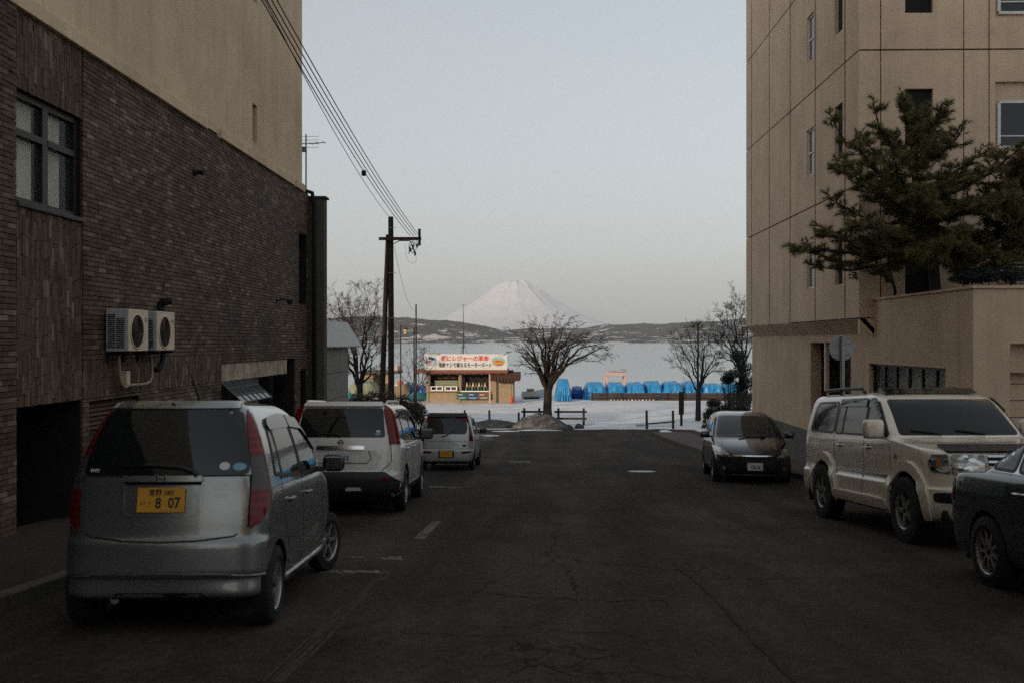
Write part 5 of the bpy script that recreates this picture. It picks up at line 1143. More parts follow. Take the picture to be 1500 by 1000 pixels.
for sgn, vw in ((1, SR), (-1, SL)):
    for yc in (-1.36, 1.47):
        a0 = 12; ar = [(yc + .455 * math.cos(R(a)), .385 + .455 * math.sin(R(a))) for a in range(-a0, 181 + a0, 12)]; br = [(yc + .60 * math.cos(R(a)), .385 + (.575 if 40 < a < 140 else .57) * math.sin(R(a))) for a in range(180 + a0, -a0 - 1, -12)]
        fo = c.patch('wheel_arch_flare', [(u, max(v, .33)) for u, v in ar + br], vw, .035, M['cream_car'], th=.05, res=.12)
    c.patch('side_step', [(-.88, .36), (.98, .36), (.98, .47), (-.88, .47)], vw, .045, M['cream_car'], rnd=.03, th=.08)
    c.strip('side_moulding', [(-.80, .745), (.92, .745)], vw, .03, .016, M['chrome'], th=.02)
    c.patch('side_window', [(.98, 1.235), (.20, 1.235), (.20, 1.66), (.50, 1.64), (.62, 1.58)], vw, .005, M['carglass'], rnd=.04); c.patch('side_window', [(.13, 1.235), (-.62, 1.235), (-.62, 1.66), (.13, 1.66)], vw, .005, M['carglass'], rnd=.04); c.patch('quarter_light', [(-.66, 1.235), (-.90, 1.235), (-.88, 1.66), (-.66, 1.66)], vw, .005, M['carglass'], rnd=.03)
    c.patch('rear_quarter_glass', [(-.98, 1.24), (-1.98, 1.25), (-1.86, 1.62), (-1.78, 1.66), (-.97, 1.665)], vw, .005, M['carglass'], rnd=.08)
    c.patch('window_visor', [(.60, 1.52), (.20, 1.60), (.20, 1.70), (.46, 1.685), (.68, 1.56)], vw, .03, M['carglass'], rnd=.03, th=.025); c.patch('window_visor', [(.12, 1.60), (-.86, 1.60), (-.86, 1.70), (.12, 1.70)], vw, .03, M['carglass'], rnd=.03, th=.025)
    for pts in ([(1.0, 1.2), (1.02, .9), (1.0, .48)], [(.165, 1.68), (.165, .48)], [(-.93, 1.66), (-.95, 1.15), (-.90, .9), (-.82, .75), (-.80, .48)]): c.strip('door_seam', pts, vw, .008, .002, M['dark'])
    for u in (.32, -.68): handle_part(c, vw, u, 1.08, M['cream_car'], .18)
    c.patch('side_repeater', oval(1.18, 1.0, .035, .03), vw, .01, M['amber'])
    mirror_part(c, sgn * 1.02, .80, 1.32, sgn, M['cream_car'], (.26, .14, .24))
    m = MB(); pts = [(sgn * .66, -1.95, 1.78), (sgn * .67, -1.85, 1.845), (sgn * .67, -.9, 1.855), (sgn * .67, -.42, 1.845), (sgn * .66, -.32, 1.78)]; m.tube(pts, .024, 8); m.tube([(sgn * .67, -1.2, 1.85), (sgn * .67, -1.2, 1.76)], .024, 8); m.build('roof_rail', M['blackp'], c.root)
    for y in (-1.36, 1.47): c.wheel(sgn * .84, y, .385, .25, st_lc)
    m = MB(); m.box(sgn * .84 - .13, sgn * .84 + .13, -1.86, -1.85, .22, .55); m.build('mud_flap', M['black'], c.root)
m = MB(); m.prism([(.28, 1.77), (.10, 1.84), (.05, 1.845), (.02, 1.80)], -.62, .62, lambda u, v, h: (h, u, v)); m.build('sunroof_deflector', M['carglass'], c.root)
for sx in (-.3, .25):
    p, n = c.hit(FRONT, sx, 1.25); p2, n2 = c.hit(FRONT, sx + .36, 1.30); w = MB(); w.tube([p + n * .02, p2 + n2 * .02], .011, 6); w.build('wiper', M['blackp'], c.root)
m = MB(); m.bbox(-.8, .8, -2.2, 2.2, .33, .45, .02); m.build('underfloor', M['dark'], c.root)
c.patch('rear_window', [(-.66, 1.25), (.66, 1.25), (.6, 1.64), (-.6, 1.64)], REAR, .004, M['carglass'], rnd=.05); c.patch('tail_lamp', [(.7, .82), (.88, .82), (.86, 1.15), (.7, 1.15)], REAR, .008, M['tail'], rnd=.02, mirror=True)
c.strip('bonnet_seam', [(-.70, 1.19), (-.71, 1.1), (-.71, 1.06)], FRONT, .008, .002, M['dark'])
c.place(5.28, 13.52, 180 - 3.4, sc=(1, 1, 1.02))

# ---- dark teal saloon cut by the frame edge, tail towards the lake
st_s = wheel_style(.315, .205, .20, 9, .020)
c = Car('parked_car', 'dark teal saloon cut off by the picture edge, parked ahead of the cream wagon', [
    (.19, -2.12, 2.1, .74, .28, .3, .03, .14), (.24, -2.28, 2.24, .82, .3, .36, .06, .2), (.40, -2.34, 2.32, .865, .3, .4, .08, .22), (.60, -2.35, 2.34, .875, .3, .42, .09, .24), (.68, -2.34, 2.30, .875, .3, .42, .09, .24), (.80, -2.32, 2.15, .872, .3, .42, .09, .24), (.92, -2.28, 1.75, .862, .3, .4, .09, .22), (.975, -2.22, 1.35, .85, .3, .38, .09, .18), (1.0, -1.95, 1.2, .835, .3, .36, .08, .16), (1.015, -1.72, 1.1, .82, .28, .34, .07, .15), (1.10, -1.52, .93, .785, .26, .32, .07, .14), (1.22, -1.28, .70, .73, .24, .30, .07, .12), (1.34, -1.02, .44, .665, .22, .28, .07, .12), (1.40, -.84, .25, .61, .2, .26, .07, .1), (1.435, -.6, .0, .52, .18, .2, .05, .08), (1.45, -.35, -.2, .35, .1, .12, .03, .05)],
    M['teal_car'], L=4.70, plan=(.05, .10), arches=((-1.33, .315), (1.42, .315)), arch_r=.365)
for vw in (SR, SL):
    c.patch('window_surround', [(-1.30, 1.035), (.98, .99), (.40, 1.34), (.15, 1.40), (-.62, 1.405), (-1.02, 1.30), (-1.30, 1.13)], vw, .004, M['chrome'], rnd=.08, res=.12)
    c.patch('side_window', [(-.82, 1.045), (-.05, 1.035), (-.05, 1.375), (-.58, 1.375), (-.82, 1.32)], vw, .007, M['carglass'], rnd=.05); c.patch('quarter_light', [(-1.26, 1.055), (-.89, 1.048), (-.89, 1.31), (-1.03, 1.265), (-1.26, 1.115)], vw, .007, M['carglass'], rnd=.05); c.patch('side_window', [(.02, 1.033), (.88, 1.02), (.36, 1.31), (.13, 1.37), (.02, 1.375)], vw, .007, M['carglass'], rnd=.05)
    for pts in ([(-.95, 1.02), (-.93, .8), (-.80, .55), (-.78, .27)], [(-.01, 1.03), (-.02, .27)], [(1.0, .98), (1.05, .6), (1.0, .27)]): c.strip('door_seam', pts, vw, .008, .002, M['dark'])
    c.strip('side_moulding', [(-.75, .56), (.95, .56)], vw, .035, .014, M['teal_car'], th=.02)
    for u in (-.70, .22): handle_part(c, vw, u, .87, M['chrome'], .2)
V40 = oblique(40); zs = frange(.72, .92, 3); inn = [corner_uv(c, V40, .52, z) for z in zs]; out = [corner_uv(c, V40, 0, z, True, -1.98) for z in zs]; c.patch('tail_lamp', inn + out[::-1], V40, .012, M['tail'], rnd=.03, th=.02, mirror=True)
mid = [corner_uv(c, V40, 0, z, True, -2.0) for z in (.75, .83)]; 
c.patch('boot_lid', [(-.62, .72), (.62, .72), (.60, .955), (-.60, .955)], REAR, .004, M['teal_car'], rnd=.04); plate(c, REAR, .80, .33, .165, M['plate_w'], M['kpaint'], None, [], off=.02)
c.strip('bumper_seam', [(-2.25, .66), (-1.74, .66)], SR, .008, .002, M['dark']); c.strip('bumper_seam', [(-2.25, .66), (-1.74, .66)], SL, .008, .002, M['dark'])
c.patch('rear_window', [(-.60, 1.06), (.60, 1.06), (.50, 1.36), (-.50, 1.36)], REAR, .004, M['carglass'], rnd=.05); c.patch('windscreen', [(-.66, 1.04), (.66, 1.04), (.54, 1.36), (-.54, 1.36)], FRONT, .004, M['shield'], rnd=.05); c.patch('head_lamp', [(.45, .58), (.78, .62), (.78, .78), (.5, .74)], FRONT, .008, M['lens'], rnd=.04, mirror=True)
mirror_part(c, .98, .68, 1.06, 1, M['teal_car']); mirror_part(c, -.98, .68, 1.06, -1, M['teal_car'])
for sx in (-1, 1):
    for y in (-1.33, 1.42): c.wheel(sx * .775, y, .315, .20, st_s)
m = MB(); m.bbox(-.7, .7, -2.1, 2.1, .15, .3, .02); m.build('underfloor', M['dark'], c.root)
c.place(4.97, 7.72, 180 - 2.0)
# ------------------------------------------------------------------ poles and wires
def pole(name, px, base_py_y, top_py, Y, r0, r1, lean_px, label, mat, cat='pole', group=None, z0=None):
    b = at(px, 500, Y); b.z = gz(Y) - .3; t = at(px + lean_px, top_py, Y)
    root = empty(name, (b.x, b.y, gz(Y))); tag(root, label, cat, group)
    m = MB(); d = t - Vector((b.x, b.y, gz(Y))); m.tube([(0, 0, -.3), (d.x * .5, d.y * .5, d.z * .5), (d.x, d.y, d.z)], [r0, (r0 + r1) / 2, r1], 14); m.build('shaft', mat, root, smooth=True, angle=50)
    return root, d
PY = 45.0
u1, d1 = pole('utility_pole', 573.3, 0, 318, PY, .150, .120, -.8, 'tall dark timber utility pole carrying the crossarm and the wires', M['polew'], 'utility pole')
u2, d2 = pole('utility_pole', 556.8, 0, 344, PY - .05, .145, .10, 11.6, 'slanting dark timber strut pole leaning against the tall utility pole', M['polew'], 'utility pole')
ca = at(586, 350, PY - .2); rel = ca - Vector(u1.location)
m = MB(); a, b = at(555, 350, PY - .22) - Vector(u1.location), at(617, 349, PY - .22) - Vector(u1.location); m.bbox(a.x, b.x, a.y - .06, a.y + .06, a.z - .07, a.z + .07, .01); arm = m.build('crossarm', M['polew'], u1)
m = MB(); e0 = at(614.5, 337, PY - .24) - Vector(u1.location); e1 = at(614.5, 360, PY - .24) - Vector(u1.location); m.cyl(e0, e1, .06, 12); m.lathe([(.07, 0), (.07, .04)], 12, Matrix.Translation(e0)); m.build('arrester', M['polew'], arm)
m = MB(); m.tube([at(570, 361, PY - .2) - Vector(u1.location), at(585, 353, PY - .25) - Vector(u1.location), at(600, 353, PY - .25) - Vector(u1.location), at(606, 362, PY - .25) - Vector(u1.location)], .02, 6); m.build('brace', M['polew'], arm)
rng = random.Random(11)
for i in range(7):
    m = MB(); x, y = 602 + rng.uniform(-1, 11), 352; pts = []
    for k in range(7): pts.append(at(x + rng.uniform(-3, 3) - k * .4, y + k * 3.2 + rng.uniform(-1, 1), PY - .3 + rng.uniform(-.1, .1)) - Vector(u1.location))
    m.tube(pts, .012, 5); m.build('jumper_lead', M['wirem'], arm)
for i, (x, y) in enumerate(((605, 362), (608, 372), (601, 366), (611, 360))):
    m = MB(); q = at(x, y, PY - .3) - Vector(u1.location); m.lathe([(.03, -.09), (.055, -.06), (.035, -.03), (.055, 0), (.035, .03), (.055, .06), (.03, .09)], 10, Matrix.Translation(q)); m.build('insulator', M['polew'], arm, smooth=True)
m = MB(); m.tube([at(x, y, PY - .2) - Vector(u1.location) for x, y in ((592, 357), (595, 365), (594, 372), (598, 382), (603, 386), (609, 385), (610, 377))], .007, 4); m.build('loose_lead', M['wirem'], arm)
for k in range(5):
    m = MB(); t = .55 + k * .1; q = d1 * t; m.tube([(q.x - .12, q.y - .14, q.z), (q.x - .28 * (1 if k % 2 else -1), q.y - .14, q.z)], .01, 5); m.build('step_bolt', M['steel'], u1)
# pole out of frame that carries the near ends
np_ = empty('utility_pole', (-5.2, 7.5, gz(7.5))); tag(np_, 'timber utility pole on the near pavement by the brick hotel, outside the picture', 'utility pole')
m = MB(); m.tube([(0, 0, -.3), (0, 0, 10.6)], [.17, .13], 14); m.build('shaft', M['polew'], np_, smooth=True)
m = MB(); m.bbox(-.75, .75, -.06, .06, 9.9, 10.04, .01); m.build('crossarm', M['polew'], np_)
def wire(a, b, sag, r, label):
    P = [a.lerp(b, t / 24) + Vector((0, 0, -sag * 4 * (t / 24) * (1 - t / 24))) for t in range(25)]; m = MB(); m.tube(P, r, 5); return tag(m.build('overhead_wire', M['wirem'], smooth=True), label, 'wire', 'overhead wires to the utility pole')
for i, (epx, epy, nx, nz, sag, lab) in enumerate(((601, 346, .20, 10.06, .60, 'lowest of the bundle of overhead wires running to the crossarm'), (606, 346, .26, 10.06, .60, 'middle overhead wire running to the crossarm'), (610, 345, .31, 10.06, .56, 'upper overhead wire running to the crossarm near the arrester'), (613, 344, .38, 10.06, .52, 'uppermost overhead wire, ending at the tip of the crossarm'), (572, 320, .52, 10.2, .75, 'thin overhead wire ending at the top of the timber pole'))):
    wire(at(epx, epy, PY - .25), Vector((-5.2 + nx, 7.5, gz(7.5) + nz)), sag, .013 if i < 4 else .010, lab)
p = at(533, 254, 30); m = MB(); m.lathe([(.02, -.09), (.07, -.07), (.075, .06), (.03, .09)], 10, Matrix.Translation(p)); tag(m.build('cable_clamp', M['wirem'], smooth=True), 'small black clamp hanging on the overhead wires against the sky', 'clamp')
# slack service wire down from the poles to the thin pole
wire(at(578, 362, PY), at(609, 455, 62), .8, .008, 'thin service wire dropping from the utility pole to the slim pole')
# slim poles, lamps
lp, d = pole('street_lamp', 587, 0, 476, 66, .055, .04, 0, 'slim dark lamp post with a lantern beside the small boats', M['polew'], 'street lamp')
def lantern(root, d, sx, sc=1.0):
    m = MB(); m.tube([(0, 0, d.z - .2), (sx * .25, 0, d.z - .05), (sx * .32, 0, d.z - .2)], .02, 6); m.build('bracket', M['polew'], root)
    T = Matrix.Translation((sx * .32, 0, d.z - .62)); m = MB(); m.lathe([(.09 * sc, 0), (.16 * sc, .32)], 6, T); m.build('lantern_glass', M['lampglass'], root)
    m = MB(); m.lathe([(.20 * sc, .325), (.04, .45), (.02, .5)], 6, T); m.lathe([(.07, -.06), (.10 * sc, -.005)], 6, T); m.build('lantern_cap', M['polew'], root)
lantern(lp, d, 1)
pole('slim_pole', 609.5, 0, 446, 66, .06, .05, 0, 'slim tall dark pole beside the kiosk', M['polew'], 'pole')
pole('slim_pole', 606.5, 0, 480, 67, .05, .045, 0, 'shorter slim dark pole next to the tall slim pole by the kiosk', M['polew'], 'pole')
lp, d = pole('street_lamp', 1022.5, 0, 473, 66, .07, .05, 0, 'dark lamp post with lantern beside the bare tree near the blue tarpaulins', M['polew'], 'street lamp'); lantern(lp, d, -1, 1.0)

# ------------------------------------------------------------------ lakeside kiosk
KY = 91.0; kz = gz(KY); K = lambda px, py=500, Y=KY: at(px, py, Y)
kx = lambda px: K(px).x; kh = lambda py: K(700, py).z
ko = empty('boat_kiosk', (kx(685), KY, kz)); tag(ko, 'lakeside boat hire kiosk with white lettered signboard on its roof', 'kiosk')
x0, x1 = kx(625), kx(717.5); wl_, wr_ = kx(630), kx(671.5); ol, orr = kx(676.5), kx(716)
fk = lambda u, v, d: (u, KY + d, v)
zt = kh(543); wz0, wz1 = kh(571.5), kh(548)
m = MB(); holed(m, fk, x0, x1, kz - .2, zt, 0, .1, [(wl_, wr_, wz0, wz1), (ol, orr, wz0, wz1)]); wpart('wall', m, M['kwall'], ko)
m = MB(); m.box(x0, x0 + .1, KY + .1, KY + 4, kz - .2, zt); m.box(x1 + 2.1, x1 + 2.2, KY + .1, KY + 4, kz - .2, zt - .5); m.box(x0 + .1, x1 + 2.1, KY + 3.9, KY + 4, kz - .2, zt); wpart('side_walls', m, M['kwall'], ko)
m = MB(); m.box(x0 + .1, x1 + 2.1, KY + 1.6, KY + 1.65, kz, zt); wpart('inner_partition', m, M['recess'], ko)
xe = kx(752)
m = MB(); m.box(x1 + .02, xe, KY - .02, KY + .1, kz - .2, kh(556)); wpart('side_room_wall', m, M['kwall'], ko)
dd = MB(); dd.bbox(kx(731), kx(749), KY - .06, KY - .02, kz, kh(558), .01); do = wpart('door', dd, M['kwall'], ko)
m = MB(); m.bbox(kx(732.5), kx(733.5), KY - .10, KY - .06, kz + .95, kz + 1.08, .008); wpart('door_handle', m, M['steel'], do)
m = MB(); m.bbox(kx(732), kx(740), KY - .14, KY - .02, kh(559), kh(557.5), .01); wpart('door_lamp', m, M['rustd'], ko)
# roofs
m = MB(); m.prism([(-1.15, kh(545.5)), (-1.15, kh(541.5)), (4.3, kh(541.5) + .05), (4.3, kh(545.5))], kx(611), kx(744), lambda u, v, h: (h, KY + u, v)); wpart('roof', m, M['rust'], ko)
m = MB(); m.prism([(-1.3, kh(556)), (-1.35, kh(551)), (-.9, kh(546.5)), (4.2, kh(545.8)), (4.2, kh(556))], kx(719), kx(762), lambda u, v, h: (h, KY + u, v)); wpart('lean_to_roof', m, M['rustd'], ko)
for k in range(9):
    m = MB(); x = kx(719) + (kx(762) - kx(719)) * (k + .5) / 9; m.bbox(x - .10, x + .10, KY - 1.42, KY - 1.25, kh(557) - .04 * (k % 2), kh(551.5), .02); wpart('eave_flap', m, M['rustd'], ko)
for k in range(12):
    m = MB(); x = kx(613) + (kx(742) - kx(613)) * k / 11; m.box(x - .04, x + .04, KY - 1.1, KY, kh(547.5), kh(545.6)); wpart('rafter', m, M['rust'], ko)
for px in (717.5, 674.0, 627.0):
    m = MB(); Yp = KY - (.95 if px == 717.5 else .01); m.bbox(K(px, 500, Yp).x - .07, K(px, 500, Yp).x + .07, Yp - .07, Yp + .07 - (.065 if px != 717.5 else 0), kz, kh(545.6), .01); wpart('post', m, M['pink'] if px == 717.5 else M['kwall'], ko)
# signboard
sx0, sx1 = kx(621.5), kx(743); sz0, sz1 = kh(541), kh(518); SY = KY - .9
sx0, sx1 = K(621.5, 500, SY).x, K(743, 500, SY).x
m = MB(); m.bbox(sx0, sx1, SY, SY + .08, sz0, sz1, .01); sg = wpart('signboard', m, M['signw'], ko)
m = MB()
for k in range(5): x = sx0 + (sx1 - sx0) * (k + .5) / 5; m.tube([(x, SY + .1, sz1 - .2), (x, SY + 1.6, sz0)], .03, 6)
wpart('sign_stay', m, M['steel'], ko)
UX, UZ = Vector((1, 0, 0)), Vector((0, 0, 1))
def lab(body, px, py, size, mat, bold, sx=1.0):
    q = at(px, py, SY - .006); o = text3d('lettering', body, Vector((0, 0, 0)), UX, UZ, size, mat, sg, bold, .004, sx=sx)
    rel = q - Vector(ko.location); o.location = rel
lab('湖にレジャーの革命', 681, 525.3, .52, M['rpaint'], .016, .93); lab('免許ナシで乗れるモーターボート', 681.5, 534.8, .46, M['kpaint'], .014, .70)
def flat(poly, mat, dy, nm):
    m = MB(); m.prism([(at(px, py, SY).x, at(px, py, SY).z) for px, py in poly], SY - dy, SY - dy + .003, lambda u, v, h: (u, h, v)); wpart(nm, m, mat, sg)
def el(cx, cy, a, b, n=20): return [(cx + a * math.cos(6.2832 * i / n), cy + b * math.sin(6.2832 * i / n)) for i in range(n)]
flat(el(730, 529, 10, 7.2), M['lblue'], .006, 'boat_picture'); flat([(721.5, 531), (723, 527), (728, 525.6), (735, 526.5), (739.5, 530), (737, 533.5), (727, 534.2)], M['yellow'], .010, 'boat_print'); flat([(724, 528.5), (729, 527.4), (735, 528.3), (736, 530), (729, 530.4)], M['orange'], .014, 'boat_print'); flat([(724, 533.4), (737, 533.0), (736, 534.8), (728, 535.2)], M['rpaint'], .013, 'boat_print')
flat(el(632, 529, 8, 6.8), M['lblue'], .006, 'boat_picture'); flat([(625, 527), (629, 526.5), (634, 530), (640, 532), (636, 534.5), (629, 533), (625.5, 530)], M['pink'], .010, 'boat_print'); flat([(627, 522.8), (634, 523), (639, 526), (634, 527.4), (628, 525.6)], M['blueb'], .010, 'boat_print'); flat([(627, 528), (631, 528.2), (633, 531), (628, 530.5)], M['rpaint'], .014, 'boat_print')
# counters, display and band of posters
m = MB(); m.bbox(x0 - .05, wr_ + .1, KY - .45, KY + .1, kh(573.0), kh(571.6), .01); wpart('counter', m, M['kwall'], ko)
m = MB(); m.bbox(ol - .1, orr + .05, KY - .45, KY + .1, kh(573.0), kh(571.6), .01); wpart('counter', m, M['white'], ko)
for k in range(2):
    a = kx(631 + k * 20.5); b = kx(649.5 + k * 20.5); m = MB()
    for q in ((a, b, kh(566), kh(565)), (a, b, kh(571.4), kh(570.2)), (a, a + .1, kh(570.2), kh(566)), (b - .1, b, kh(570.2), kh(566)), ((a + b) / 2 - .04, (a + b) / 2 + .04, kh(570.2), kh(566))): m.box(q[0], q[1], KY - .30, KY - .05, q[2], q[3])
    wpart('hatch_frame', m, M['white'], ko)
m = MB(); m.box(wl_ + .3, wr_ - .1, KY + .6, KY + .9, kh(570), kh(557)); wpart('inner_shelf', m, M['palegreen'], ko)
m = MB(); m.box(wl_ + .4, wr_ - .2, KY + .9, KY + .95, kh(555), kh(549)); wpart('notice_board', m, M['rustd'], ko)
b0, b1 = K(669, 500, KY - .5).x, K(716.5, 500, KY - .5).x
for k, mt in enumerate(('greenp', 'blueb', 'rust')):
    a = b0 + (b1 - b0) * k / 3; b = b0 + (b1 - b0) * (k + 1) / 3; m = MB(); m.bbox(a, b - .01, KY - .5, KY - .46, kh(584), kh(574.2), .006); ps = wpart('poster', m, M[mt], ko)
    for j, (f0, f1, v) in enumerate(((.12, .55, 577), (.08, .9, 581.2), (.2, .8, 582.4))):
        s_ = MB(); s_.box(a + (b - a) * f0, a + (b - a) * f1, KY - .504, KY - .501, kh(v + .35), kh(v - .35)); wpart('print_line', s_, M['white' if j == 0 else 'lblue'], ps)
rng = random.Random(2)
for i in range(15):
    r_, px = i % 2, 683 + (i // 2) * 4.4 + (1.2 if i % 2 else 0)
    if px > 714: continue
    q = at(px, 571.4 if r_ == 0 else 566.0, KY + .25 + .25 * r_); m = MB(); hh = .30 + .05 * rng.random()
    m.lathe([(.075, 0), (.08, .03), (.08, hh * .6), (.03, hh * .8), (.028, hh)], 10); m.lathe([(.045, hh), (.045, hh + .06), (.02, hh + .07)], 8)
    o = m.build('bottle', M[['palegreen', 'cream', 'greenp', 'kwall'][i % 4]], smooth=True); o.location = q; tag(o, 'small display bottle in the kiosk opening, %s in the %s row' % (ORD[i // 2], 'raised' if r_ else 'counter'), 'bottle', 'bottles on display in the kiosk')
m = MB(); m.box(ol + .35, orr - .1, KY + .38, KY + .72, kh(566.6), kh(566.1)); wpart('display_shelf', m, M['white'], ko)
m = MB(); m.box(ol, orr, KY + .9, KY + .93, kz, zt); wpart('display_back', m, M['dark'], ko)
# whip aerial on the kiosk roof
ar = empty('whip_aerial', K(679, 518, KY + .5)); tag(ar, 'thin guyed whip aerial rising above the kiosk signboard', 'aerial')
hh = (518 - 446) / FPX * KY; m = MB(); m.tube([(0, 0, -1.4), (0, 0, hh * .5), (0, 0, hh)], [.04, .03, .02], 6); m.build('mast', M['polew'], ar)
m = MB()
for a in (.3, 2.4, 4.5): m.tube([(math.cos(a) * .45, math.sin(a) * .45, -.2), (0, 0, 1.0)], .018, 5)
m.build('tripod', M['polew'], ar)
m = MB(); m.tube([(-.35, 0, .62), (.35, 0, .62)], .015, 5); m.tube([(0, -.3, hh - .05), (0, .3, hh - .05)], .012, 5); m.tube([(-.3, 0, hh - .05), (.3, 0, hh - .05)], .012, 5); m.build('radials', M['polew'], ar)
def cone(px, py, Y, h, mats, label, tip=0):
    q = at(px, py, Y); q.z = gz(Y) + .02; r = empty('traffic_cone', q); tag(r, label, 'traffic cone')
    m = MB(); m.bbox(-.19, .19, -.19, .19, 0, .035, .01); m.build('base', mats[0], r)
    n = 5
    for k in range(n):
        m = MB(); a, b = .15 - .115 * k / n, .15 - .115 * (k + 1) / n; m.lathe([(a, .035 + (h - .035) * k / n), (b, .035 + (h - .035) * (k + 1) / n)], 16); m.build('band', mats[k % len(mats)], r, smooth=True)
cone(750, 588, KY - 1.2, .75, [M['red']], 'red traffic cone standing at the corner of the kiosk')
cone(1031.5, 624, 58.3, .72, [M['black'], M['yellow']], 'black and yellow banded cone on the snow near the dark post')
# ------------------------------------------------------------------ boats under blue tarpaulins
def tarp_boat(px0, px1, top, Y, seed, label, mat='tarp', ln=4.6, group='tarpaulin covered boats along the shore', base=None):
    a, b = at(px0, 500, Y).x, at(px1, 500, Y).x; w = (b - a) / 2; cx = (a + b) / 2; z0 = (gz(Y) if base is None else base) + .02; H = CAMZ + (500 - top) / FPX * Y - z0
    nu, nv = 44, 30; m = MB(); rg = random.Random(seed); s1, s2 = rg.uniform(0, 50), rg.uniform(.8, 1.2)
    for j in range(nv + 1):
        t = j / nv; yy = (t - .5) * ln; env = min(1, 2.6 * (1 - abs(2 * t - 1)) ** .5)
        for i in range(nu + 1):
            s = -1 + 2 * i / nu; e = abs(s)
            prof = (1 - max(0, (e - .52) / .48) ** 1.6) if e > .52 else 1.0
            x = w * s * (.96 + .05 * math.sin(s1 + yy * 3)) ; z = H * (.06 + .94 * prof) * (.55 + .45 * env) * (1 - .10 * abs(2 * t - 1.0))
            z *= 1 + .07 * mnoise.noise(Vector((s * 1.7 + s1, yy * .8, 0)))
            fold = .20 * (abs(mnoise.noise(Vector((x * 1.5 + s1, yy * .7, z * .5)))) * 2 - .6) * (1.2 - prof * .5) + .10 * mnoise.noise(Vector((x * 2.3, yy * 2.3, s1)))
            r = 1.2 * mnoise.ridged_multi_fractal(Vector((x * .9 + s1, yy * .9, z * .9)), .9, 2.0, 3, 1.0, 2.0) - 1.2
            m.v.append((x + fold * .5, yy + fold + .14 * r, max(0, z + .12 * r * min(1, z))))
    for j in range(nv):
        for i in range(nu): m.f.append((j * (nu + 1) + i, j * (nu + 1) + i + 1, (j + 1) * (nu + 1) + i + 1, (j + 1) * (nu + 1) + i)); m.mi.append(0)
    k = len(m.v)   # front and back curtains
    for j, dy in ((0, -.12), (nv, .12)):
        o = len(m.v)
        for i in range(nu + 1):
            x, y, z = m.v[j * (nu + 1) + i]; m.v.append((x, y + dy + .09 * math.sin(i * 1.1 + s1), z * .45)); 
        for i in range(nu + 1):
            x, y, z = m.v[j * (nu + 1) + i]; m.v.append((x * 1.02, y + dy * 1.6 + .13 * math.sin(i * .9 + s1 * 2), 0))
        for i in range(nu):
            a0, a1 = j * (nu + 1) + i, j * (nu + 1) + i + 1
            m.f.append((a0, a1, o + i + 1, o + i)); m.mi.append(0); m.f.append((o + i, o + i + 1, o + nu + 2 + i, o + nu + 1 + i)); m.mi.append(0)
    o = m.build('tarped_boat', M[mat], smooth=True, angle=32); o.location = (cx, Y, z0); tag(o, label, 'boat', group); return o
tn = ['first', 'second', 'third', 'fourth', 'fifth', 'sixth', 'seventh', 'eighth']
for i, (a, b, top) in enumerate(((853, 888, 560), (886, 916, 560), (913, 945, 560), (941, 969, 558.5), (967, 998, 558.5), (996, 1026, 559), (1024, 1056, 560.5), (1053, 1092, 560))):
    tarp_boat(a - 1.5, b + 1.5, top, 99 + (.6 if i % 2 else 0), i * 3 + 1, 'boat under a blue tarpaulin behind the log barrier, %s from the kiosk side' % tn[i])
tarp_boat(813, 837, 555, 96, 41, 'tall boxy blue tarpaulin heap half hidden by the cherry tree trunk'); tarp_boat(835, 856, 566, 100, 44, 'low dark blue covered boat in the gap beside the tall tarpaulin heap', 'bluep')
tarp_boat(607, 627, 565, 100, 50, 'deep blue covered boat just beside the kiosk wall', 'bluep'); tarp_boat(512, 558, 558, 104, 54, 'pale green covered boat seen through the bare tree branches', 'palegreen', 5)
tarp_boat(574, 596, 562, 103, 57, 'pale covered boat behind the lamp post', 'white', 4); tarp_boat(594, 609, 560, 101, 60, 'small bright blue covered boat behind the lamp post and slim poles', 'tarp', 3)
def hull(px0, px1, top, Y, mat, label, deck=None, ln=None):
    a, b = at(px0, 500, Y).x, at(px1, 500, Y).x; L = b - a; z0 = gz(Y); H = CAMZ + (500 - top) / FPX * Y - z0
    r = empty('small_boat', ((a + b) / 2, Y, z0)); tag(r, label, 'boat'); m = MB(); n = 14; sec = 7
    for i in range(n + 1):
        t = i / n; w = .75 * (1 - max(0, (t - .55) / .45) ** 2.2) + .02; sh = H * (.72 + .28 * t * t)
        for k in range(sec): q = -1 + 2 * k / (sec - 1); m.v.append((-L / 2 + L * t, w * q, max(.05, sh * abs(q) ** 1.6 * .9 + .1 * sh + .0)))
    for i in range(n):
        for k in range(sec - 1): m.f.append((i * sec + k, i * sec + k + 1, (i + 1) * sec + k + 1, (i + 1) * sec + k)); m.mi.append(0)
    m.f.append(tuple(range(sec))); m.mi.append(0)
    m.build('hull', mat, r, smooth=True, angle=40)
    d = MB()
    for i in range(n):
        t0, t1 = i / n, (i + 1) / n; f = lambda t: .73 * (1 - max(0, (t - .55) / .45) ** 2.2) + .01; g = lambda t: H * (.72 + .28 * t * t) * .93
        d.quad((-L / 2 + L * t0, -f(t0), g(t0)), (-L / 2 + L * t1, -f(t1), g(t1)), (-L / 2 + L * t1, f(t1), g(t1)), (-L / 2 + L * t0, f(t0), g(t0)))
    d.build('deck', deck or mat, r); c_ = MB(); c_.bbox(-L * .28, L * .06, -.45, .45, H * .7, H * 1.02, .06); c_.build('seat_box', deck or mat, r)
    s = MB(); s.box(-L * .4, L * .3, -.3, .3, 0, .14); s.build('cradle', M['darkwood'], r); return r
hull(764, 797, 569, 98, M['white'], 'white open boat beached between the kiosk and the cherry tree', M['kwall'])
hull(598, 626, 574, 93, M['teal'], 'teal flat boat in front of the deep blue cover beside the kiosk')
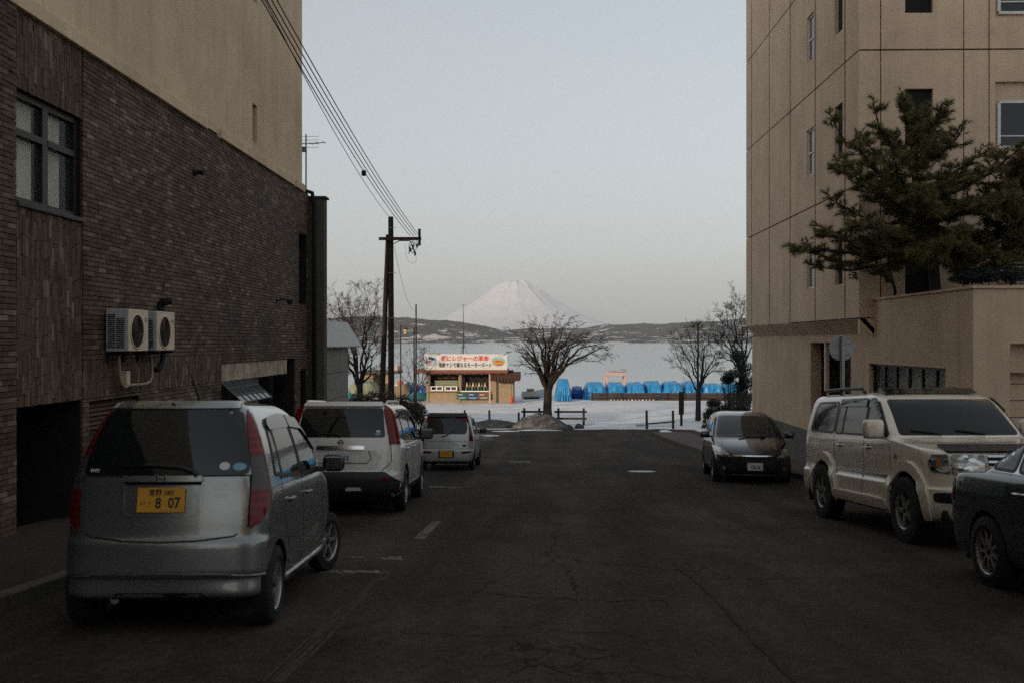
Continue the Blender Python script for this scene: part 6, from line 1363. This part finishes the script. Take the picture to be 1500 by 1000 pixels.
hull(578, 600, 558, 98, M['kwall'], 'faded yellow and orange pedal boat behind the lamp post', M['orange']); hull(505, 520, 575, 92, M['teal'], 'teal boat bow showing past the shed corner')
# beached low house far left, gantry frame, log barrier
lh = empty('boathouse', at(548, 560, 106)); lh.location.z = gz(106); tag(lh, 'low beige boathouse with dark flat roof behind the bare tree', 'boathouse'); 
za, zb = gz(106) , CAMZ - 47 / FPX * 106
m = MB(); m.box(at(530, 500, 106).x, at(572, 500, 106).x, 106, 109, za - .5, zb); wpart('wall', m, M['kwall'], lh); m = MB(); m.box(at(526, 500, 106).x, at(584, 500, 106).x, 105.4, 109.4, zb, zb + .3); wpart('roof', m, M['recess'], lh)
m = MB(); m.box(at(547, 500, 106).x, at(556, 500, 106).x, 105.9, 105.99, za, zb - .1); wpart('door', m, M['dark'], lh)
m = MB(); m.box(at(578, 500, 108).x, at(584, 500, 108).x, 107, 109, zb + .3, zb + .8); wpart('roof_box', m, M['pink'], lh)
ga = empty('boat_gantry', at(902, 560, 105)); ga.location.z = gz(105); tag(ga, 'pale pink metal gantry frame standing behind the tarpaulined boats', 'gantry')
gl_, gr_ = at(888.5, 500, 105).x, at(914.5, 500, 105).x; ztp = CAMZ - 44 / FPX * 105
for x in (gl_, gr_): 
    for yy in (104.2, 105.8):
        m = MB(); m.bbox(x - .12, x + .12, yy - .12, yy + .12, gz(105), ztp - .35, .02); wpart('leg', m, M['pink'], ga)
m = MB(); m.bbox(gl_ - .16, gr_ + .16, 104.0, 104.4, ztp - .40, ztp - .05, .02); m.bbox(gl_ - .16, gr_ + .16, 105.6, 106.0, ztp - .40, ztp - .05, .02); wpart('beam', m, M['pink'], ga)
m = MB(); m.bbox(gl_ + .3, gl_ + 1.1, 104.3, 105.7, ztp - .05, ztp + .12, .03); m.bbox(gr_ - .45, gr_ + .15, 104.4, 105.6, ztp - .04, ztp + .3, .03); wpart('hoist', m, M['steel'], ga)
lf = empty('log_barrier', at(960, 580, 95.5)); lf.location.z = gz(95.5); tag(lf, 'long low barrier of weathered logs in front of the tarpaulined boats', 'fence')
xs_ = [at(px, 500, 95.5).x for px in (867, 889, 911, 932, 957, 979, 1003, 1026, 1050, 1075, 1100)]
for i, x in enumerate(xs_):
    m = MB(); m.cyl((x, 95.5, gz(95) - .1), (x, 95.5, gz(95) + .72), .11, 10); wpart('post', m, M['logw'], lf)
    if i + 1 < len(xs_):
        for zz, rr in ((.58, .12), (.30, .12), (.08, .09)):
            m = MB(); m.cyl((x + .08, 95.42, gz(95) + zz), (xs_[i + 1] - .08, 95.42, gz(95) + zz + .02 * math.sin(i * 2)), rr, 10); wpart('log', m, M['logw'], lf, smooth=True, angle=50)
for i in range(13):
    x = at(895 + i * 5.2, 500, 94.6).x; m = MB(); m.lathe([(.06, 0), (.075, .06), (.04, .12), (.01, .135)], 8); o = m.build('float', M['pink' if i % 3 else 'white'], smooth=True); o.location = (x, 94.7 + .1 * (i % 2), gz(94.6)); tag(o, 'small pale float at the foot of the log barrier, %s from the kiosk end' % ORD[i], 'float', 'floats along the log barrier')
# ------------------------------------------------------------------ foreground of the snow field
for px, t, b, Y, lab_ in ((947.5, 600, 626, 57.6, 'slim wooden bollard post on the snow, left one before the plank' if False else 'slim wooden post standing alone in the snow before the log barrier'), (986, 600, 625, 57.8, 'slim wooden post beside the dark plank lying on the snow'), (717, 600, 614, 66, 'slim wooden post in the snow in front of the kiosk'), (681, 600, 612, 67, 'slim wooden post showing above the roof of the small white hatchback'), (760, 603, 613, 63, 'short wooden post at the end of the dark rail by the cherry tree')):
    q = at(px, 500, Y); m = MB(); zt_ = CAMZ + (500 - t) / FPX * Y - gz(Y); m.lathe([(.075, -.2), (.07, zt_ - .04), (.05, zt_)], 10); o = m.build('wooden_post', M['logw'], smooth=True, angle=40); o.location = (q.x, Y, gz(Y)); o.rotation_euler = (R(1.5), R(-1), 0); tag(o, lab_, 'post', 'wooden posts at the edge of the snow')
def rail(pxs, Y, label):
    q = at(pxs[0], 500, Y); r = empty('rail_fence', (q.x, Y, gz(Y))); tag(r, label, 'fence'); zt_ = 1.02
    for px in pxs[1:-1]:
        x = at(px, 500, Y).x; m = MB(); m.bbox(x - .07, x + .07, Y - .07, Y + .07, gz(Y) - .2, gz(Y) + zt_, .012); wpart('post', m, M['darkwood'], r)
    a, b = at(pxs[0], 500, Y).x, at(pxs[-1], 500, Y).x
    for zz in (.80, .38): m = MB(); m.bbox(a, b, Y - .12, Y - .075, gz(Y) + zz - .065, gz(Y) + zz + .065, .012); wpart('rail', m, M['darkwood'], r)
rail((763.5, 768, 790, 797), 62, 'dark two rail fence on the kiosk side of the cherry trunk'); rail((812, 818, 855, 859.5), 62, 'dark two rail fence on the lake barrier side of the cherry trunk')
q = at(998, 500, 61.5); b = empty('dark_post', (q.x, 61.5, gz(61.5))); tag(b, 'thick dark square marker post on the snow beside the bare tree', 'post')
zt_ = CAMZ - 73 / FPX * 61.5 - gz(61.5); m = MB(); m.bbox(-.15, .15, -.12, .12, zt_ * .32, zt_, .02); m.build('head', M['polew'], b); m = MB(); m.bbox(-.075, .075, -.06, .06, -.2, zt_ * .32, .01); m.build('stem', M['polew'], b)
q = at(949, 500, 61); m = MB(); m.bbox(0, 1.65, -.14, .14, .06, .13, .01); o = m.build('plank', M['logw']); o.location = (q.x + .05, 61, gz(61) + .02); o.rotation_euler = (0, R(-4), R(8)); tag(o, 'dark plank lying on the snow by the slim wooden post', 'plank')
m = MB(); m.bbox(-.45, .35, -.2, .2, 0, .10, .04); o = m.build('blue_sheet', M['lblue']); o.location = (q.x - .35, 60.6, gz(60.6) + .02); tag(o, 'small pale blue sheet lying on the snow beside the plank', 'sheet')
# dirty snow heaps
def heap(pxc, pyb, Y, wx, wy, h, seed, label, mat='dirty'):
    c_ = at(pxc, 500, Y); m = MB(); nr, na = 16, 44
    for i in range(nr + 1):
        r = i / nr
        for j in range(na):
            a = 6.28318 * j / na; x, y = math.cos(a) * r * wx, math.sin(a) * r * wy; e = 1 + .22 * mnoise.noise(Vector((math.cos(a) * 1.5, math.sin(a) * 1.5, seed)))
            z = h * (max(0, math.cos(r * 1.5708)) ** 1.15) + .16 * h * mnoise.fractal(Vector((x * 1.9, y * 1.9, seed)), .8, 2, 5) * (1.05 - r)
            m.v.append((x * e, y * e, z - .05 * r + gz(Y + y) - gz(Y)))
    for i in range(nr):
        for j in range(na): m.f.append((i * na + j, i * na + (j + 1) % na, (i + 1) * na + (j + 1) % na, (i + 1) * na + j)); m.mi.append(0)
    o = m.build('snow_heap', M[mat], smooth=True); o.location = (c_.x, Y, gz(Y)); tag(o, label, 'snow heap')
heap(793, 625, 58.8, 2.0, 2.0, .82, 1, 'grey heap of dirty snow at the foot of the cherry tree'); heap(722, 625, 59.5, 2.6, 1.6, .42, 5, 'long low bank of dirty snow between the white hatchback and the cherry tree'); heap(686, 640, 47.5, 1.5, 2.6, .22, 8, 'thin patch of dirty snow beside the small white hatchback'); heap(640, 620, 47, 1.8, 2.5, .6, 12, 'dirty snow bank beside the pavement hedge'); heap(975, 632, 54.5, .5, 1.8, .10, 15, 'thin snow strip at the end of the far kerb', 'snow'); heap(790, 630, 55.5, 2.2, .7, .08, 19, 'flat white patch of old snow before the grey heap', 'snow')
rng = random.Random(9)
for i, (px, Y) in enumerate(((833, 57.5), (848, 58.2), (741, 58.3))):
    q = at(px, 500, Y); m = MB(); m.lathe([(.05, -.05), (.3, 0), (.28, .14), (.12, .24), (.02, .26)], 9)
    m.v = [tuple(Vector(v) * (1 + .3 * mnoise.noise(Vector(v) * 3 + Vector((i * 9, 0, 0))))) for v in m.v]; o = m.build('ice_lump', M['dirty'], smooth=True); o.location = (q.x, Y, gz(Y)); tag(o, ['dirty lump of ice beside the grey heap', 'dirty lump of ice near the end of the rail fence', 'dirty lump of ice on the low snow bank'][i], 'ice lump')
heap(712, 640, 50.5, 1.3, 1.2, .05, 23, 'flat patch of grey slush snow at the road edge near the white hatchback', 'snow'); heap(668, 632, 52, 1.2, 1.6, .08, 27, 'flat patch of trodden snow behind the white hatchback', 'snow'); heap(742, 630, 54.5, 1.6, .8, .05, 29, 'thin sheet of snow beside the low dirty bank', 'snow')
# ------------------------------------------------------------------ road sign seen from behind, manhole, markings, cracks
q = at(1234, 510, 17.0); rs_ = empty('road_sign', (q.x, 17.0, gz(17.0) + .1)); tag(rs_, 'round grey back of a road sign on a steel post before the panel hotel', 'road sign'); zc = q.z - gz(17.0) - .1
m = MB(); m.cyl((0, 0, -.1), (0, 0, zc + .2), .038, 14); m.build('post', M['steel'], rs_, smooth=True, angle=50)
m = MB(); m.lathe([(.0, 0), (.21, 0), (.215, .006), (.215, .012), (.0, .012)], 40, Matrix.Translation((0, .05, zc)), 'Y', close=False); m.build('disc', M['steel'], rs_, smooth=True, angle=40)
for dz in (-.09, .09): m = MB(); m.bbox(-.15, .15, .035, .05, zc + dz - .015, zc + dz + .015, .004); m.build('clamp_bar', M['steel'], rs_)
q = gpt(940, 690); m = MB(); m.lathe([(.0, .006), (.30, .006), (.30, .002), (.34, .002), (.34, .009), (.36, .0085)], 36); o = m.build('manhole_cover', M['steel'], smooth=True, angle=30); o.location = q; o.rotation_euler = (-math.atan(.07), 0, 0); tag(o, 'round iron manhole cover in the middle of the road', 'manhole cover')
def marking(name, quad, mat, lift=.004, seed=0):
    """worn paint: a strip broken into ragged flakes"""
    A, B, C_, D = [gpt(*p) for p in quad]; m = MB(); nu, nv = 26, 7
    for i in range(nu):
        for j in range(nv):
            f = lambda u, v: (A.lerp(B, u)).lerp(D.lerp(C_, u), v)
            if mnoise.noise(Vector((i * .33 + seed, j * .6, seed))) > .22: continue
            P = [f(u, v) for u, v in ((i / nu, j / nv), ((i + 1) / nu, j / nv), ((i + 1) / nu, (j + 1) / nv), (i / nu, (j + 1) / nv))]
            m.quad(*[(p.x, p.y, gz(p.y) + lift) for p in P])
    tag(m.build(name, mat), kind='structure')
marking('parking_line', [(468, 834), (566, 835), (578, 840), (468, 839)], M['paint'], seed=1); marking('parking_line', [(556, 836), (578, 836), (420, 1000), (380, 1000)], M['paintfaint'], seed=4)
marking('parking_line', [(604, 789), (622, 789), (646, 763), (634, 763)], M['paint'], seed=3); marking('parking_line', [(556, 816), (588, 814), (590, 820), (560, 820)], M['paint'], seed=7); marking('parking_line', [(508, 814), (532, 815), (532, 817), (508, 816)], M['paint'], seed=8)
marking('parking_line', [(676, 714), (692, 714), (708, 693), (698, 693)], M['paintx'], seed=9); marking('parking_line', [(628, 711), (676, 713), (676, 715), (628, 713)], M['paint'], seed=12); marking('parking_line', [(744, 675), (777, 674.5), (777, 677), (746, 677)], M['paint'], seed=14)
marking('parking_line', [(921, 688.5), (956, 688.5), (956, 691.5), (921, 691.5)], M['paint'], seed=16)
def crack(pts, w, seed, branch=True):
    rg = random.Random(seed); P = [gpt(*p) for p in pts]; Q = []
    for a, b in zip(P, P[1:]):
        n = max(2, int((b - a).length / .07))
        for k in range(n): t = k / n; p = a.lerp(b, t); j = .035 if seed != 1 else .007; Q.append(Vector((p.x + rg.uniform(-j, j), p.y + rg.uniform(-j, j) * 1.4, 0)))
    Q.append(P[-1]); m = MB(); 
    def ribbon(Q, w):
        k = len(Q)
        for i in range(k - 1):
            a, b = Q[i], Q[i + 1]; t = Vector((b.x - a.x, b.y - a.y, 0)).normalized(); nn = Vector((-t.y, t.x, 0)); w0 = w * (.35 + .9 * abs(mnoise.noise(Vector((i * .3, seed, 0))))) * min(1, (k - i) / 5)
            m.quad(*[(p.x, p.y, gz(p.y) + .0045) for p in (a + nn * w0, b + nn * w0, b - nn * w0, a - nn * w0)])
    ribbon(Q, w * (1.5 if seed == 1 else .9))
    if branch:
        for _ in range(max(1, len(Q) // 40)):
            i = rg.randrange(len(Q)); a = rg.uniform(0, 6.28); R_ = [Q[i]]
            for k in range(rg.randint(4, 12)): a += rg.uniform(-.7, .7); R_.append(R_[-1] + Vector((math.cos(a) * .07, math.sin(a) * .09, 0)))
            ribbon(R_, w * .4)
    tag(m.build('road_crack', M['tar']), kind='structure')
crack([(998, 836), (1014, 846), (1050, 880), (1100, 935), (1165, 1000)], .022, 1, False); crack([(776, 812), (812, 814), (860, 822), (930, 828), (998, 836)], .014, 2); crack([(1014, 846), (1080, 846), (1160, 847), (1230, 846)], .012, 3)
crack([(696, 868), (720, 852), (748, 840)], .012, 4); crack([(712, 870), (770, 874), (830, 876), (900, 880), (970, 880), (985, 890)], .016, 5); crack([(580, 925), (640, 930), (700, 931), (790, 930)], .012, 6); crack([(690, 915), (760, 918), (830, 924), (880, 926), (940, 930)], .013, 7); crack([(755, 938), (790, 950), (830, 953)], .012, 8); crack([(840, 941), (880, 950), (930, 954)], .013, 9); crack([(745, 985), (790, 970), (820, 985), (880, 995)], .015, 10); crack([(812, 776), (815, 790), (800, 812), (830, 830), (848, 870), (852, 878)], .011, 11)
crack([(838, 672), (850, 690), (868, 706)], .02, 12); crack([(640, 665), (760, 670), (900, 667), (1000, 668)], .02, 13, False)
crack([(470, 955), (505, 935)], .03, 14, False)
# ------------------------------------------------------------------ trees and shrubs
class Grow:
    def __init__(s, seed): s.r = random.Random(seed); s.trunk = MB(); s.tw = MB(); s.tips = []
    def rv(s, k=1.0): return Vector((s.r.uniform(-1, 1), s.r.uniform(-1, 1), s.r.uniform(-1, 1))) * k
    def path(s, p0, p1, bend, n, wob):
        up = Vector((0, 0, 1)); L = (p1 - p0).length; P = []
        for i in range(n + 1):
            t = i / n; p = p0.lerp(p1, t) + up * (bend * L * math.sin(math.pi * t)); 
            if 0 < i < n: p += s.rv(wob * L)
            P.append(p)
        return P
    def limb(s, P, r0, r1, depth, kids, spread, shrink, up=.15, minr=.0065, flat=0.0):
        k = len(P); rs = [r0 + (r1 - r0) * (i / (k - 1)) ** .8 for i in range(k)]
        (s.trunk if r0 > .05 else s.tw).tube(P, rs, 7 if r0 > .06 else (5 if r0 > .03 else 4), caps=False)
        if depth <= 0: s.tips.append(P[-1]); return
        L = sum((b - a).length for a, b in zip(P, P[1:]))
        for j in range(kids):
            t = .22 + .76 * (j + s.r.random()) / kids; i = min(k - 2, int(t * (k - 1))); f = t * (k - 1) - i; q = P[i].lerp(P[i + 1], f); d = (P[i + 1] - P[i]).normalized()
            v = s.rv(); v = (v - d * v.dot(d)).normalized() if v.length > .01 else d.orthogonal(); v.z *= (1 - flat)
            nd = (d * s.r.uniform(.55, 1.0) + v * spread * s.r.uniform(.6, 1.2) + Vector((0, 0, up))).normalized(); ln = L * shrink * s.r.uniform(.6, 1.15) * (1.15 - .45 * t)
            rr = max(minr, rs[i] * s.r.uniform(.34, .52)); s.limb(s.path(q, q + nd * ln, s.r.uniform(-.04, .10), 4, .05), rr, max(minr * .8, rr * .35), depth - 1, kids, spread, shrink, up, minr, flat)
def bare_tree(name, label, base, fork, ends, r0, seed, depth=3, kids=5, spread=.8, shrink=.42, bend=.12, up=.12, trunks=None, minr=.0065, flat=0.0):
    g = Grow(seed); root = empty(name, base); tag(root, label, 'tree'); B = Vector((0, 0, -.25)); F = fork - base
    g.trunk.tube([B, B.lerp(F, .12) + Vector((.02, 0, 0)), B.lerp(F, .5) + g.rv(.06), F], [r0 * 1.35, r0 * 1.05, r0 * .9, r0 * .82], 12, caps=False)
    for e in ends:
        e = e - base; st = F + g.rv(r0 * .4) - Vector((0, 0, r0 * g.r.uniform(0, 1.2))); P = g.path(st, e, bend * g.r.uniform(.4, 1.4), 8, .035); g.limb(P, r0 * g.r.uniform(.26, .46), max(.012, r0 * .04), depth, kids, spread, shrink, up, minr, flat)
    g.trunk.build('trunk', M['bark'], root, smooth=True); g.tw.build('crown', M['twig'], root); return root
def E(lst, Y, dy, seed):
    rg = random.Random(seed); return [at(px, py, Y) + Vector((0, rg.uniform(-dy, dy), 0)) for px, py in lst]
b = at(802, 500, 61); b.z = gz(61)
bare_tree('cherry_tree', 'spreading bare cherry tree with thick dark trunk at the centre of the snow field', b, at(803, 566, 61),
    E([(758.9, 496), (766.8, 488), (778.1, 480), (792.8, 476), (808.6, 476), (826.7, 475), (842.5, 476), (856.1, 482), (871.9, 491), (881.0, 502), (853.9, 514), (769.1, 515), (752.1, 506), (886.6, 509), (760.1, 511), (831.2, 498), (788.3, 500), (813.2, 492)], 61, 2.2, 1), .30, 4, 3, 7, 1.05, .36, .15, -.03, flat=.5, minr=.007)
b = at(530, 500, 54); b.z = gz(54)
bare_tree('bare_tree', 'large bare tree with tangled branches between the shed and the utility poles', b, at(527, 560, 54), E([(484, 470), (492, 448), (505, 440), (520, 438), (535, 436), (548, 445), (556, 470), (480, 500), (498, 520), (555, 505), (560, 540), (515, 470), (540, 465)], 54, 2.2, 2), .20, 8, 3, 7, .95, .44, .08, .14)
b = at(606, 500, 72); b.z = gz(72)
bare_tree('bare_tree', 'small bare tree with thin branches in front of the kiosk sign end', b, at(609, 574, 72), E([(592, 520), (600, 508), (612, 506), (622, 512), (632, 520), (640, 530), (588, 545), (628, 548), (636, 560)], 72, 1.4, 3), .10, 9, 3, 5, .9, .46, .06, .12)
b = at(1022, 500, 67); b.z = gz(67)
bare_tree('bare_tree', 'bare tree with forked trunk beside the lamp post near the tarpaulined boats', b, at(1023, 571, 67), E([(976, 508), (984, 528), (990, 496), (1004, 486), (1016, 480), (1032, 482), (1048, 490), (1062, 508), (1058, 530), (1046, 540)], 67, 2.0, 4), .19, 10, 3, 6, .95, .46, .10, .10, flat=.2)
b = at(1088, 500, 58); b.z = gz(58)
bare_tree('bare_tree', 'bare tree half hidden behind the corner of the panel hotel', b, at(1086, 540, 58), E([(1048, 500), (1058, 476), (1070, 456), (1082, 446), (1096, 440), (1110, 452), (1044, 520), (1120, 470), (1066, 500)], 58, 2.0, 5), .16, 14, 3, 7, .9, .45, .08, .16)
def leafcloud(mb, rg, c, rx, ry, rz, n, size, up=False):
    for _ in range(n):
        a, b_, r = rg.uniform(0, 6.283), rg.uniform(-1, 1), rg.random() ** .4; s = math.sqrt(1 - b_ * b_); p = Vector((c[0] + rx * r * s * math.cos(a), c[1] + ry * r * s * math.sin(a), c[2] + rz * r * b_))
        u = Vector((rg.uniform(-1, 1), rg.uniform(-1, 1), rg.uniform(-.4, 1))).normalized(); w = u.orthogonal().normalized(); k = size * rg.uniform(.6, 1.3)
        mb.quad(p - w * k * .45, p + u * k * .5 - w * k * .1, p + u * k, p + u * k * .5 + w * k * .45)
def shrub(name, label, pts, mat, Y, seed, size=.09, n=500, cat='shrub', stems=14):
    rg = random.Random(seed); c0 = at(pts[0][0], 500, Y); root = empty(name, (c0.x, Y, gz(Y))); tag(root, label, cat); m = MB(); st = MB()
    for (px, py, rpx, rpy) in pts:
        q = at(px, py, Y) - Vector(root.location); k = Y / FPX; leafcloud(m, rg, (q.x, q.y + rg.uniform(-.4, .4), q.z), rpx * k, max(.5, rpx * k * .8), rpy * k, n, size)
        for _ in range(stems):
            e = Vector((q.x + rg.uniform(-1, 1) * rpx * k, q.y + rg.uniform(-.4, .4), q.z + rpy * k * rg.uniform(.6, 1.15))); st.tube([(q.x + rg.uniform(-.3, .3), q.y, 0), (q.x * .5 + e.x * .5, q.y, e.z * .5), e], [.02, .014, .006], 4, caps=False)
    m.build('foliage', mat, root); stems and st.build('stem', M['twig'], root)
shrub('hedge', 'brown leafless winter hedge behind the white SUV', [(527, 588, 14, 14), (548, 586, 16, 14), (570, 588, 14, 16), (590, 594, 14, 16), (606, 600, 13, 14), (617, 606, 9, 16), (540, 604, 24, 18), (580, 608, 28, 16)], M['hedge'], 43, 3, .11, 620, 'hedge')
shrub('dark_shrub', 'dark low evergreen bush at the corner of the panel hotel', [(1050, 601, 16, 12), (1070, 594, 18, 16), (1090, 590, 16, 18), (1040, 608, 10, 8), (1080, 606, 24, 12), (1046, 590, 9, 5)], M['leaf'], 44, 5, .10, 700)
shrub('conifer', 'small dark conifer against the lake at the panel hotel corner', [(1083, 522, 12, 9), (1090, 540, 14, 12), (1070, 548, 13, 6), (1066, 556, 10, 6), (1094, 560, 12, 10), (1086, 572, 12, 14)], M['conifer'], 50, 6, .12, 520, 'tree')
# pines on the terrace
def pine(label, base, top, limbs, seed, tuft_n=26, dens=1.0, tr=1.0):
    rg = random.Random(seed); root = empty('pine_tree', base); tag(root, label, 'tree'); wood = MB(); nd = MB(); B = Vector((0, 0, -.05)); T = top - base
    P = [B, B.lerp(T, .3) + Vector((.08, 0, 0)), B.lerp(T, .65) + Vector((-.08, .05, 0)), T]; wood.tube(P, [.13 * tr, .10 * tr, .07 * tr, .03 * tr], 9, caps=False)
    def trunk(t):
        t = max(0, min(.999, t)) * 3; i = int(t); return P[i].lerp(P[i + 1], t - i)
    def tuft(p, d, k=1.0):
        d = d.normalized(); o = d.orthogonal().normalized(); w = d.cross(o)
        for _ in range(tuft_n):
            a = rg.uniform(0, 6.283); e = rg.uniform(.1, 1.55); v = (d * math.cos(e) + (o * math.cos(a) + w * math.sin(a)) * math.sin(e)); v.z += .10; v.normalize(); L = .12 * k * rg.uniform(.6, 1.2); s = p - d * rg.uniform(0, .05); x = v.orthogonal().normalized() * .0034
            nd.tri(s - x, s + x, s + v * L)
    def twig(q, d, L, depth):
        n = 3; e = q + d * L + Vector((0, 0, .05 * L)); path = [q.lerp(e, i / n) + Vector((rg.uniform(-1, 1), rg.uniform(-1, 1), rg.uniform(-1, 1))) * L * .07 for i in range(n + 1)]; wood.tube(path, [.012 if depth else .008] * n + [.005], 4, caps=False)
        tuft(path[n], path[n] - path[n - 1])
        if not depth or rg.random() < .5: tuft(path[n - 1].lerp(path[n], rg.uniform(.2, .7)), path[n] - path[n - 1], .85)
        if depth:
            for _ in range(int(8 * dens)):
                i = rg.randrange(1, n + 1); v = Vector((rg.uniform(-1, 1), rg.uniform(-1, 1), rg.uniform(-.35, .45))).normalized(); twig(path[i], (d * .45 + v).normalized(), L * rg.uniform(.35, .7), depth - 1)
    limbs = list(limbs) + [(t + rg.uniform(-.05, .05), e + Vector((rg.uniform(-.16, .22), rg.uniform(-.9, .9), rg.uniform(-.20, .14))), sz * .9) for (t, e, sz) in limbs[::2] if tr > .9]
    for (t, e, sz) in limbs:
        q = trunk(t); e = e - base; L = (e - q).length; n = 7; path = [q.lerp(e, i / n) + Vector((0, 0, -.10 * L * math.sin(math.pi * i / n))) + Vector((rg.uniform(-1, 1), rg.uniform(-1, 1), rg.uniform(-1, 1))) * .03 * L for i in range(n + 1)]
        wood.tube(path, [(.05 * (1 - i / n) + .012) * tr for i in range(n + 1)], 6, caps=False)
        for i in range(2, n + 1):
            for _ in range(int(3 * dens)):
                v = Vector((rg.uniform(-1, 1), rg.uniform(-1, 1), rg.uniform(-.35, .45))).normalized(); dd = ((path[i] - path[i - 1]).normalized() * .7 + v).normalized(); twig(path[i], dd, sz * rg.uniform(.45, .85), 1)
        twig(path[-1], (path[-1] - path[-2]).normalized() + Vector((0, 0, .3)), sz * .8, 1)
    wood.build('trunk', M['pinebark'], root, smooth=True); nd.build('crown', M['needle'], root); return root
PYY = 21.0
pb = at(1372, 420, PYY); pb.z = 2.2
def PL(px, py, dy): return at(px, py, PYY + dy)
pine('broad dark pine tree growing on the terrace before the panel hotel', pb, PL(1335, 175, .1), [
    (.42, PL(1172, 364, -.5), .30), (.38, PL(1205, 388, .3), .28), (.46, PL(1218, 345, -.9), .30), (.50, PL(1222, 300, .4), .30), (.58, PL(1234, 250, -.2), .28), (.64, PL(1226, 182, -.5), .24), (.66, PL(1258, 228, .6), .30), (.74, PL(1282, 168, -.3), .26), (.80, PL(1296, 200, .6), .30), (.93, PL(1322, 152, .0), .22), (.88, PL(1350, 172, -.4), .28), (.86, PL(1380, 172, .3), .28), (.78, PL(1402, 205, -.6), .32),
    (.70, PL(1430, 232, .5), .34), (.66, PL(1462, 238, -.3), .30), (.62, PL(1472, 270, .7), .34), (.60, PL(1480, 300, -.5), .36), (.55, PL(1435, 300, -.9), .38), (.50, PL(1455, 345, .2), .36), (.45, PL(1405, 350, -.8), .38), (.52, PL(1290, 280, .9), .36), (.58, PL(1310, 245, -1.0), .38), (.50, PL(1350, 290, -1.1), .38), (.68, PL(1345, 215, -.8), .36), (.48, PL(1265, 330, -1.0), .34), (.44, PL(1320, 345, 1.0), .38), (.60, PL(1390, 260, 1.0), .38), (.36, PL(1420, 388, .4), .32), (.38, PL(1340, 378, -.9), .30), (.75, PL(1370, 205, .8), .34), (.42, PL(1470, 375, -.6), .34), (.34, PL(1450, 395, -.2), .28), (.40, PL(1375, 370, -1.0), .32), (.46, PL(1490, 345, .6), .34), (.55, PL(1405, 310, .2), .36), (.40, PL(1285, 368, -.4), .28)], 21, 22)
pb = at(1512, 420, 21.0); pb.z = 2.2
pine('second pine tree at the picture edge, behind the broad terrace pine', pb, at(1515, 215, 21), [(.6, at(1462, 275, 20.7), .36), (.5, at(1455, 330, 21.2), .38), (.55, at(1485, 300, 20.4), .40), (.4, at(1465, 370, 21), .38), (.7, at(1490, 255, 21.3), .34), (.45, at(1490, 350, 20.5), .4), (.8, at(1500, 240, 21), .32), (.5, at(1560, 320, 21), .38), (.7, at(1550, 260, 21), .36)], 33, 26)
pb = at(1306, 428, 22.8); pb.z = 2.2
pine('thin young pine sapling before the shaded wall on the terrace', pb, at(1307, 345, 22.8), [(.45, at(1286, 395, 22.6), .16), (.6, at(1322, 385, 22.9), .16), (.75, at(1292, 368, 22.9), .15), (.85, at(1318, 360, 22.7), .14)], 35, 14, .8, .35)
shrub('terrace_shrub', 'dark rounded shrub under the pine on the terrace', [(1412, 408, 22, 10), (1440, 405, 20, 12), (1478, 404, 22, 12)], M['conifer'], 20.6, 16, .06, 1200, stems=0)
bpy.context.view_layer.update()
